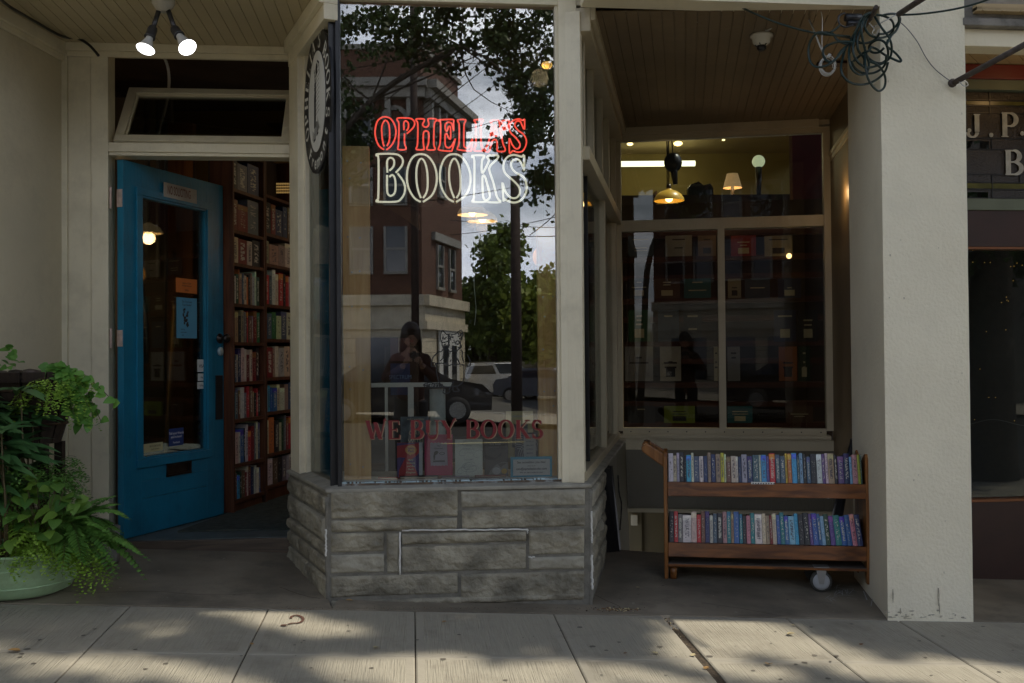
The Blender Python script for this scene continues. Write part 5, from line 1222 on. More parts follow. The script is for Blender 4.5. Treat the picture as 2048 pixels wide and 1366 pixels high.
for (y0, y1, yb0, yb1) in ((965, 993, 0, 0), (1087, 1115, 0, 0)):
    z1, z0 = zz(y0), zz(y1)
    mb = MB(); o = cf.P(.022, z1 - .002, .010)
    # front lip board and sloping shelf board
    mb.hexa([cf.P(.022, z0, .012), cf.P(CWD - .022, z0, .012), cf.P(CWD - .022, z0 - .004, -.006), cf.P(.022, z0 - .004, -.006), cf.P(.022, z1, .000), cf.P(CWD - .022, z1, .000), cf.P(CWD - .022, z1 - .004, -.018), cf.P(.022, z1 - .004, -.018)])
    mb.build('front_rail', CARTW, cart, bevel=.003)
    mb = MB(); a = math.sin(LEAN); b = math.cos(LEAN)
    P = lambda u, s, t: cf.P(u, z1 - .006 - s * a - t * b + .0, -.02 - s * b + t * a)
    mb.hexa([P(.022, 0, .018), P(CWD - .022, 0, .018), P(CWD - .022, .16, .018), P(.022, .16, .018), P(.022, 0, 0), P(CWD - .022, 0, 0), P(CWD - .022, .16, 0), P(.022, .16, 0)]); mb.build('sloping_shelf', CARTW, cart)
    mb = MB(); P = lambda u, s, t: cf.P(u, z1 - .006 - .15 * a + s * b - t * a, -.02 - .15 * b - s * a - t * b)
    mb.hexa([P(.022, -.05, 0), P(CWD - .022, -.05, 0), P(CWD - .022, -.05, .015), P(.022, -.05, .015), P(.022, .165, 0), P(CWD - .022, .165, 0), P(CWD - .022, .165, .015), P(.022, .165, .015)]); mb.build('back_board', mat('dark_back_board', (.04, .02, .01), .6, .2, 6), cart)
# flat lower shelf, worn grey with a wooden edge
zc_ = zz(1122); mb = MB(); cbox(mb, .022, CWD - .022, zc_ - .035, zc_ - .02, -.33, .004); mb.build('lower_shelf', CARTG, cart)
mb = MB(); cbox(mb, .022, CWD - .022, zc_ - .036, zc_ - .021, .0045, .014); mb.build('shelf_edge', CARTW, cart, bevel=.002)
mb = MB(); mb.tube([cf.P(.05, CA.z - .0, -.03), cf.P(.05, zc_ - .036, -.03)], .02, 14); mb.build('leg', CARTV, cart)
mb = MB(); mb.tube([cf.P(.05, CA.z - .0, -.29), cf.P(.05, zc_ - .036, -.29)], .02, 14); mb.build('leg', CARTV, cart)
# handle: two arms and a bar
ztop = zz(885, 1300)
for n in (-.03, -.26):
    mb = MB(); mb.prism([cf.P(u, z, n) for u, z in ((.004, zz(938)), (.004, zz(910)), (-.095, ztop - .005), (-.125, ztop - .03), (-.118, ztop - .055))], -cf.n * .026); mb.build('handle_arm', CARTV, cart, bevel=.006)
mb = MB(); mb.tube([cf.P(-.100, ztop - .026, -.27), cf.P(-.100, ztop - .026, -.045)], .021, 14); mb.build('handle_bar', CARTV, cart)
# caster
wp = gpt(1642, 1177); uw = cf.hit(1642, 1160, -.02)[0]; wc = cf.P(uw, 0, -.02); wc.z = G(wc.x, wc.y) + .062
cs = bpy.data.objects.new('caster', None); COL.objects.link(cs); cs.parent = cart
mb = MB(); mb.lathe(wc - cf.n * .014, [(.044, 0), (.058, .003), (.060, .014), (.058, .025), (.044, .028)], 28, axis=cf.n); mb.build('tyre', mat('dark_rubber', (.05, .05, .045), .7, .1, 9), cs)
mb = MB(); mb.lathe(wc - cf.n * .016, [(.045, 0), (.045, .03), (.030, .031), (.012, .036), (.003, .037)], 28, axis=cf.n); mb.build('rim', mat('pale_wheel', (.40, .42, .44), .4, .1, 9), cs)
mb = MB()
for s in (.020, -.026): mb.prism([wc + cf.n * s + cf.u * a + Vector((0, 0, b)) for a, b in ((-.012, -.012), (.012, -.012), (.030, .08), (-.030, .08))], cf.n * .004)
cbx = wc + Vector((0, 0, .08)); mb.prism([cbx + cf.u * a + cf.n * b for a, b in ((-.04, -.04), (.04, -.04), (.04, .04), (-.04, .04))], (0, 0, max(.004, zc_ - .036 - cbx.z))); mb.build('fork', mat('worn_steel', (.30, .30, .29), .45, .15, 12, metal=.5), cs)
wc2 = cf.P(uw, 0, -.29); mb = MB(); mb.lathe(Vector((wc2.x, wc2.y, wc.z)), [(.058, 0), (.058, .028)], 20, axis=cf.n); mb.prism([Vector((wc2.x, wc2.y, wc.z)) + cf.u * a + cf.n * b for a, b in ((-.02, 0), (.02, 0), (.02, .02), (-.02, .02))], (0, 0, zc_ - .036 - wc.z)); mb.build('caster', MATS['dark_rubber'], cart)
mb = MB(); u0, u1_ = cf.hit(1502, 966)[0], cf.hit(1549, 966)[0]; cf.box(mb, u0, u1_, zz(967.5), zz(963), .0005, .0015)
for k in range(9): cf.box(mb, u0 + .008 + k * .014, u0 + .015 + k * .014, zz(967), zz(965), .0015, .002, 1)
mb.build('shelf_label', [WHITE, INK], cart)
TOP = ['white', 'cream', 'lilac', 'black', 'black', 'sky blue', 'white', 'slate', 'white', 'navy', 'tan', 'navy', 'tan', 'yellow', 'cream', 'brown', 'cream', 'white', 'navy', 'lilac', 'navy', 'slate', 'white', 'sky blue', 'purple', 'red', 'slate', 'slate',
       'yellow', 'orange', 'sky blue', 'slate', 'pale blue', 'black', 'slate', 'black', 'white', 'purple', 'white', 'tan', 'black', 'purple', 'navy', 'pale blue', 'pink', 'lime', 'dark green']
TT = [1.2, .8, .7, 1.1, .5, 1.2, .6, 1.3, 1.0, 1.0, .8, 1.1, 1.2, .8, .5, 1.1, 1.2, .5, .8, 1.3, 1.3, 1.5, .5, 1.2, .7, 1.4, 1.1, 1.2, .5, 1, 1.2, .6, .8, .8, .9, 1.4, 1.2, .8, .6, 1.4, .8, 1.4, 1.3, .6, 1.2, .6, .4]
BOT = ['black', 'red', 'grey', 'white', 'cream', 'red', 'brown', 'navy', 'cream', 'slate', 'black', 'pink', 'teal', 'tan', 'blue', 'teal', 'black', 'pink', 'teal', 'white', 'cream', 'tan', 'dark red', 'cream', 'blue', 'teal', 'blue', 'pale blue', 'sky blue', 'black', 'black', 'purple', 'blue',
       'blue', 'pale blue', 'dark green', 'purple', 'teal', 'blue', 'blue', 'pink', 'navy']
BT = [1.1, .9, 1.0, 1.9, 1.2, .9, .9, 1.0, .7, .9, 1.2, .9, .9, .6, 1.2, .7, .8, .9, .9, 1.6, .8, .8, .6, .9, .8, .9, .9, 1.3, .8, 1.1, 1.2, .7, 1.1, .7, .8, 1.0, 1.0, 1.3, 1.1, 1.1, 1.0, 1.2]
cup = (Vector((0, 0, 1)) * math.cos(LEAN) - cf.n * math.sin(LEAN)).normalized()
for (cols, T_, yb_, hh, nm, fan) in ((TOP, TT, 964, (.143, .168), 'top', .008), (BOT, BT, 1086, (.150, .176), 'lower', .10)):
    z1 = zz(yb_); P0 = cf.P(.028, z1 - .004, -.016)
    n_ = len(cols); lf = (lambda i: -.03 * max(0, (i - n_ * .45) / (n_ * .55)) * 3) if nm == 'lower' else (lambda i: -.006)
    row_of_books(cols, P0, cf.u, cup, CWD - .062, hh, .105, 'paperbacks on the rolling book cart', f"in the {nm} row of the book cart", trange=T_, lean=lf)

# face-out stock on a rack behind the recessed window
rkf = Fr((back.P(-.3, 0, -.75).x, back.P(-.3, 0, -.75).y), (back.P(2.0, 0, -.75).x, back.P(2.0, 0, -.75).y))
rt = thing('display_shelves', tuple(rkf.P(.8, FLOORZ, 0)), 'long rows of brown display shelving behind the two lower recessed panes', 'shelving')
rails = [466, 516, 553, 600, 637, 687, 722, 770, 808, 850, 905]
rz = [rkf.hit(1450, y, 0)[1] for y in rails]
for k, z in enumerate(rz):
    mb = MB(); rkf.box(mb, .0, 2.3, z - .022, z + .022, -.10, 0); mb.build('shelf_rail', WOODH, rt, bevel=.002)
mb = MB(); rkf.box(mb, -.02, 2.3, rz[-1], rz[0] + .3, -.30, -.28); mb.build('back_panel', DARKW, rt)
pxs = [(1256, 1307, 'slate'), (1331, 1384, 'white'), (1396, 1432, 'tan'), (1462, 1512, 'red'), (1529, 1585, 'cream')]
def rack_book(x0, x1, y0, y1, col, k, n=.006, extra=''):
    u0, zt = rkf.hit(x0, (y0 + y1) / 2, n)[0], rkf.hit((x0 + x1) / 2, y0, n)[1]; u1_ = rkf.hit(x1, (y0 + y1) / 2, n)[0]; zb_ = rkf.hit((x0 + x1) / 2, y1, n)[1]
    P0 = rkf.P(u0, zb_, n); d = .016
    # a face-out book: cover is the wide side, so thickness runs in depth
    mb = MB(); rkf.box(mb, u0, u1_, zb_, zt, n - .002, n); rkf.box(mb, u0, u1_, zb_, zt, n - d, n - d + .002); rkf.box(mb, u0 + .002, u1_ - .003, zb_ + .003, zt - .003, n - d + .002, n - .002, 1); rkf.box(mb, u0, u0 + .002, zb_, zt, n - d + .002, n - .002)
    m = mat('cover_' + col.replace(' ', '_'), [v * .7 for v in CN[col]], .5, .12, 9)
    o = mb.build('face_out_book', [m, PAPER], None, f"{col} face out book {extra}", 'book', 'books facing out behind the recessed window')
    mb = MB(); cu_, w, h = (u0 + u1_) / 2, u1_ - u0, zt - zb_
    lum = sum(CN[col]) / 3; t_ = 'print_ink' if lum > .2 else 'print_cream'
    for j in range(rnd.choice((1, 2, 2, 3))):
        ww = w * rnd.uniform(.08, .34); zc3 = zb_ + h * (rnd.choice((.78, .5)) - .13 * j); rkf.box(mb, cu_ - ww, cu_ + ww, zc3, zc3 + h * .05, n, n + .0004)
    if rnd.random() < .6: rkf.box(mb, cu_ - w * .22, cu_ + w * .22, zb_ + h * .12, zb_ + h * .40, n, n + .0004)
    mb.build('cover_print', MATS[t_], o)
rows = {1: [(1256, 1307, 'slate', 'above the leftmost shelf end, top row'), (1331, 1384, 'white', 'second from the left in the top row'), (1396, 1432, 'tan', 'beside the window mullion, top row'), (1462, 1512, 'red', 'just right of the mullion, top row'), (1529, 1585, 'cream', 'at the right of the top row')],
        3: [(1256, 1300, 'black', 'at the left of the second row'), (1308, 1360, 'brown', 'second from the left, second row'), (1368, 1422, 'teal', 'beside the mullion, second row'), (1456, 1482, 'cream', 'narrow, right of the mullion, second row'), (1490, 1540, 'slate', 'under the cream one, second row'), (1556, 1602, 'navy', 'at the far right, second row')],
        5: [(1257, 1300, 'green', 'bright, at the left of the third row'), (1316, 1358, 'slate', 'with pale label, third row'), (1367, 1404, 'black', 'between slate and mullion, third row'), (1548, 1592, 'navy', 'in the right part of the third row'), (1596, 1636, 'black', 'at the right end of the third row')],
        7: [(1250, 1306, 'pale grey', 'broad, at the left of the fourth row'), (1320, 1362, 'white', 'beside the grey box, fourth row'), (1428, 1437, 'cream', 'slim, against the mullion, fourth row'), (1455, 1480, 'pale grey', 'right of the mullion, fourth row'), (1558, 1594, 'orange', 'in the right part of the fourth row'), (1597, 1620, 'dark green', 'beside the orange one, fourth row')],
        9: [(1255, 1310, 'black', 'at the left of the lowest row'), (1328, 1390, 'lime', 'colourful, in the middle of the lowest row'), (1455, 1505, 'teal', 'right of the mullion, lowest row'), (1572, 1626, 'brown', 'at the right of the lowest row')]}
for r_, items in rows.items():
    yb_ = rails[r_] - 4; yt = rails[r_ - 1] + 5 if r_ != 3 else rails[2] + 4
    if r_ == 1: yt = 471
    if r_ == 5: yt = 620
    if r_ == 7: yt = 693
    if r_ == 9: yt = 812
    for (a, b, c_, ex) in items: rack_book(a, b, yt, yb_ if r_ != 7 else 762, c_, 0, extra=ex)

# ------------------------------------------------------------------ lamps
WARM = emat('warm_bulb_and_glow', (1.0, .66, .28), 14)
def point(loc, e, col=(1, .62, .28), r=.05):
    l = bpy.data.lights.new('lamp_and_fill_light', 'POINT'); l.energy = e * .5; l.color = col; l.shadow_soft_size = r
    o = bpy.data.objects.new('lamp_and_fill_light', l); COL.objects.link(o); o.location = loc; return o
def pendant(p, r, label, e=5, chain=True, m=None):
    rt = thing('pendant_lamp', tuple(p), label, 'pendant lamp', 'pendant lamps hanging inside the shop')
    sh = m or SHADE
    mb = MB(); mb.lathe(p, [(r, 0), (r * .97, r * .18), (r * .82, r * .42), (r * .55, r * .62), (r * .22, r * .74), (r * .2, r * .8)], 28, cap=False); mb.lathe(p, [(r * .2, r * .8), (r * .22, r * .73), (r * .54, r * .61), (r * .80, r * .41), (r * .95, r * .17), (r * .985, 0)], 28, cap=False); mb.build('shade', sh, rt)
    mb = MB(); mb.ball(p + Vector((0, 0, r * .18)), r * .26, 14); mb.build('bulb', WARM, rt)
    mb = MB(); mb.tube([p + Vector((0, 0, r * .76)), p + Vector((0, 0, r * 1.1))], r * .16, 12); mb.tube([p + Vector((0, 0, r)), p + Vector((0, 0, .9))], .006, 6); mb.build('stem', mat('dark_bronze_metal', (.05, .035, .02), .4, .2, 9, metal=.5), rt)
    point(p + Vector((0, 0, -.04)), e); return rt
SHADE = mat('amber_glass_shade', (.60, .38, .06), .35, .1, 9, emit=(1.0, .52, .07), estr=.22)
pendant(W(1338, 402, 9.2), .14, 'upper of two amber bell lamps behind the high recessed pane', 2.2)
pendant(W(1335, 421, 9.7), .14, 'lower amber bell lamp seen just beneath the nearer one', 2)
pendant(W(945, 430, 7.2), .11, 'white pendant lamp glowing below the neon letters', 4, m=mat('white_glass_shade', (.5, .4, .25), .3, .05, 9, emit=(1, .7, .35), estr=.25))
pendant(W(965, 443, 7.9), .12, 'clear glass pendant lamp just behind the white one', 4, m=mat('pale_glass_shade', (.4, .32, .2), .3, .05, 9, emit=(1, .75, .45), estr=.25))
gb = W(1089, 514, 7.4); mb = MB(); mb.ball(gb, .088, 24); o = mb.build('globe_lamp', mat('orange_glass_globe', (.62, .28, .05), .3, .05, 9, emit=(1, .38, .06), estr=.7), None, 'orange glass globe hanging by the pine post in the bay', 'globe lamp')
mb = MB(); mb.tube([gb + Vector((0, 0, .088)), gb + Vector((0, 0, 1.1))], .004, 6); mb.build('cord', BLACK, o)
gl_ = W(1094, 130, 6.6); rt = thing('lantern', tuple(gl_), 'small caged amber lantern glowing high in the bay window', 'lantern')
mb = MB(); mb.ball(gl_, .033, 16, (1.1, 1.1, .8)); mb.build('bulb', emat('amber_glow', (1, .55, .12), 1.6), rt)
mb = MB()
for k in range(6):
    a = k * math.pi / 3; mb.tube([gl_ + Vector((.042 * math.cos(a) * math.sin(t), .042 * math.sin(a) * math.sin(t), .034 * math.cos(t))) for t in [i * math.pi / 8 for i in range(9)]], .002, 5)
mb.build('cage', BLACK, rt)
mb = MB(); mb.tube([gl_ + Vector((0, 0, .03)), Vector((gl_.x, gl_.y, CL + .02))], .003, 6); mb.build('cord', BLACK, rt)
point(gl_ + Vector((-.05, -.02, -.09)), 3, (1, .74, .42), .06)
# upstairs room seen through the high pane
mb = MB(); mb.box(.9, 5.8, 10.3, 12.9, 2.80, 2.86); mb.build('mezzanine_floor', DARKW, shop)
mb = MB(); mb.box(.9, 5.8, 10.2, 10.3, 2.2, 3.02); mb.build('mezzanine_parapet', mat('dark_mezzanine_wood', (.035, .02, .012), .6, .3, 3), shop)
mb = MB(); mb.box(.9, 3.95, 12.85, 12.95, 2.8, 4.4); mb.build('mezzanine_wall', YELLOWW, shop)
mb = MB(); mb.box(.9, 3.95, 9.6, 12.9, 3.98, 4.02); mb.build('mezzanine_ceiling', mat('mezzanine_ceiling_paint', (.42, .33, .16), .6, .1, 3), shop)
mb = MB(); c0_, c1_ = W(1585, 350, 9.3), W(1646, 350, 9.3); mb.box(c0_.x, c1_.x + .1, 9.3, 9.4, 1.0, 4.2); tag(mb.build('red_curtain', mat('dark_red_cloth', (.10, .008, .006), .8, .3, 4)), 'dark red curtain at the edge of the high recessed pane', 'curtain')
mb = MB(); a, b = W(1243, 328, 12.3), W(1390, 323, 12.3); mb.tube([(a.x - .3, 12.3, a.z), (b.x, 12.3, a.z)], .035, 12)
rt = tag(mb.build('fluorescent_tube', emat('tube_light', (1, .93, .66), 5)), 'long lit fluorescent tube under the upstairs ceiling', 'tube light')
point((1.7, 7.86, 2.45), 1.1); point((a.x + .6, 12.0, a.z - .1), 9, (1, .86, .5), .2)  # first light added to brighten the rack; second is the tube's own
mb = MB(); k = 0; x = W(1240, 350, 12.5).x
while x < W(1308, 350, 12.5).x:
    t = rnd.uniform(.02, .045); h = rnd.uniform(.16, .22); mb.box(x, x + t - .003, 12.4, 12.6, 3.14, 3.14 + h, rnd.randint(0, 4)); x += t
mb.build('distant_books', [mat('cover_' + c, CN[c], .5, .1, 9) for c in ('white', 'tan', 'green', 'red', 'slate')], None, 'rows of books on the upstairs shelf under the tube light', 'books', kind='stuff')
mb = MB(); mb.box(W(1240, 350, 12.4).x, W(1312, 350, 12.4).x, 12.35, 12.62, 3.10, 3.135); mb.box(W(1310, 350, 12.4).x, W(1313, 350, 12.4).x, 12.35, 12.62, 2.86, 3.42); tag(mb.build('upstairs_shelf', WOODB), 'wooden shelf under the upstairs tube light', 'shelf')
lp = W(1465, 376, 11.2); rt = thing('table_lamp', (lp.x, lp.y, 2.9), 'cream pleated table lamp glowing behind the upstairs parapet', 'table lamp')
mb = MB(); mb.lathe((lp.x, lp.y, lp.z), [(.105, 0), (.062, .16)], 24, cap=False); mb.build('lamp_shade', mat('lit_lamp_shade', (.7, .5, .3), .7, .05, 30, emit=(1, .62, .28), estr=.55), rt)
mb = MB(); mb.tube([(lp.x, lp.y, 2.87), (lp.x, lp.y, lp.z + .02)], .02, 8); mb.build('lamp_stand', BLACK, rt); point((lp.x, lp.y, lp.z + .05), 3)
gp = W(1517, 323, 10.6); rt = thing('globe_lamp', (gp.x, gp.y, gp.z - .4), 'pale green white globe lamp on a dark stand upstairs', 'globe lamp')
mb = MB(); mb.ball(gp, .068, 22); mb.build('globe', emat('pale_globe', (.92, 1, .62), 1.0), rt); mb = MB(); mb.tube([gp - Vector((0, 0, .45)), gp - Vector((0, 0, .06))], [.02, .035], 10); mb.build('stand', BLACK, rt)
for i, (x, y, lab) in enumerate(((1260, 288, 'tilted spotlight at the left corner of the upstairs ceiling'), (1356, 287, 'round spotlight in the middle of the upstairs ceiling'), (1447, 280, 'tiny distant spotlight on the upstairs ceiling'))):
    p = W(x, y, 10.8); mb = MB(); mb.ball(p, (.035, .05, .018)[i], 12, (1, 1, .5)); o = mb.build('spotlight', emat('spot_glow', (1, .72, .3), 9), None, lab, 'spotlight', 'spotlights on the upstairs ceiling')
    if i < 2: point(p - Vector((0, 0, .1)), 3)
# hanging bell fixture and model house silhouettes upstairs
p = W(1346, 325, 8.9); mb = MB(); mb.ball(p, .075, 16, (1.1, .8, 1.2)); mb.tube([p, p + Vector((.02, 0, -.2))], [.04, .02], 8); mb.tube([p + Vector((-.05, 0, .05)), p + Vector((-.02, 0, .4))], .006, 6); mb.tube([p + Vector((.0, 0, .05)), p + Vector((-.02, 0, .4))], .006, 6); tag(mb.build('iron_bell', BLACK), 'dark iron bell hanging on a chain above the amber lamps', 'bell')
mb = MB(); q = W(1400, 378, 10.25); mb.box(q.x - .13, q.x + .13, 10.21, 10.29, 3.02, 3.09); mb.prism([Vector((q.x + a, 10.21, 3.09 + b)) for a, b in ((-.13, 0), (.13, 0), (.10, .05), (.03, .03), (-.02, .07), (-.1, .04))], (0, .08, 0)); tag(mb.build('model_house', BLACK), 'small dark model house standing on the upstairs parapet', 'model house')
mb = MB(); q = W(1360, 365, 12.7); mb.box(q.x - .14, q.x + .14, 12.7, 12.72, 3.02, 3.35); tag(mb.build('picture', mat('pale_picture', (.5, .5, .42), .4, .4, 3)), 'pale framed picture on the yellow upstairs wall', 'picture')
for (x, y, r, lab) in ((1578, 512, .022, 'added warm glow standing in for a reflected light, right recessed pane'),):
    p = W(x, y, 8.0); mb = MB(); mb.ball(p, r, 12); tag(mb.build('reflected_glow', WARM), lab, 'reflected light')  # glowing ball added in place of a reflected interior light
p = W(1700, 388, 6.75); mb = MB(); mb.ball(p, .032, 14); tag(mb.build('wall_lamp', emat('wall_lamp_glow', (1, .72, .35), 6)), 'small bright wall lamp beside the pillar', 'wall lamp'); point(p + Vector((-.12, -.05, 0)), 3.0)
p = W(567, 378, 7.6); rt = thing('crystal_lamp', tuple(p), 'glittering lamp shade high inside the doorway', 'lamp'); mb = MB()
for j in range(4):
    for i in range(9): mb.ball(p + Vector((-.05 + i * .013, 0, .04 - j * .022)), .0085, 6)
mb.build('crystals', mat('crystal_drop', (.6, .45, .22), .2, .2, 9, emit=(1, .62, .2), estr=.35), rt)
point((-1.0, 7.6, 2.6), .4); point((-2.78, 6.6, 1.9), 5, r=.12); point((-2.2, 7.9, 2.5), .4)  # no fixtures here; middle light added to brighten the view through the door
# lit twin flood lamp under the porch ceiling
fp = W(327, 40, 4.95); fp.z = CL; lampr = thing('flood_lamp', tuple(fp), 'twin lit flood lamp on the porch ceiling over the door', 'flood lamp')
k_ = fp; mb = MB(); mb.lathe(k_, [(.055, 0), (.056, -.045), (.050, -.055), (.03, -.085), (.005, -.087)], 24); mb.build('lamp_base', mat('aged_white_metal', (.42, .40, .35), .5, .15, 20), lampr)
BW_ = emat('lit_bulb_face', (1, .98, .95), 9)
for (px, py, tx_, ty, sgn) in ((291, 98, 304, 62, -1), (375, 95, 350, 62, 1)):
    tip = W(px, py, 4.86 if sgn < 0 else 4.84); top = fp + Vector((.022 * sgn, 0, -.075)); mid = W(tx_ if sgn < 0 else 352, ty, 4.90)
    ax = (tip - mid).normalized(); ln = (tip - mid).length
    mb = MB(); mb.tube([top, mid - ax * .01], .012, 10); mb.lathe(mid - ax * .02, [(.021, 0), (.024, .012), (.024, .05), (.027, .055), (.027, .062)], 18, axis=ax); mb.build('socket', DARKM, lampr)
    mb = MB(); mb.lathe(mid + ax * .04, [(.016, 0), (.018, .012), (.035, ln - .055), (.044, ln - .046), (.045, ln - .040)], 24, axis=ax, cap=False); mb.build('bulb_reflector', mat('white_bulb_glass', (.55, .54, .50), .35, .05, 9), lampr)
    mb = MB(); mb.lathe(mid + ax * (ln), [(.0445, 0), (.040, .006), (.022, .012), (.002, .014)], 24, axis=ax, cap=False); mb.build('bulb_face', BW_, lampr)
    s_ = bpy.data.lights.new('flood_light', 'SPOT'); s_.energy = 3; s_.spot_size = R(95); s_.spot_blend = .8; s_.color = (1, .95, .85); s_.shadow_soft_size = .04
    so = bpy.data.objects.new('flood_light', s_); COL.objects.link(so); so.location = tip + ax * .02; so.rotation_euler = (-ax).to_track_quat('Z', 'Y').to_euler()
# porcelain ceiling sockets
def socket(px, py, y, m, label, s=1.0):
    p = W(px, py, y); p.z = CRZ - .001; mb = MB(); mb.lathe(p, [(.062 * s, 0), (.062 * s, -.012), (.05 * s, -.02), (.046 * s, -.045), (.028 * s, -.06)], 24); o = mb.build('lamp_socket', m, None, label, 'lamp socket', 'lamp sockets under the porch ceiling')
    mb = MB(); mb.lathe(p + Vector((0, 0, -.058)), [(.026 * s, 0), (.026 * s, -.02), (.016 * s, -.03)], 12)
    for k in range(6): a = k * 1.05; mb.tube([p + Vector((.02 * math.cos(a), .02 * math.sin(a), -.065)), p + Vector((.036 * math.cos(a), .036 * math.sin(a), -.05 - .006 * (k % 2)))], .004, 5)
    mb.build('socket_insert', BLACK, o); return p
ps = socket(1522, 10, 5.4, PORC, 'white porcelain lamp socket on the porch ceiling with a bent conduit')
mb = MB(); mb.tube(smooth([W(1527, 35, 5.35), W(1530, 58, 5.33), W(1540, 58, 5.3), W(1556, 38, 5.28), W(1570, 14, 5.25), W(1588, 10, 5.22), W(1606, 20, 5.2), W(1622, 48, 5.15), W(1640, 92, 5.1), W(1652, 118, 5.08)], k=5), .005, 8); tag(mb.build('white_conduit', mat('grey_white_cord', (.34, .34, .31), .5, .1, 9)), 'bent grey white cord running from the porcelain socket', 'cord')
for (x, y, d, lab) in ((1632, 6, 5.3, 'black spotlight fitting at the top of the porch ceiling'), (1246, 2, 5.3, 'green socket hanging at the top edge beside the bay post')):
    p = W(x, y, d); mb = MB(); mb.lathe(p + Vector((0, 0, .04)), [(.03, 0), (.034, -.02), (.03, -.03), (.015, -.035)], 14)
    if x > 1500: mb.ball(p + Vector((.01, 0, -.035)), .025, 12, (1, 1, 1.2))
    else: mb.lathe(p + Vector((0, 0, .01)), [(.022, 0), (.026, -.012), (.02, -.03)], 12)
    tag(mb.build('socket_fitting', BLACK if x > 1500 else GREENC), lab, 'socket')
for pts, lab in (([W(1262, 0, 5.2), W(1265, 14, 5.2), W(1264, 30, 5.2)], 'short white wire end beside the green socket'), ([W(1406, 0, 5.2), W(1398, 20, 5.2), W(1394, 46, 5.2)], 'white wire end dangling from the porch ceiling'), ([W(1630, 8, 5.05), W(1644, 30, 5.04), W(1644, 90, 5.03), W(1648, 118, 5.03)], 'white wire dropping to the white wire coil')):
    mb = MB(); mb.tube(smooth(pts, k=4), .0022, 6); tag(mb.build('loose_wire', WHITEC), lab, 'wire')
# white coil
cc = W(1655, 130, 5.0); mb = MB(); pts = []
for i in range(150):
    a = i * 2 * math.pi / 25; k = i // 25; r = .044 + .004 * math.sin(k * 2.1); pts.append(cc + Vector((r * .82 * math.cos(a) + .003 * math.sin(k), .004 * k - .01, r * math.sin(a) * 1.0 - .002 * k)))
mb.tube(pts, .0019, 6); mb.tube([cc + Vector((0, -.01, .035)), cc + Vector((.01, -.01, .052))], .008, 8); tag(mb.build('wire_coil', WHITEC), 'small coil of white wire hanging left of the green cable tangle', 'wire coil')
# rods above the pillar
def rod(a, b, r, label, m=None):
    mb = MB(); mb.tube([a, b], r, 12); o = mb.build('awning_rod', m or mat('rusty_rod', (.055, .042, .035), .7, .4, 25, bump=.4), None, label, 'rod', 'awning rods fixed to the pillar'); return o
rod(W(1798, 28, 4.80), W(1850, -6, 4.45), .014, 'dark rod end sticking out above the green cable tangle')
rod(W(1907, 166, 4.985), W(2070, 78, 4.60), .0145, 'long dark rod bolted low on the pillar edge')
rod(W(1752, 14, 4.62), W(1741, 38, 4.95), .010, 'short rusty rod the green cable hangs from')
mb = MB(); q = W(1905, 166, 4.985); mb.lathe(q + pil.n * -.0, [(.022, -.006), (.022, .004), (.010, .010)], 12, axis=pil.n); tag(mb.build('rod_anchor', MATS['rusty_rod']), 'rusty round anchor plate of the lower rod on the pillar', 'anchor plate')
mb = MB(); mb.tube(smooth([W(1918, 163, 4.95), W(1928, 172, 4.95), W(1936, 170, 4.95), W(1930, 162, 4.95), W(1920, 164, 4.95)], k=4), .0028, 6); tag(mb.build('wire_loop', WHITEC), 'small white wire loop on the lower rod', 'wire loop')
mb = MB(); mb.tube(smooth([W(1800, 44, 4.93), W(1815, 58, 4.96), W(1835, 84, 4.975), W(1852, 115, 4.985), W(1872, 140, 4.99), W(1903, 164, 4.985)], k=5), .0022, 6); tag(mb.build('grey_wire', mat('thin_grey_wire', (.12, .12, .12), .5, .1, 9)), 'thin grey wire sagging down the pillar to the lower rod', 'wire')
mb = MB(); mb.tube([W(1745, 55, 4.86), W(1797, 27, 4.80)], .0028, 6); mb.tube(smooth([W(1738, 46, 4.85), W(1748, 58, 4.85), W(1744, 66, 4.85), W(1752, 70, 4.85), W(1757, 60, 4.86)], k=4), .0022, 6); tag(mb.build('tie_wire', WHITEC), 'taut white tie wire across the green cable tangle', 'wire')
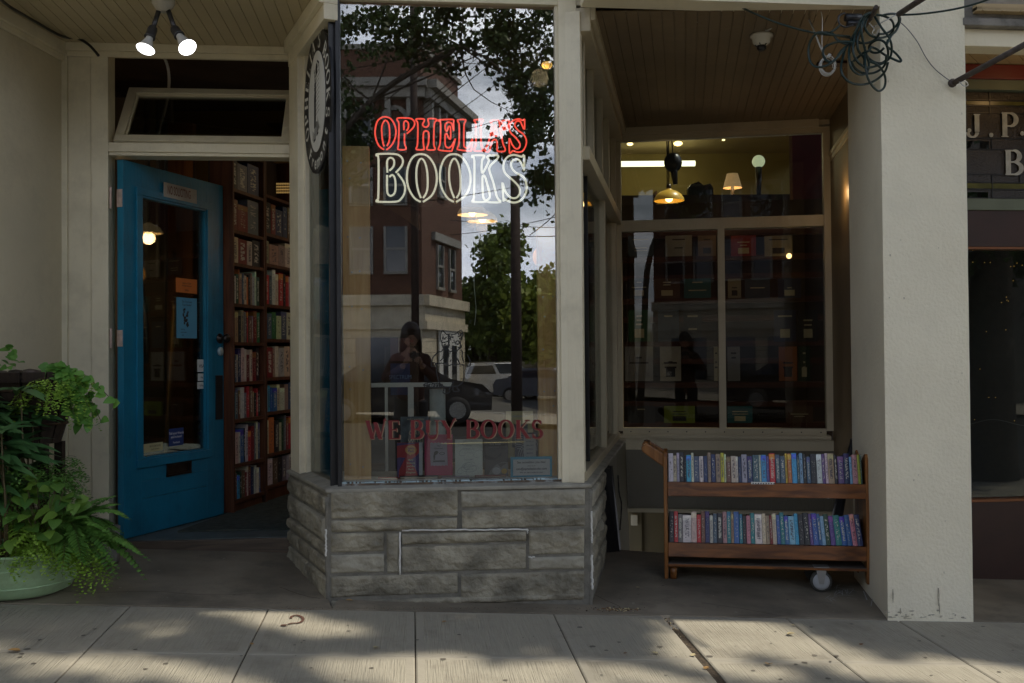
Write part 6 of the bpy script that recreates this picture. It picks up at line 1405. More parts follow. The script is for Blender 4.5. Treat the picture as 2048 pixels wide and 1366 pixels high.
# green extension cord tangle
kz = 340 / 2048
def Tq(p, d): return W(1600 + p[0] * kz, p[1] * kz, d)
loops = [[(850,150),(760,200),(690,330),(620,480),(590,620),(600,760),(640,850),(720,900),(800,880),(830,780),(800,660),(760,500),(740,350),(780,220),(860,150)],
 [(860,160),(740,250),(660,450),(640,620),(690,740),(790,810),(900,800),(1020,750),(1090,680),(1105,560),(1070,450),(980,330),(900,200)],
 [(820,200),(780,320),(840,420),(940,455),(1040,440),(1110,390),(1130,320),(1100,240),(1000,190),(920,180)],
 [(780,560),(800,660),(880,740),(980,760),(1050,700),(1060,600),(1020,510),(940,480),(860,520),(830,580),(870,630),(950,630),(1010,580)],
 [(640,470),(560,560),(520,680),(495,820),(530,930),(620,1000),(730,1020),(840,1000),(950,940),(1030,850),(1060,750)],
 [(780,640),(790,800),(810,920),(860,1020),(940,1095),(1010,1060),(1030,960),(1000,860),(930,780),(840,740)],
 [(620,740),(660,820),(760,880),(880,880),(980,830),(1030,760),(1040,660)],
 [(840,560),(920,590),(1020,660),(1120,710),(1200,742),(1215,720),(1150,640),(1060,570)],
 [(600,440),(470,430),(330,410),(230,390),(160,440),(110,540),(105,680),(150,780),(240,810),(360,770),(460,680),(560,560),(620,500)],
 [(640,510),(520,500),(400,520),(300,570),(275,640),(310,720),(380,750),(440,700),(500,610),(600,520)],
 [(250,390),(380,400),(440,470),(520,520),(640,540)],[(480,300),(430,350),(360,395)],
 [(1060,480),(1040,540),(1100,430),(1150,380),(1190,300),(1205,220),(1150,170),(1060,170),(980,190)],[(1180,180),(1190,260),(1120,350),(1040,400),(950,410)],
 [(640,740),(700,690),(760,640),(830,610),(860,560)],[(790,250),(700,430),(700,600),(770,700),(770,820)],[(720,300),(650,420),(680,500),(790,520),(900,480),(960,400)]]
mb = MB()
for i, lp_ in enumerate(loops):
    n = len(lp_); mb.tube(smooth([Tq(p, 4.84 + .035 * math.sin(i * 1.9 + j * .9) + .008 * (i % 4)) for j, p in enumerate(lp_)], k=5), .0058, 8)
mb.tube(smooth([W(1420, -12, 5.05), W(1480, 14, 5.0), W(1550, 44, 4.95), W(1620, 64, 4.92), W(1690, 74, 4.88), W(1720, 84, 4.86)], k=6), .0050, 8)
mb.tube(smooth([W(1795, 30, 4.82), W(1840, 28, 4.75), W(1900, 20, 4.65), W(1950, 8, 4.55), W(1995, -8, 4.45)], k=6), .0050, 8)
tag(mb.build('green_cable', GREENC), 'tangled dark green extension cord looped over a rod at the pillar top', 'extension cord')
mb = MB(); p = W(1702, 35, 4.98); mb.tube([p + Vector((-.03, 0, .0)), p + Vector((.05, 0, .0))], .020, 12); mb.tube([p + Vector((-.02, 0, -.03)), p + Vector((.05, 0, -.03))], .016, 12); mb.tube(smooth([W(1690, 26, 4.95), W(1678, 32, 4.94), W(1678, 46, 4.94), W(1690, 54, 4.94), W(1706, 50, 4.95)], k=4), .005, 8); tag(mb.build('cable_connector', BLACK), 'black plug connectors beside the green cable tangle', 'plug')
# black cable under the left ceiling
pts = [W(-14, -14, 4.7), W(12, 8, 4.9), W(30, 20, 5.0), W(75, 46, 5.3), W(118, 70, 5.5), W(135, 75, 5.6), W(156, 77, 5.64), W(178, 90, 5.62), W(197, 111, 5.6)]
mb = MB(); mb.tube(smooth(pts, k=6), .0082, 8); tag(mb.build('black_cable', BLACK), 'black cable stapled along the porch ceiling to a cut end', 'cable')
p = W(592, 112, 5.6); mb = MB(); mb.tube(smooth([p, p + Vector((-.008, -.02, -.012)), p + Vector((0, -.03, -.03)), p + Vector((.014, -.026, -.02))], k=4), .0025, 6); tag(mb.build('small_hook', BLACK), 'small black hook at the ceiling corner by the oval sign', 'hook')
# dark board and hardware leaning in the recess
mb = MB(); a0, a1 = W(1207, 932, 6.1), W(1222, 932, 6.1); b0, b1 = W(1214, 1130, 6.20), W(1241, 1122, 6.25)
mb.prism([a0, a1 - Vector((0, 0, .0)), b1, b0][::-1], (.012, .02, 0)); mb.tube([a0 + Vector((.002, 0, 0)), a1 + Vector((-.006, 0, -.005))], .010, 8); tag(mb.build('dark_board', BLACK, bevel=.004) if False else mb.build('dark_board', BLACK), 'tall black panel leaning at the corner of the stone base', 'panel')
mb = MB(); mb.tube(smooth([W(1236, 950, 6.5), W(1238, 985, 6.5), W(1243, 1010, 6.5), W(1240, 1060, 6.5)], k=5), [.004 + .0015 * (i % 2) for i in range(16)], 6); tag(mb.build('chain', BLACK), 'thin dark chain on the stair side wall beside the black panel', 'chain')
mb = MB(); a, b = W(1706, 878, 6.2), W(1655, 1128, 6.35); mb.tube([a, b], [.016, .05], 8); tag(mb.build('closed_umbrella', BLACK), 'closed black umbrella shape standing behind the right end of the cart', 'umbrella')

# ------------------------------------------------------------------ neighbouring shop
ns = thing('neighbouring_shop', tuple(nb.P(.6, G(2.8, 5.9), 0)), 'maroon and green neighbouring shop front with leaded sign glass, right of the pillar', 'shop')
npx = lambda x, y, n=0: nb.hit(x, y, n)
def nbx(name, m, x0, y0, x1, y1, n0, n1, **k): mb = MB(); nb.pbox(mb, x0, y0, x1, y1, n0, n1); return mb.build(name, m, ns, **k)
nbx('base_panel', MAROON, 1900, 1001, 2300, 1165, -.1, .0, bevel=.003)
nbx('window_rail', mat('dark_orange_bead', (.20, .07, .02), .5, .1, 9), 1900, 996, 2300, 1001, -.08, .006)
nbx('upper_rail', MAROON, 1900, 421, 2300, 494, -.1, .0, bevel=.003); nbx('upper_bead', MATS['dark_orange_bead'], 1900, 494, 2300, 498, -.08, .006)
nbx('transom_rail', SAGE, 1900, 398, 2300, 421, -.1, .012, bevel=.003); nbx('transom_rail', SAGE, 1900, 160, 2300, 182, -.1, .02, bevel=.003); nbx('cornice_board', CRIMSON, 1900, 131, 2300, 160, -.1, .04, bevel=.004)
mb = MB(); nb.pbox(mb, 1900, 498, 2300, 996, -.05, -.044); mb.build('window_pane', GLASS2, ns)
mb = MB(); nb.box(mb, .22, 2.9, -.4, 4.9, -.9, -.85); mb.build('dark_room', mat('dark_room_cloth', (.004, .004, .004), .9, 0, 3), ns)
mb = MB(); nb.box(mb, 2.9, 3.2, -.6, 4.9, -.85, 1.2); mb.build('side_wall', WALLP, ns)
mb = MB(); zN = npx(1980, 90)[1]; nb.box(mb, -.4, 3, npx(1980, 131)[1] + .0, 4.9, -.1, -.02); mb.build('upper_wall', MAROON, ns)
nc = bpy.data.objects.new('leaded_sign_window', None); COL.objects.link(nc); nc.parent = ns
mb = MB(); nb.pbox(mb, 1900, 182, 2300, 398, -.04, -.03); mb.build('brown_glass', mat('brown_textured_glass', (.022, .015, .009), .3, .2, 8, bump=.5, bscale=90, spec=.5), nc)
mb = MB()
for y in (202, 214, 228, 278, 300, 350, 366, 380, 397): nb.pbox(mb, 1900, y - .8, 2300, y + .8, -.03, -.024)
for x, y0, y1 in ((1980, 182, 228), (1984, 278, 300), (1985, 350, 398), (2040, 300, 366)): nb.pbox(mb, x - .8, y0, x + .8, y1, -.0305, -.0235)
mb.build('lead_came', BLACK, nc)
mb = MB(); nb.pbox(mb, 1900, 205, 2300, 212, -.03, -.026); nb.pbox(mb, 1900, 368, 2300, 378, -.03, -.026); mb.build('olive_glass', mat('olive_glass', (.09, .085, .02), .25, .3, 12), nc)
MGL = glassmat('bright_mirror_glass', (.2, .2, .2), 1.9, 2.2, .02)
for q_ in ((1933, 282, 1978, 298), (1930, 384, 1976, 397)): mb = MB(); nb.pbox(mb, *q_, -.03, -.0245); mb.build('clear_glass', MGL, nc)
MWG = mat('mottled_white_glass', (.40, .40, .36), .3, .25, 20, bump=.3)
for c, x, y0, y1 in (('J', 1934, 228, 275), ('P', 2001, 225, 274), ('B', 2008, 300, 350)):
    mb = MB(); u, z = npx(x, y1, -.02); h = npx(x, y0, -.02)[1] - z; w = glyph(mb, c, nb.P(u, z, -.02), nb.u, (0, 0, 1), h, .0, 0, 0, 1.05, .004); mb.build('glass_letter', MWG, nc)
for x, y in ((1982, 270), (2044, 267)):
    mb = MB(); p = nb.P(*npx(x, y, -.02), -.02); mb.lathe(p, [(.013, 0), (.013, .004)], 14, axis=nb.n); mb.build('glass_letter', MWG, nc)
boards([(2.36, 5.0), (4.6, 5.2), (5.1, 6.15), (2.36, 5.95)], npx(1980, 131)[1] + .001, math.atan2(.80, .60), .075, 'neighbour_ceiling', mat('orange_lit_ceiling', (.44, .33, .18), .6, .1, 4))
for o in bpy.data.objects:
    if o.name.startswith('neighbour_ceiling'): o.parent = ns; v = Vector(shop.location) - Vector(ns.location); o.location = v
mb = MB(); lint = Fr((2.30, 5.04), (4.6, 5.30)); za = lint.hit(1980, 54, 0)[1]
lint.box(mb, 0, 2.4, za + .04, 4.9, -.18, 0); lint.box(mb, 0, 2.4, za, za + .04, -.16, .02); mb.build('stone_lintel', mat('weathered_lintel', (.20, .19, .17), .8, .3, 6, bump=.4, dirt=(.03, .03, .028), dscale=5, damt=.9), ns, bevel=.006)
mb = MB(); lint.box(mb, 0, 2.4, za - .09, za - .0005, -.16, -.03); mb.build('lintel_trim', CREAM, ns, bevel=.004)
p = W(1946, 68, 5.35); mb = MB(); mb.lathe(p + Vector((0, 0, .012)), [(.05, 0), (.05, -.01), (.02, -.016)], 18); mb.tube([p, p + Vector((-.03, -.01, -.035)), p + Vector((-.06, -.01, -.055))], .009, 8); mb.ball(p + Vector((-.075, -.01, -.065)), .022, 10); tag(mb.build('porch_spotlight', BLACK), 'black adjustable spotlight under the stone lintel right of the pillar', 'spotlight')
p = W(2034, 62, 5.25); mb = MB(); mb.tube(smooth([p + Vector((0, 0, .02)), p, p + Vector((.008, 0, -.012)), p + Vector((.016, 0, -.002))], k=4), .003, 6); tag(mb.build('cup_hook', BLACK), 'tiny black cup hook under the lintel at the picture edge', 'hook')
# fairy lights inside the neighbour's dark window
mb = MB()
for k in range(20):
    x = rnd.uniform(1945, 2046); y = rnd.choice([500, 530, 560, 600, 660, 735, 790, 845]) + rnd.uniform(-6, 6)
    p = nb.P(*npx(x, y, -.2), -.2); mb.ball(p, .0022, 6)
mb.tube(smooth([nb.P(*npx(x, 845 + 6 * math.sin(x), -.2), -.2) for x in range(1930, 2080, 12)], k=3), .0012, 4, mi=1)
mb.build('fairy_lights', [emat('fairy_glow', (1, .55, .12), 1.2), BLACK], None, 'string of tiny amber fairy lights in the dark neighbouring window', 'fairy lights')
point(nb.P(.9, 3.0, .45), 2.0, (1, .6, .25))

# ------------------------------------------------------------------ plants at the left
def leafpoly(mb, o, d, nrm, ln, w, kind='ovate', fold=.25, mi=0, droop=.2):
    """one leaf blade from o along d; small curved mesh"""
    d = Vector(d).normalized(); nrm = Vector(nrm); s = d.cross(nrm)
    if s.length < 1e-4: s = d.cross(Vector((.2, .9, .3)))
    s.normalize(); up = s.cross(d).normalized()
    prof = {'ovate': [(0, .04), (.18, .62), (.42, 1.0), (.7, .72), (1, 0)], 'lance': [(0, .1), (.25, .8), (.5, 1), (.75, .65), (1, 0)], 'fan': [(0, .05), (.4, .55), (.75, 1.0), (.95, .8), (1.0, .0)],
            'heart': [(-.08, .55), (.12, .98), (.4, .95), (.75, .5), (1, 0)]}[kind]
    vs = []
    for (t, ww) in prof:
        c = o + d * (ln * t) - up * (droop * ln * t * t)
        vs += [c, c + s * (w * ww * .5) + up * (fold * w * ww * .5), c - s * (w * ww * .5) + up * (fold * w * ww * .5)]
    fs = []
    for i in range(len(prof) - 1):
        a = i * 3; b = a + 3
        if i == len(prof) - 2: fs += [(a, b, a + 1), (a, a + 2, b)]
        else: fs += [(a, b, b + 1, a + 1), (a, a + 2, b + 2, b)]
    mb.add(vs, fs, mi, True)
def rv(s=1.0): return Vector((rnd.uniform(-1, 1), rnd.uniform(-1, 1), rnd.uniform(-1, 1))) * s
def curve_pts(o, d, ln, droop, n=10):
    o = Vector(o); d = Vector(d).normalized(); out = []
    for i in range(n + 1):
        t = i / n; out.append(o + d * (ln * t) + Vector((0, 0, -droop * ln * t * t)))
    return out
def frond(mb, o, d, ln, w, droop=.4, n=22, mi=0, sub=True):
    """once divided fern frond with toothed pinnae"""
    pts = curve_pts(o, d, ln, droop, n)
    mb.tube(pts, [.0018 * (1 - .7 * i / n) for i in range(n + 1)], 4, mi=1)
    for i in range(2, n + 1):
        t = i / n; tg = (pts[min(i + 1, n)] - pts[i - 1]).normalized(); up = Vector((0, 0, 1)); s = tg.cross(up)
        if s.length < .01: s = Vector((1, 0, 0))
        s.normalize(); pl = w * (math.sin(math.pi * min(1, t * .9 + .12)) ** .7) * .5
        for sg in (1, -1):
            dd = (s * sg + tg * .45 + Vector((0, 0, rnd.uniform(-.25, .1)))).normalized()
            leafpoly(mb, pts[i], dd, up, pl, ln / n * 1.15, 'lance', .1, 0, .25)
def maiden(mb, o, d, ln, droop=.8, n=16):
    pts = curve_pts(o, d, ln, droop, n); mb.tube(pts, .0009, 3, mi=1)
    for i in range(3, n + 1):
        tg = (pts[min(i + 1, n)] - pts[i - 1]).normalized()
        for sg in (1, -1):
            s = tg.cross(Vector((0, 0, 1))); s.normalize() if s.length > .01 else None
            L2 = ln * .24 * (1 - .5 * i / n)
            for j in range(1, 5):
                q = pts[i] + (s * sg + tg * .4) * (L2 * j / 4) + Vector((0, 0, -.01 * j)) + rv(.002)
                leafpoly(mb, q, (s * sg + rv(.5)).normalized(), Vector((0, -.5, 1)) + rv(.4), .013, .013, 'fan', .1, 0, .2)
GRNA = leafmat('maidenhair_leaf', (.20, .36, .035), (.36, .55, .08), .3)
GRNB = leafmat('fern_leaf', (.09, .23, .04), (.18, .36, .07), .25)
GRND = leafmat('glossy_dark_leaf', (.04, .12, .04), (.09, .20, .065), .15, .3)
GRNV = leafmat('vine_leaf', (.10, .27, .045), (.22, .46, .09), .35)
LIMEL = leafmat('lime_leaf', (.20, .30, .04), (.30, .38, .08), .3)
STEM = mat('plant_stem', (.09, .07, .03), .7, .2, 9)
potc = W(40, 1120, 4.72); potc.z = G(potc.x, potc.y)
TUBC = Vector((-2.37, 4.78, 0)); TUBC.z = G(TUBC.x, TUBC.y)
tub = thing('green_tub', tuple(TUBC), 'pale green metal tub overflowing with ferns, at the foot of the left wall', 'planter')
mb = MB(); mb.lathe(TUBC, [(.19, 0.0), (.235, .02), (.27, .10), (.285, .20), (.295, .205), (.295, .215), (.27, .215), (.262, .18)], 48, cap=False)
for z, r in ((.055, .254), (.14, .278)): mb.lathe(TUBC, [(r, z), (r + .004, z + .004), (r, z + .008)], 48, cap=False)
mb.build('tub_body', mat('pale_green_enamel', (.40, .58, .34), .4, .06, 5, dirt=(.18, .22, .12), dscale=5, damt=.6), tub)
mb = MB(); mb.lathe(TUBC, [(.001, .17), (.27, .175)], 24, cap=False); mb.build('soil', DIRT, tub)
def plant(name, base, fn, label, mats, cat='plant'):
    mb = MB(); fn(mb, Vector(base)); return mb.build(name, mats, None, label, cat, origin=base)
TB_ = TUBC + Vector((0, 0, .18))
def f_maiden(n, ext, ln, dirbias):
    def f(mb, b):
        for k in range(n):
            a = rnd.uniform(0, 2 * math.pi); r = rnd.uniform(0, ext)
            o = b + Vector((r * math.cos(a), r * math.sin(a) * .7, 0)); d = Vector((math.cos(a) * .8, math.sin(a) * .6, rnd.uniform(.5, 1.3))) + Vector(dirbias)
            maiden(mb, o, d, ln * rnd.uniform(.7, 1.2), rnd.uniform(.5, 1.1))
    return f
plant('maidenhair_fern', TB_ + Vector((.17, -.08, .03)), f_maiden(50, .11, .34, (.5, -.3, .4)), 'bright green lacy fern spilling over the front of the tub', [GRNA, STEM], 'fern')
plant('maidenhair_fern', TB_ + Vector((-.04, .04, .26)), f_maiden(70, .20, .44, (.1, -.2, .7)), 'lacy fern rising behind the dark leaves below the wooden planter', [GRNB, STEM], 'fern')
def f_sword(mb, b):
    for k in range(64):
        a = rnd.uniform(-1.4, 1.0); d = Vector((math.cos(a) * .9, -abs(math.sin(a)) * .8 + .1, rnd.uniform(.3, 1.5))); frond(mb, b + rv(.03), d, rnd.uniform(.36, .58), rnd.uniform(.08, .12), rnd.uniform(.4, .9), 26)
plant('sword_fern', TB_ + Vector((.20, .03, .06)), f_sword, 'dark sword fern arching across the open blue door', [GRNB, STEM], 'fern')
def f_heuch(mb, b):
    for k in range(60):
        a = rnd.uniform(0, 6.28); o = b + Vector((.05 * math.cos(a), .05 * math.sin(a), 0)); tip = o + Vector((rnd.uniform(-.12, .14), rnd.uniform(-.14, .02), rnd.uniform(.06, .38)))
        mb.tube([o, o.lerp(tip, .5) + Vector((0, 0, .03)), tip], .0015, 4, mi=1); leafpoly(mb, tip, Vector((rnd.uniform(-1, 1), -1, rnd.uniform(-.6, .2))), Vector((0, -.6, 1)) + rv(.4), rnd.uniform(.05, .08), rnd.uniform(.05, .075), 'heart', .15, 0, .3)
plant('coral_bells', TB_ + Vector((.20, -.10, .02)), f_heuch, 'round leaved plant between the bright lacy fern and the sword fern', [leafmat('coral_leaf', (.06, .17, .03), (.20, .34, .05), .3), STEM])
def f_broad(mb, b):
    for st in range(22):
        o = b + Vector((rnd.uniform(-.20, .16), rnd.uniform(-.16, .03), 0)); top = o + Vector((rnd.uniform(-.05, .05), rnd.uniform(-.10, .0), rnd.uniform(.10, .62)))
        mb.tube([o, o.lerp(top, .5) + Vector((.01, 0, 0)), top], .004, 5, mi=1)
        a0 = rnd.uniform(0, 6.28)
        for k in range(8):
            a = a0 + k * 6.283 / 8; d = Vector((math.cos(a), math.sin(a) * .8 - .25, rnd.uniform(-.1, .45))); leafpoly(mb, top, d, Vector((0, -.2, 1)), rnd.uniform(.12, .19), rnd.uniform(.045, .062), 'lance', .22, 0, .3)
plant('hellebore', TB_ + Vector((-.09, -.10, .0)), f_broad, 'dark glossy broad leaved plant filling the left of the tub', [GRND, STEM])
def f_tuft(mb, b):
    for k in range(8): maiden(mb, b + rv(.05) * 1.0, Vector((rnd.uniform(-.7, .9), -1, rnd.uniform(.1, .5))), rnd.uniform(.12, .19), 1.0)
plant('hellebore', TB_ + Vector((-.10, .10, .18)), f_broad, 'second dark broad leaved plant rising in front of the wooden planter', [GRND, STEM])
plant('broad_fern', TB_ + Vector((.06, -.02, .12)), lambda mb, b: [frond(mb, b + rv(.03), Vector((math.cos(a_), -abs(math.sin(a_)) * .7, rnd.uniform(.4, 1.4))), rnd.uniform(.24, .40), rnd.uniform(.10, .15), rnd.uniform(.6, 1.1), 16) for a_ in [rnd.uniform(-1.6, 1.4) for _ in range(34)]] and None, 'yellow green soft fern bulging at the middle of the tub', [GRNA, STEM], 'fern')
plant('trailing_fern', TB_ + Vector((-.10, -.20, .02)), f_tuft, 'lime green fern fringe hanging over the tub rim', [LIMEL, STEM], 'fern')
# timber half barrel on a stand behind
BC = W(70, 790, 5.02); BC.x -= .05; BC = Vector((BC.x, 5.05, H0 - .42))
bar = thing('wooden_planter', (BC.x, BC.y, BC.z), 'dark weathered wooden planter against the left wall', 'planter')
mb = MB(); n_ = 14; DWD = woodmat('weathered_dark_wood', (.040, .025, .017), (.016, .010, .007), .7, 8, 'Z')
for k in range(n_):
    a0, a1 = 2 * math.pi * k / n_ + .02, 2 * math.pi * (k + 1) / n_ - .02
    def RP(a, r, z): return BC + Vector((r * math.cos(a), r * math.sin(a) * .75, z))
    mb.hexa([RP(a0, .16, 0), RP(a1, .16, 0), RP(a1, .14, 0), RP(a0, .14, 0), RP(a0, .27, .36), RP(a1, .27, .36), RP(a1, .245, .36), RP(a0, .245, .36)])
mb.build('stave', DWD, bar, bevel=.003)
mb = MB(); 
for z, r in ((.10, .192), (.27, .245)): mb.tube([BC + Vector((r * math.cos(t * .2618), r * .75 * math.sin(t * .2618), z)) for t in range(24)], .007, 6, closed=True)
mb.build('hoop', mat('rusty_hoop', (.06, .035, .02), .8, .4, 20), bar)
mb = MB(); mb.lathe(BC, [(.001, .30), (.23, .31)], 20, cap=False); mb.build('soil', DIRT, bar)
mb = MB(); 
for (x, y) in ((-.12, -.09), (.12, -.09), (-.12, .09), (.12, .09)): mb.box(BC.x + x - .02, BC.x + x + .02, BC.y + y - .02, BC.y + y + .02, G(BC.x, BC.y), BC.z)
mb.build('stand_leg', DWD, bar)
mb = MB()
BT = BC + Vector((0, 0, .34))
for k in range(16):
    a = rnd.uniform(0, 6.28); r = rnd.uniform(.03, .2); p = BT + Vector((r * math.cos(a), r * .75 * math.sin(a) - .05, rnd.uniform(-.01, .02))); mb.ball(p, rnd.uniform(.022, .045), 8, (1.2, 1, .45))
mb.build('river_stones', mat('dark_pebble', (.10, .075, .06), .6, .4, 12), None, 'dark flat pebbles heaped on the wooden planter', 'pebbles', kind='stuff')
def f_vine(mb, b):
    for k in range(13):
        a = rnd.uniform(-.9, .7); d = Vector((math.cos(a) + .2, -.35 * rnd.random(), rnd.uniform(-.1, .7))); ln = rnd.uniform(.14, .34); pts = curve_pts(b + rv(.03), d, ln, rnd.uniform(.5, 1.5), 8)
        mb.tube(pts, .0018, 4, mi=1)
        for i in range(1, 9):
            for s in range(2 if i > 2 else 1): q = pts[i] + rv(.012); leafpoly(mb, q, Vector((rnd.uniform(-1, 1), -.6, rnd.uniform(-1, .3))), Vector((0, -1, .6)) + rv(.4), rnd.uniform(.035, .06), rnd.uniform(.035, .055), 'heart', .1, 0, .2)
plant('trailing_vine', BT + Vector((.13, -.08, .03)), f_vine, 'heart leaved green vine trailing from the right of the wooden planter', [GRNV, STEM], 'vine')
plant('trailing_vine', BT + Vector((-.14, -.08, .03)), lambda mb, b: [leafpoly(mb, b + Vector((rnd.uniform(-.12, .14), rnd.uniform(-.05, .05), rnd.uniform(0, .12))), Vector((rnd.uniform(-1, 1), -.5, rnd.uniform(-.3, .6))), Vector((0, -.6, 1)) + rv(.4), rnd.uniform(.03, .055), rnd.uniform(.03, .045), 'heart', .1, 0, .2) for k in range(46)] and None, 'small leafed vine sprigs at the left of the wooden planter', [GRNV, STEM], 'vine')
plant('maidenhair_fern', BT + Vector((.20, -.12, -.02)), f_maiden(12, .02, .20, (.3, -.5, -.9)), 'small lacy fern hanging beneath the vine on the wooden planter', [GRNA, STEM], 'fern')
mb = MB(); pc = W(205, 1078, 5.35); pc.z = G(pc.x, pc.y); mb.lathe(pc, [(.075, 0), (.085, .02), (.09, .2), (.08, .2)], 24); mb.build('grey_pot', mat('grey_clay_pot', (.24, .23, .20), .8, .1, 8), None, 'small grey pot half hidden between the fern and the door', 'pot')
# fallen leaves, chalk marks and stains on the ground
LF = [mat('fallen_leaf_tan', (.45, .26, .09), .7, .2, 30), mat('fallen_leaf_pale', (.50, .42, .24), .7, .2, 30), mat('fallen_leaf_brown', (.22, .11, .05), .7, .2, 30)]
LEAVES = [(40, 1301, 'tan', 'orange tan dry leaf at the left edge of the pavement', .035), (756, 1294, 'pale', 'pale green yellow leaf on the middle paving slab', .026), (884, 1244, 'tan', 'small tan leaf below the stone base', .018), (1316, 1307, 'pale', 'small pale leaf beside the dirt filled joint', .022), (1574, 1268, 'pale', 'curled pale leaf on the sunlit slab near the pillar', .030),
          (1590, 1251, 'pale', 'tiny pale leaf close to the entry edge by the curled one', .016), (1538, 1327, 'tan', 'flat tan leaf low on the sunlit slab', .026), (1384, 1312, 'pale', 'white leaf lying in the dirt filled joint', .020), (1410, 1338, 'tan', 'orange leaf lower in the dirt filled joint', .020), (1279, 1175, 'pale', 'small leaf on the entry floor in front of the cart', .020), (705, 1201, 'tan', 'orange leaf against the foot of the stone base', .028), (1247, 1307, 'brown', 'dry brown leaf on the slab left of the dirt joint', .014), (505, 1289, 'tan', 'tiny tan leaf on the left slab joint', .014), (1720, 1290, 'brown', 'brown leaf fragment on the shaded right slab', .016)]
for (x, y, c, lab, s) in LEAVES:
    p = gpt(x, y, .012 if y < 1215 else .004); mb = MB(); a = rnd.uniform(0, 6.28); d = Vector((math.cos(a), math.sin(a), .12)); leafpoly(mb, p, d, Vector((0, 0, 1)), s * 1.3, s, 'ovate', .35, 0, -.1); leafpoly(mb, p, Vector((math.cos(a + .8), math.sin(a + .8), .2)), Vector((0, 0, 1)), s * .9, s * .6, 'ovate', .3, 0, -.1); leafpoly(mb, p, Vector((math.cos(a - .8), math.sin(a - .8), .15)), Vector((0, 0, 1)), s * .9, s * .6, 'ovate', .3, 0, -.1)
    mb.build('fallen_leaf', LF[('tan', 'pale', 'brown').index(c)], None, lab, 'leaf', 'fallen leaves on the pavement')
mb = MB()
def gline(mb, pts, w, dz=.0055, mi=0):
    P3 = [gpt(x, y, dz) for x, y in pts]
    for a, b in zip(P3[:-1], P3[1:]):
        d = (b - a); d.z = 0; d.normalize(); s = Vector((-d.y, d.x, 0)) * w / 2; a2, b2 = a - d * w * .2, b + d * w * .2; mb.add([a2 + s, a2 - s, b2 - s, b2 + s], [(0, 3, 2, 1)][::-1], mi)
for k in range(26):
    x, y = rnd.uniform(1655, 1710), rnd.uniform(1168, 1196); a = rnd.uniform(0, 3.1); gline(mb, [(x, y), (x + 20 * math.cos(a), y + 9 * math.sin(a))], .003, .0062 + k * .0001)
gline(mb, [(1727, 1182), (1734, 1200)], .006, .009); gline(mb, [(1745, 1196), (1742, 1212)], .004, .0095)
mb.build('chalk_scribble', mat('chalk', (.42, .42, .40), .9, .3, 60), None, 'white chalk scribble on the dark floor beside the cart wheel', 'chalk marks')
mb = MB(); s3 = smooth([Vector((x, y, 0)) for x, y in ((582, 1236), (584, 1232), (594, 1230), (604, 1234), (606, 1240), (598, 1245), (584, 1246), (577, 1248))], k=3)
gline(mb, [(p.x, p.y) for p in s3], .013, .0045); p = gpt(568, 1250, .0052); mb.add([p + Vector((.016 * math.cos(t * .52), .012 * math.sin(t * .52), 0)) for t in range(12)], [tuple(range(12))])
mb.build('question_mark_stain', mat('rusty_stain', (.10, .045, .03), .8, .2, 20), None, 'rust coloured question mark painted on the pavement', 'stain')
mb = MB()
for k in range(420):
    t = rnd.random(); x = rnd.gauss(0, .011); q = Q(us[WIDEJ] + x, vs_[0] + t * 1.6, -.012); s = rnd.uniform(.002, .006); mb.ball(q, s, 5, (1, 1, .6), rnd.randint(0, 2))
for k in range(120): p = gpt(rnd.gauss(1235, 22), rnd.gauss(1219, 2.0), .006); mb.ball(p, rnd.uniform(.002, .006), 5, (1, 1, .6), rnd.randint(0, 2))
for k in range(300): p = gpt(rnd.uniform(560, 1200), rnd.gauss(1217, 1.6), .004); mb.ball(p, rnd.uniform(.001, .003), 5, (1, 1, .6), rnd.choice((0, 0, 2)))
mb.build('debris', [DIRT, LF[1], LF[2]], None, 'crumbs of dirt and leaf bits in the pavement joints', 'debris', kind='stuff')

def blot(px, py, r, dz, k=9):
    c = gpt(px, py, dz); s = rnd.uniform(0, 9); return [c + Vector((r * (1 + .45 * noise.noise(Vector((s, i * .9, 0)))) * math.cos(i * 6.283 / k), r * (1 + .45 * noise.noise(Vector((s, i * .9, 0)))) * math.sin(i * 6.283 / k), 0)) for i in range(k)]
mb = MB()
for k in range(60):
    x, y = rnd.uniform(10, 2040), rnd.uniform(1245, 1362); mb.add(blot(x, y, rnd.choice((.004, .006, .009, .013)), .0022), [tuple(range(9))], 0)
for k in range(80):
    x, y = rnd.choice([(rnd.uniform(240, 640), rnd.uniform(1100, 1200)), (rnd.uniform(1210, 1740), rnd.uniform(1135, 1225)), (rnd.uniform(1230, 1700), rnd.uniform(1150, 1210))]); mb.add(blot(x, y, rnd.choice((.002, .003, .004, .008)), .0065), [tuple(range(9))], rnd.choice((0, 1, 1, 0)))
mb.build('gum_and_specks', [mat('old_gum', (.13, .115, .09), .8, .2, 30), mat('pale_speck', (.32, .30, .25), .8, .2, 30)], None, 'old gum spots and pale specks on the paving and entry floors', 'gum spots', kind='stuff')
mb = MB()
for pl in ([(1404, 1205), (1440, 1211), (1480, 1216), (1520, 1224), (1564, 1231)], [(1190, 1190), (1216, 1203), (1240, 1214)], [(560, 1175), (600, 1188), (640, 1198)], [(90, 1178), (180, 1186), (300, 1183), (420, 1190), (520, 1186)]):
    s3 = smooth([Vector((x, y + rnd.uniform(-1, 1), 0)) for x, y in pl], k=4); gline(mb, [(q.x, q.y + rnd.uniform(-.5, .5)) for q in s3], .0035, .0058)
mb.build('floor_cracks', mat('crack_dark', (.03, .025, .02), .9), None, 'hairline cracks wandering across the dark entry floors', 'cracks', kind='stuff')

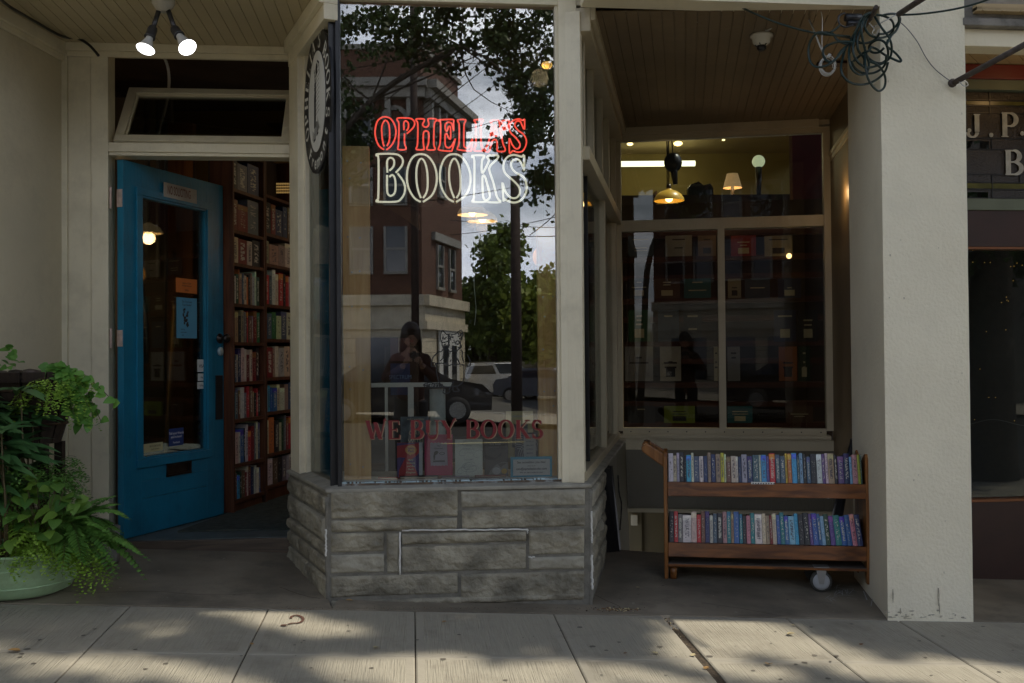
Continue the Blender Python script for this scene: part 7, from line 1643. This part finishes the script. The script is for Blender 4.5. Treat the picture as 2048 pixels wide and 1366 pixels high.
# ------------------------------------------------------------------ the street behind the camera (seen reflected in the glass)
gp0 = bayF.P(0, 0, NG); gn = bayF.n.copy()
def mir(p): return p - gn * (2 * (p - gp0).dot(gn))
def V(px, py, D): return mir(W(px, py, D))
def Vx(px, D): p = V(px, 712, D); return Vector((p.x, p.y, 0))
def vz(py, D): return H0 + (712 - py) / F * D

class F2(Fr):
    def __init__(s, a, b, look): 
        Fr.__init__(s, a, b)
        if s.n.dot(Vector((look[0], look[1], 0)) - s.a) < 0: s.n = -s.n
BR = mat('dark_red_brick', (.125, .062, .040), .9, .3, 14, bump=.2, dirt=(.06, .032, .022), dscale=1.2, damt=.5)
LST = mat('pale_limestone', (.64, .57, .43), .8, .12, 2, dirt=(.18, .16, .12), dscale=.8, damt=.5)
WTRIM = mat('white_stone_trim', (.30, .285, .25), .6, .08, 2)
DGL = mat('dark_window_glass', (.03, .035, .045), .06, .2, 1, spec=.8)
def brickbuilding():
    C0, C1 = Vx(845, 42), Vx(925, 48); CL0 = Vx(845 - 520, 42)
    f1 = F2((C0.x, C0.y), (CL0.x, CL0.y), (0, 5)); f2 = F2((C0.x, C0.y), (C1.x, C1.y), (C0.x + 30, C0.y))
    gz_ = G(C0.x, C0.y) - .15
    b = thing('brick_building', (C0.x, C0.y, gz_), 'dark red brick corner building with pale stone ground floor, reflected in the bay glass', 'building')
    zt, zc, zb2, zb3 = vz(95, 42), vz(160, 42), vz(588, 42), vz(640, 42)
    L1, L2 = f1.len, f2.len
    in1 = -f1.n; 
    mb = MB(); P = [f1.P(0, 0), f1.P(L1, 0), f1.P(L1, 0, -12), f2.P(L2, 0)]
    P[2] = f1.P(L1, 0, -8); Pq = [P[0], P[1], P[2], f2.P(L2, 0)]
    mb.prism([p + Vector((0, 0, zb3)) for p in Pq], (0, 0, zt - 1.0 - zb3)); mb.build('brick_wall', BR, b)
    mb = MB(); mb.prism([p + Vector((0, 0, gz_)) for p in [f1.P(-.0, 0, .12), f1.P(L1, 0, .12), P[2], f2.P(L2, 0, .12)]], (0, 0, zb3 - gz_ - .002))
    f2.box(mb, -.1, L2 + .1, zb2 - .45, zb2, -.1, .35); f1.box(mb, -.1, L1, zb2 - .45, zb2, -.1, .35); f2.box(mb, -.05, L2, zb3, zb2 - .45, -.1, .14); f1.box(mb, -.05, L1, zb3, zb2 - .45, -.1, .14)
    f2.box(mb, -.1, L2 + .1, zb3 - .35, zb3, -.1, .25); f1.box(mb, -.1, L1, zb3 - .35, zb3, -.1, .25); mb.build('stone_storey', LST, b)
    mb = MB()
    for f, Ln in ((f1, L1), (f2, L2)):
        f.box(mb, -.3, Ln + .3, zc - .35, zc, -.1, .8); f.box(mb, -.2, Ln + .2, zc - .75, zc - .35, -.1, .5)
    mb.build('cornice', mat('cornice_grey', (.30, .28, .24), .7, .1, 2), b)
    mb = MB()
    for k in range(6):
        u = L2 * (k + .5) / 6; f2.box(mb, u - .13, u + .13, zc - 1.9, zc - .75, 0, .38); f2.box(mb, u - .09, u + .09, zc - 2.4, zc - 1.9, 0, .2)
    for k in range(12): u = L1 * (k + .5) / 12; f1.box(mb, u - .12, u + .12, zc - 1.6, zc - .75, 0, .35)
    mb.build('cornice_bracket', WTRIM, b)
    mb = MB(); f2.box(mb, 0, L2 * .92, zc, zt, -1.2, .0); f1.box(mb, 0, L1, zc, zt, -1.0, .02)
    f2.box(mb, L2 * .2, L2 * .75, zt, zt + .7, -.6, .05); mb.build('parapet', BR, b)
    mb = MB(); f2.box(mb, -.1, L2 * .95, zt, zt + .2, -.6, .15); f2.box(mb, L2 * .2, L2 * .75, zt + .7, zt + .95, -.6, .15); f1.box(mb, -.1, L1, zt, zt + .22, -.6, .15); mb.build('parapet_cap', MATS['cornice_grey'], b)
    def window(f, u, z0, z1, w, trim=True, arch=False):
        fr = MB(); f.box(fr, u - w / 2, u + w / 2, z0, z1, .0, .04); o = fr.build('window', DGL, b)
        fr = MB(); f.box(fr, u - w / 2 - .1, u - w / 2, z0, z1, 0, .10); f.box(fr, u + w / 2, u + w / 2 + .1, z0, z1, 0, .10); f.box(fr, u - w / 2, u + w / 2, (z0 + z1) / 2 - .05, (z0 + z1) / 2 + .05, .04, .08); f.box(fr, u - w / 2 - .1, u + w / 2 + .1, z0 - .12, z0, 0, .14)
        if arch:
            for i in range(8):
                a0, a1 = math.pi * i / 8, math.pi * (i + 1) / 8; r = w / 2
                fr.prism([f.P(u + math.cos(a0) * r, z1 + math.sin(a0) * r, .0), f.P(u + math.cos(a1) * r, z1 + math.sin(a1) * r, .0), f.P(u + math.cos(a1) * (r + .2), z1 + math.sin(a1) * (r + .2), .0), f.P(u + math.cos(a0) * (r + .2), z1 + math.sin(a0) * (r + .2), .0)], f.n * .1)
        fr.build('window_frame', WTRIM, o)
    for u in (L2 * .40, L2 * .70): window(f2, u, vz(580, 45) + .1, vz(492, 45), .75)
    mb = MB(); f2.box(mb, L2 * .22, L2 * .88, vz(492, 45) + .12, vz(476, 45) + .12, 0, .18); mb.build('lintel', WTRIM, b)
    for k in range(7):
        window(f1, 1.1 + 1.45 * k, zc - 2.9, zc - 1.6, .8, arch=True); window(f1, 1.1 + 1.45 * k, zb2 + 1.0, zb2 + 2.9, .8); window(f1, 1.1 + 1.45 * k, zb2 + 3.9, zb2 + 5.4, .8)
    for u in (L2 * .45,): window(f2, u, zb2 + 4.6, zb2 + 6.0, .8)
    # white street door
    d = MB(); f2.box(d, L2 * .30, L2 * .80, gz_ + .1, vz(655, 45), .13, .2); do = d.build('door', WHITE, b); d = MB(); f2.box(d, L2 * .38, L2 * .50, gz_ + .3, vz(690, 45), .2, .22); f2.box(d, L2 * .60, L2 * .72, gz_ + .3, vz(690, 45), .2, .22); d.build('door_glass', DGL, do)
    for k in range(4):
        d = MB(); f1.box(d, 1 + 2.4 * k, 2.8 + 2.4 * k, gz_ + .5, zb3 - .7, .12, .16); d.build('shop_window', DGL, b)
    d = MB()
    for f, Ln in ((f1, L1), (f2, L2)):
        for k in range(5): z = gz_ + .7 + .62 * k; f.box(d, 0, Ln, z, z + .03, .12, .122)
    d.build('stone_joint', mat('stone_joint_grey', (.2, .18, .14), .9), b)  # grey strips mark the stone joints
brickbuilding()

# trees
def tree(name, base, trunk, blobs, nleaf, ls, m, label, group=None, branches=14, reject=None, tr=.14, rs=1.0):
    base = Vector(base); rt = thing(name, tuple(base), label, 'tree', group)
    mb = MB(); top = Vector(trunk[-1]); mb.tube(smooth([Vector(p) for p in trunk], k=4), [tr * (1 - .6 * i / (4 * (len(trunk) - 1))) for i in range(4 * (len(trunk) - 1) + 1)], 10)
    cent = []
    for (c, r, w) in blobs:
        for k in range(int(branches * w)):
            while True:
                q = rv(1)
                if .15 < q.length < 1: break
            p = Vector(c) + Vector((q.x * r[0], q.y * r[1], q.z * r[2])); cent.append(p)
            s = Vector(trunk[rnd.randint(len(trunk) // 2, len(trunk) - 1)]); mid = s.lerp(p, .5) + rv(.25)
            if k % 7 == 0: mb.tube(smooth([s, mid, p], k=3), [tr * .2, tr * .17, tr * .14, tr * .11, tr * .08, tr * .05, tr * .02], 5)
    mb.build('trunk', mat('bark', (.07, .055, .04), .9, .4, 14, bump=.6), rt)
    lv = MB(); per = max(1, nleaf // len(cent))
    for c in cent:
        R_ = rnd.uniform(.28, .62) * (1 + ls * 2) * rs
        for k in range(per):
            p = c + Vector((rnd.gauss(0, .5), rnd.gauss(0, .5), rnd.gauss(0, .38))) * R_
            if reject and reject(p): continue
            d = rv(1).normalized(); s = rv(1).cross(d).normalized(); l = ls * rnd.uniform(.7, 1.25); w = l * .42
            lv.add([p, p + d * l * .45 + s * w, p + d * l, p + d * l * .45 - s * w], [(0, 1, 2, 3)])
    lv.build('crown', m, rt); return rt
LFD = leafmat('maple_leaf', (.030, .060, .016), (.075, .12, .028), .25)
LFY = leafmat('sunny_leaf', (.14, .20, .03), (.32, .38, .06), .3)
LFG = leafmat('far_leaf', (.08, .13, .03), (.24, .32, .07), .3)
SH = lambda p: p     # real positions
def vb(px, py, D, r, w=1.0): c = V(px, py, D); return (c, r, w)
t0 = Vx(560, 13)
tree('street_tree', (t0.x, t0.y, G(t0.x, t0.y)), [(t0.x, t0.y, 0), (t0.x + .1, t0.y, 1.6), (t0.x + .3, t0.y + .1, 3.4), (t0.x + 1.2, t0.y, 4.8), (t0.x + 2.4, t0.y, 5.6)],
     [vb(740, 60, 13.5, (.8, .5, .35), 1.1), vb(900, 60, 13.5, (.8, .5, .55), 1.6), vb(1040, 90, 13.5, (.5, .5, .75), 2.0), vb(1075, 240, 13, (.32, .4, .75), 1.3), vb(700, 250, 13.5, (.25, .4, .8), 1.0), vb(1160, 20, 14, (.7, .5, .9), .8), vb(1030, 290, 12.5, (.28, .3, .12), .3), vb(1085, 375, 13, (.30, .3, .30), .5), vb(560, 120, 14, (.8, .8, 1.0), .8)],
     11000, .078, LFD, 'leafy maple hanging over the street, dark against the reflected sky', 'street trees', 14, rs=.44, tr=.075)
# crown that throws the dappled shade on the pavement
spots = [(gpt(585, 1245), .30, .12), (gpt(720, 1350), .22, .10), (gpt(1000, 1350), .45, .12), (gpt(1240, 1345), .30, .10), (gpt(1390, 1290), .17, .22), (gpt(1480, 1258), .34, .13), (gpt(1570, 1290), .32, .16), (gpt(1690, 1325), .34, .10), (gpt(1800, 1350), .3, .10), (gpt(2020, 1352), .3, .14), (gpt(60, 1320), .4, .07), (gpt(350, 1345), .35, .10), (gpt(470, 1225), .16, .05), (gpt(330, 1262), .12, .05), (gpt(1130, 1320), .16, .05), (gpt(870, 1365), .5, .12), (gpt(1480, 1340), .25, .10)]
def rej(p):
    t = (p.z - G(0, 4)) / SUN_DIR.z; q = p - SUN_DIR * t; t = (p.z - G(q.x, q.y)) / SUN_DIR.z; q = p - SUN_DIR * t
    for (c, rx, ry) in spots:
        dx, dy = (q.x - c.x), (q.y - c.y); a = -.35; ex = dx * math.cos(a) + dy * math.sin(a); ey = -dx * math.sin(a) + dy * math.cos(a)
        if (ex / rx) ** 2 + (ey / ry) ** 2 < 1.9: return True
    return False
def sunp(x, y, z): t = (z - 0) / SUN_DIR.z; return (x + SUN_DIR.x * t, y + SUN_DIR.y * t, z)
tree('street_tree', (5.4, 1.2, G(5.4, 1.2)), [(5.4, 1.2, 0), (5.4, 1.2, 2.5), (5.2, 1.6, 4.4), (4.6, 2.4, 6.0), (3.8, 3.2, 6.8)],
     [(sunp(-2.4, 3.9, 7.0), (1.0, 1.3, .8), 1.4), (sunp(-.9, 3.9, 7.2), (1.0, 1.3, .8), 1.5), (sunp(.6, 3.9, 7.0), (1.0, 1.3, .8), 1.5), (sunp(2.1, 3.9, 7.2), (1.0, 1.3, .8), 1.5), (sunp(.3, 1.6, 7.2), (3.5, 1.3, .9), 2.0), (sunp(.2, -1.4, 7.6), (3.8, 1.7, .9), 2.6)],
     44000, .12, LFD, 'broad street tree at the kerb whose crown dapples the pavement', 'street trees', 26, reject=rej, tr=.18)
for i, (px, py, D, r, lab, m_) in enumerate(((985, 570, 52, (1.6, 2.5, 3.3), 'tall far tree right of the reflected brick building', LFG), (1045, 610, 56, (2.4, 2.5, 2.4), 'rounded far tree behind the reflected utility pole', LFG), (1100, 620, 50, (1.9, 2.5, 2.0), 'yellow green far tree at the edge of the reflected street', LFY), (950, 640, 58, (1.6, 2, 2.6), 'dark far tree against the reflected brick corner', LFG), (1150, 640, 54, (2.5, 2.5, 2.6), 'far tree hidden behind the window post', LFG))):
    b = Vx(px, D); c = V(px, py, D); tree('far_tree', (b.x, b.y, G(b.x, b.y) - .15), [(b.x, b.y, 0), (b.x, b.y, c.z * .6), (b.x, b.y, c.z)], [(c, r, 1.0), (c - Vector((0, 0, r[2] * .7)), (r[0] * 1.2, r[1], r[2] * .6), .6)], 3800, .34, m_, lab, 'far trees across the street', 30, tr=.3)
tree('street_tree', (8.3, -1.1, G(8.3, -1.1)), [(8.3, -1.1, -.4), (8.3, -1.1, 1.6), (8.3, -1.0, 3.2), (8.2, -.8, 5.0), (8.0, -.6, 6.0)], [((8.2, -.8, 4.6), (2.6, 1.6, 2.4), 2), ((7.2, -1.8, 3.0), (1.2, .6, 1.3), 1.2), ((9.8, -1.6, 3.2), (1.2, .6, 1.6), 1.0)], 14000, .14, LFD, 'thick trunked street tree reflected in the neighbouring dark window', 'street trees', 26, tr=.36)
# hedge and low wall across the street
p0, p1_ = Vx(930, 51), Vx(1180, 51); mb = MB(); hf = F2((p0.x, p0.y), (p1_.x, p1_.y), (0, 5)); hf.box(mb, 0, hf.len, -.3, 1.0, -.3, 0); hf.box(mb, 0, hf.len, 1.0, 1.1, -.36, .06); tag(mb.build('garden_wall', LST), 'low pale stone wall across the street behind the parked cars', 'wall')
# utility poles and wires
def pole(px, ytop, D, r, lab, arm=True):
    b = Vx(px, D); z = vz(ytop, D); rt = thing('utility_pole', (b.x, b.y, G(b.x, b.y) - .15), lab, 'utility pole', 'utility poles along the street')
    mb = MB(); mb.tube([(b.x, b.y, G(b.x, b.y) - .2), (b.x, b.y, z)], [r, r * .8], 14); mb.build('pole_shaft', mat('dark_pole_wood', (.045, .03, .025), .9, .3, 9), rt)
    if arm: mb = MB(); mb.box(b.x - 1.2, b.x + 1.2, b.y - .06, b.y + .06, z - .5, z - .38); mb.build('cross_arm', MATS['dark_pole_wood'], rt)
    return Vector((b.x, b.y, z))
pA = pole(1033, 352, 25, .145, 'thick dark utility pole with cut top, reflected right of the neon letters', False)
pB = pole(831, -150, 36, .15, 'tall dark pole crossing the reflected top of the brick building')
wr = mat('black_wire', (.02, .02, .02), .6)
for i, (a, b, lab) in enumerate(((V(690, 278, 30), V(1150, 281, 30), 'thick black cable crossing the red neon letters'), (V(900, 470, 40), V(1150, 425, 26), 'power line rising left to right behind the pole'), (V(900, 440, 34), V(1200, 455, 34), 'slack power line above the far trees'), (V(1035, 472, 25), V(1200, 455, 25), 'power line fixed to the cut pole'), (V(1060, 470, 25), V(1150, 380, 22), 'steep guy wire right of the cut pole'), (V(680, 38, 30), V(840, 20, 36), 'high wire running to the tall pole'))):
    mid = (a + b) / 2 - Vector((0, 0, .1 if i else .0)); mb = MB(); mb.tube(smooth([a, mid, b], k=8), .05 if i == 0 else .012, 5); tag(mb.build('power_line', wr), lab, 'power line', 'power lines over the street')

# parked cars
def car(px, D, flip, col, lab, yaw=0., kind=0):
    """side-on car, length along x; px/D = middle"""
    c = Vx(px, D); z0 = G(c.x, c.y) - .15; rt = thing('parked_car', (c.x, c.y, z0), lab, 'car', 'cars parked across the street')
    s = -1 if flip else 1
    body = [(-2.2, .35), (-2.25, .75), (-2.1, .95), (-1.55, 1.02), (-.95, 1.42), (.55, 1.46), (1.25, 1.05), (2.0, .92), (2.22, .70), (2.2, .35)]
    if kind == 1: body = [(-2.2, .35), (-2.25, .9), (-2.1, 1.25), (-1.9, 1.62), (.4, 1.66), (1.05, 1.15), (2.0, 1.02), (2.2, .8), (2.2, .35)]
    T = Matrix.Rotation(yaw, 3, 'Z')
    def X(x, y, z): v = T @ Vector((x * s, y, 0)); return Vector((c.x + v.x, c.y + v.y, z0 + z))
    mb = MB(); n = len(body)
    rows_ = []
    for y, k in ((-.86, .93), (-.80, 1.0), (.80, 1.0), (.86, .93)):
        rows_.append([X(x * (1 if z < 1.1 else .99), y * (1 - max(0, z - .95) * .28), z * (1 if k == 1 else .985) + (0 if k == 1 else .01)) for x, z in body])
    vs = [p for r in rows_ for p in r]; fs = []
    for j in range(3):
        for i in range(n): fs.append((j * n + i, j * n + (i + 1) % n, (j + 1) * n + (i + 1) % n, (j + 1) * n + i))
    fs += [tuple(range(n)), tuple(range(3 * n + n - 1, 3 * n - 1, -1))]; mb.add(vs, fs); mb.build('body', mat('paint_' + col[0], col[1], .25, .05, 2, coat=.8), rt, bevel=.04)
    mb = MB()
    for y in (-1, 1):
        wn = [(-1.35, 1.05), (-.9, 1.36), (.5, 1.40), (1.05, 1.07)] if kind == 0 else [(-1.9, 1.12), (-1.75, 1.5), (.35, 1.55), (.85, 1.16)]
        mb.prism([X(a, y * (.865 - max(0, b - .95) * .24), b) for a, b in wn], (0, y * .01, 0))
    ws = [(.62, 1.43), (1.22, 1.08)] if kind == 0 else [(.46, 1.62), (1.02, 1.18)]
    mb.add([X(ws[0][0], -.68, ws[0][1]), X(ws[0][0], .68, ws[0][1]), X(ws[1][0] + .03, .74, ws[1][1]), X(ws[1][0] + .03, -.74, ws[1][1])], [(0, 1, 2, 3)])
    mb.build('car_glass', DGL, rt)
    for x in (-1.4, 1.38):
        for y in (-.84, .84):
            q = X(x, y, .33); ax = T @ Vector((0, 1, 0)); mb = MB(); mb.lathe(q - ax * .11, [(.22, -.0), (.33, .02), (.33, .20), (.22, .22)], 22, axis=ax); w_ = mb.build('wheel', mat('tyre_rubber', (.02, .02, .02), .8, .1, 9), rt)
            mb = MB(); mb.lathe(q - ax * .12, [(.20, 0), (.21, .24)], 14, axis=ax); mb.build('wheel_rim', STEEL, w_)
    for y in (-.6, .6): mb = MB(); mb.ball(X(2.12, y, .72), .13, 10, (.6, 1.3, .7)); mb.build('headlight', mat('headlight_glass', (.7, .7, .68), .1, 0, 5), rt)
    return rt
car(795, 25, False, ('dark_bronze', (.03, .026, .024)), 'dark car with bright headlight, nearest in the bay reflection', 0, 0)
car(1003, 47, False, ('pearl_white', (.8, .8, .8)), 'white hatchback parked left of the reflected utility pole', 1.2, 1)
car(1098, 42, False, ('dark_silver', (.10, .11, .13)), 'dark silver car parked right of the reflected utility pole', .75, 0)
# black SUV and pale van-like wall reflected in the recessed window (real positions mirrored in that glass)
gpB = back.P(0, 0, -.05)
def VB(px, py, D): p = W(px, py, D); return p - back.n * (2 * (p - gpB).dot(back.n))
_c = VB(1540, 760, 26); 
def Vx2(px, D): p = VB(px, 712, D); return Vector((p.x, p.y, 0))
# rows of buildings added on both sides to cut low sky light
for (x0, x1, y0, y1, h, c, lab) in ((-62, -13.5, -30, -20, 11, (.10, .045, .035), 'long dark brick row added across the street to cut low sky light'), (12.5, 62, -30, -20, 9.5, (.12, .105, .085), 'long brown rendered row added across the street to cut low sky light')):
    rb = thing('sky_block_row', ((x0 + x1) / 2, y1, -.4), lab, 'building'); mb = MB(); mb.box(x0, x1, y0, y1, -.8, h); mb.build('wall', mat('sky_block_wall_%d' % int(h), c, .9, .3, 1), rt if False else rb)
    mb = MB(); mb.box(x0 - .3, x1 + .3, y0, y1 + .4, h, h + .35); mb.build('roof', MATS['cornice_grey'], rb)  # roof slab of the added sky block row
    n_ = int((x1 - x0) / 3)
    for k in range(n_):
        for j in range(3):
            mb = MB(); u = x0 + 1.5 + 3 * k; z = .6 + j * 3.2; mb.box(u - .6, u + .6, y1, y1 + .04, z, z + 1.9); mb.build('window', DGL, rb)  # windows on the added sky block row
# far side pavement
ground_grid([-60, -20, -7, 7, 20, 60], [-19.15, -14.5], -.02).build('far_sidewalk', CONCE, kind='structure')
# ------------------------------------------------------------------ the photographer (stands at the lens, seen only reflected)
def skin(name, chains, radii, mtl, parent, root=0, lv=2):
    """chains: list of vertex indices; radii: dict"""
    verts, edges = chains
    me = bpy.data.meshes.new(name); og = Vector(parent.location)
    me.from_pydata([Vector(v) - og for v in verts], edges, []); me.materials.append(mtl)
    o = bpy.data.objects.new(name, me); COL.objects.link(o); o.parent = parent
    sm = o.modifiers.new('skin', 'SKIN'); sm.use_smooth_shade = True
    sl = me.skin_vertices[0] if me.skin_vertices else None
    if sl is None:
        bm = bmesh.new(); bm.from_mesh(me); bm.verts.layers.skin.verify(); bm.to_mesh(me); bm.free(); sl = me.skin_vertices[0]
    for i, r in enumerate(radii): sl.data[i].radius = (r if isinstance(r, tuple) else (r, r)); sl.data[i].use_root = (i == root)
    s = o.modifiers.new('sub', 'SUBSURF'); s.levels = lv; s.render_levels = lv; return o
px_, py_ = -.02, -.30; pz = G(px_, py_)
per = thing('person', (px_, py_, pz), 'person with long dark hair photographing, reflected between shelves in the recessed window', 'person')
SKIN = mat('skin', (.28, .155, .10), .5, .05, 9); JACKET = mat('rust_brown_jacket', (.06, .022, .014), .85, .2, 12); TROUS = mat('black_trousers', (.02, .02, .024), .8, .2, 9); HAIR = mat('dark_brown_hair', (.025, .014, .009), .5, .4, 40, stretch=(1, 1, .1)); SHOE = mat('brown_shoe', (.06, .035, .02), .5)
B = lambda x, y, z: (px_ + x, py_ + y, pz + z)
bv = [B(0, 0, .92), B(0, .0, 1.05), B(0, .0, 1.22), B(0, 0, 1.36), B(0, .02, 1.44), B(0, .03, 1.50),               # 0-5 pelvis..neck
      B(-.15, 0, 1.36), B(-.27, -.02, 1.14), B(-.12, .20, 1.27), B(-.085, .245, 1.315),                           # 6-9 arm
      B(.15, 0, 1.36), B(.27, -.02, 1.14), B(.12, .20, 1.27), B(.085, .245, 1.315),                              # 10-13
      B(-.09, 0, .86), B(-.10, .02, .48), B(-.11, -.02, .09), B(-.115, .11, .04), B(.09, 0, .86), B(.10, .02, .48), B(.11, -.02, .09), B(.115, .11, .04)]
be = [(0, 1), (1, 2), (2, 3), (3, 4), (4, 5), (3, 6), (6, 7), (7, 8), (8, 9), (3, 10), (10, 11), (11, 12), (12, 13), (0, 14), (14, 15), (15, 16), (16, 17), (0, 18), (18, 19), (19, 20), (20, 21)]
br = [(.15, .10), (.125, .09), (.14, .10), (.15, .09), .06, .05, .065, .05, .036, .026, .065, .05, .036, .026, .09, .058, .042, .035, .09, .058, .042, .035]
skin('body', (bv, be), br, SKIN, per)
jr = [(.165, .118), (.145, .108), (.158, .118), (.165, .108), (.075, .07), .074, .059, .045, .034, .074, .059, .045, .034]
jv = [Vector(B(0, 0, .86))] + [bv[i] for i in (1, 2, 3, 4, 6, 7, 8)] + [B(-.098, .225, 1.295)] + [bv[i] for i in (10, 11, 12)] + [B(.098, .225, 1.295)]
skin('jacket', (jv, [(0, 1), (1, 2), (2, 3), (3, 4), (3, 5), (5, 6), (6, 7), (7, 8), (3, 9), (9, 10), (10, 11), (11, 12)]), jr, JACKET, per)
tv = [B(0, 0, 1.06), B(-.09, 0, .86), B(-.10, .02, .48), B(-.11, -.02, .12), B(.09, 0, .86), B(.10, .02, .48), B(.11, -.02, .12)]
skin('trousers', (tv, [(0, 1), (1, 2), (2, 3), (0, 4), (4, 5), (5, 6)]), [(.165, .12), .10, .07, .055, .10, .07, .055], TROUS, per)
mb = MB(); hc = Vector(B(0, .05, 1.60)); mb.ball(hc, .098, 24, (.80, .98, 1.18)); mb.ball(hc + Vector((0, .096, -.012)), .018, 10, (.7, 1, 1.3)); mb.ball(hc + Vector((0, .05, -.078)), .045, 12, (.9, 1, .8))
for s in (-1, 1): mb.ball(hc + Vector((s * .078, -.005, -.008)), .022, 10, (.4, .8, 1.3))
mb.build('head', SKIN, per)
mb = MB()
for s in (-1, 1): mb.ball(hc + Vector((s * .032, .084, .012)), .011, 10, (1.3, .7, .7))
mb.build('eyes', INK, per)
mb = MB(); mb.ball(hc + Vector((0, .086, -.052)), .016, 10, (1.5, .5, .45)); mb.build('mouth', mat('lips', (.35, .09, .08), .5), per)
mb = MB(); mb.ball(hc + Vector((0, -.012, .030)), .112, 20, (.92, .98, 1.10)); mb.ball(hc + Vector((0, .045, .065)), .070, 14, (1.1, .85, .7))
for k in range(26):
    a = math.pi * (1.0 + k / 25.0) ; a = a if True else 0; q = hc + Vector((.082 * math.cos(a), -.02 + .085 * math.sin(a), .05)); mb.tube([q, q + Vector((.02 * math.cos(a), -.01, -.12)), q + Vector((.03 * math.cos(a), .0, -.26 - rnd.uniform(0, .06)))], [.018, .016, .005], 6)
mb.build('hair', HAIR, per)
for s in (-1, 1):       # hands with separate fingers round the camera body
    w0 = Vector(B(s * .085, .245, 1.315)); v = [w0, w0 + Vector((-s * .012, .012, .025)), w0 + Vector((-s * .020, .022, .055))]; e = [(0, 1), (1, 2)]; r = [.022, (.030, .014), (.032, .013)]
    for k, ln in enumerate((.055, .062, .058, .046)):
        i0 = len(v); o = v[2] + Vector((s * (.004 - .006 * k), .004 + .002 * k, .012 - .012 * k)); v += [o, o + Vector((-s * .012, .018, .004)), o + Vector((-s * ln * .55, .020, -.002)), o + Vector((-s * ln * .85, .010, -.004))]; e += [(2 if k < 2 else 1, i0), (i0, i0 + 1), (i0 + 1, i0 + 2), (i0 + 2, i0 + 3)]; r += [.009, .0085, .0078, .006]
    i0 = len(v); v += [w0 + Vector((-s * .022, -.004, .018)), w0 + Vector((-s * .042, -.008, .026)), w0 + Vector((-s * .058, -.004, .030))]; e += [(1, i0), (i0, i0 + 1), (i0 + 1, i0 + 2)]; r += [.012, .0095, .0075]
    skin('hand', (v, e), r, SKIN, per, 0, 1)
for s in (-1, 1):
    mb = MB(); mb.ball(Vector(B(s * .113, .06, .035)), .06, 14, (.75, 2.0, .6)); mb.build('shoe', SHOE, per)
cmo = thing('camera_body', (0, -.11, H0), 'small black camera held up in both hands by the photographer', 'camera')
mb = MB(); mb.box(-.062, .062, -.125, -.085, H0 - .040, H0 + .042); mb.box(-.02, .02, -.12, -.09, H0 + .042, H0 + .060); mb.build('camera_case', BLACK, cmo, bevel=.004)
mb = MB(); mb.lathe((0, -.085, H0), [(.030, 0), (.032, .02), (.030, .045), (.024, .046)], 20, axis=(0, 1, 0)); mb.build('lens_barrel', BLACK, cmo)
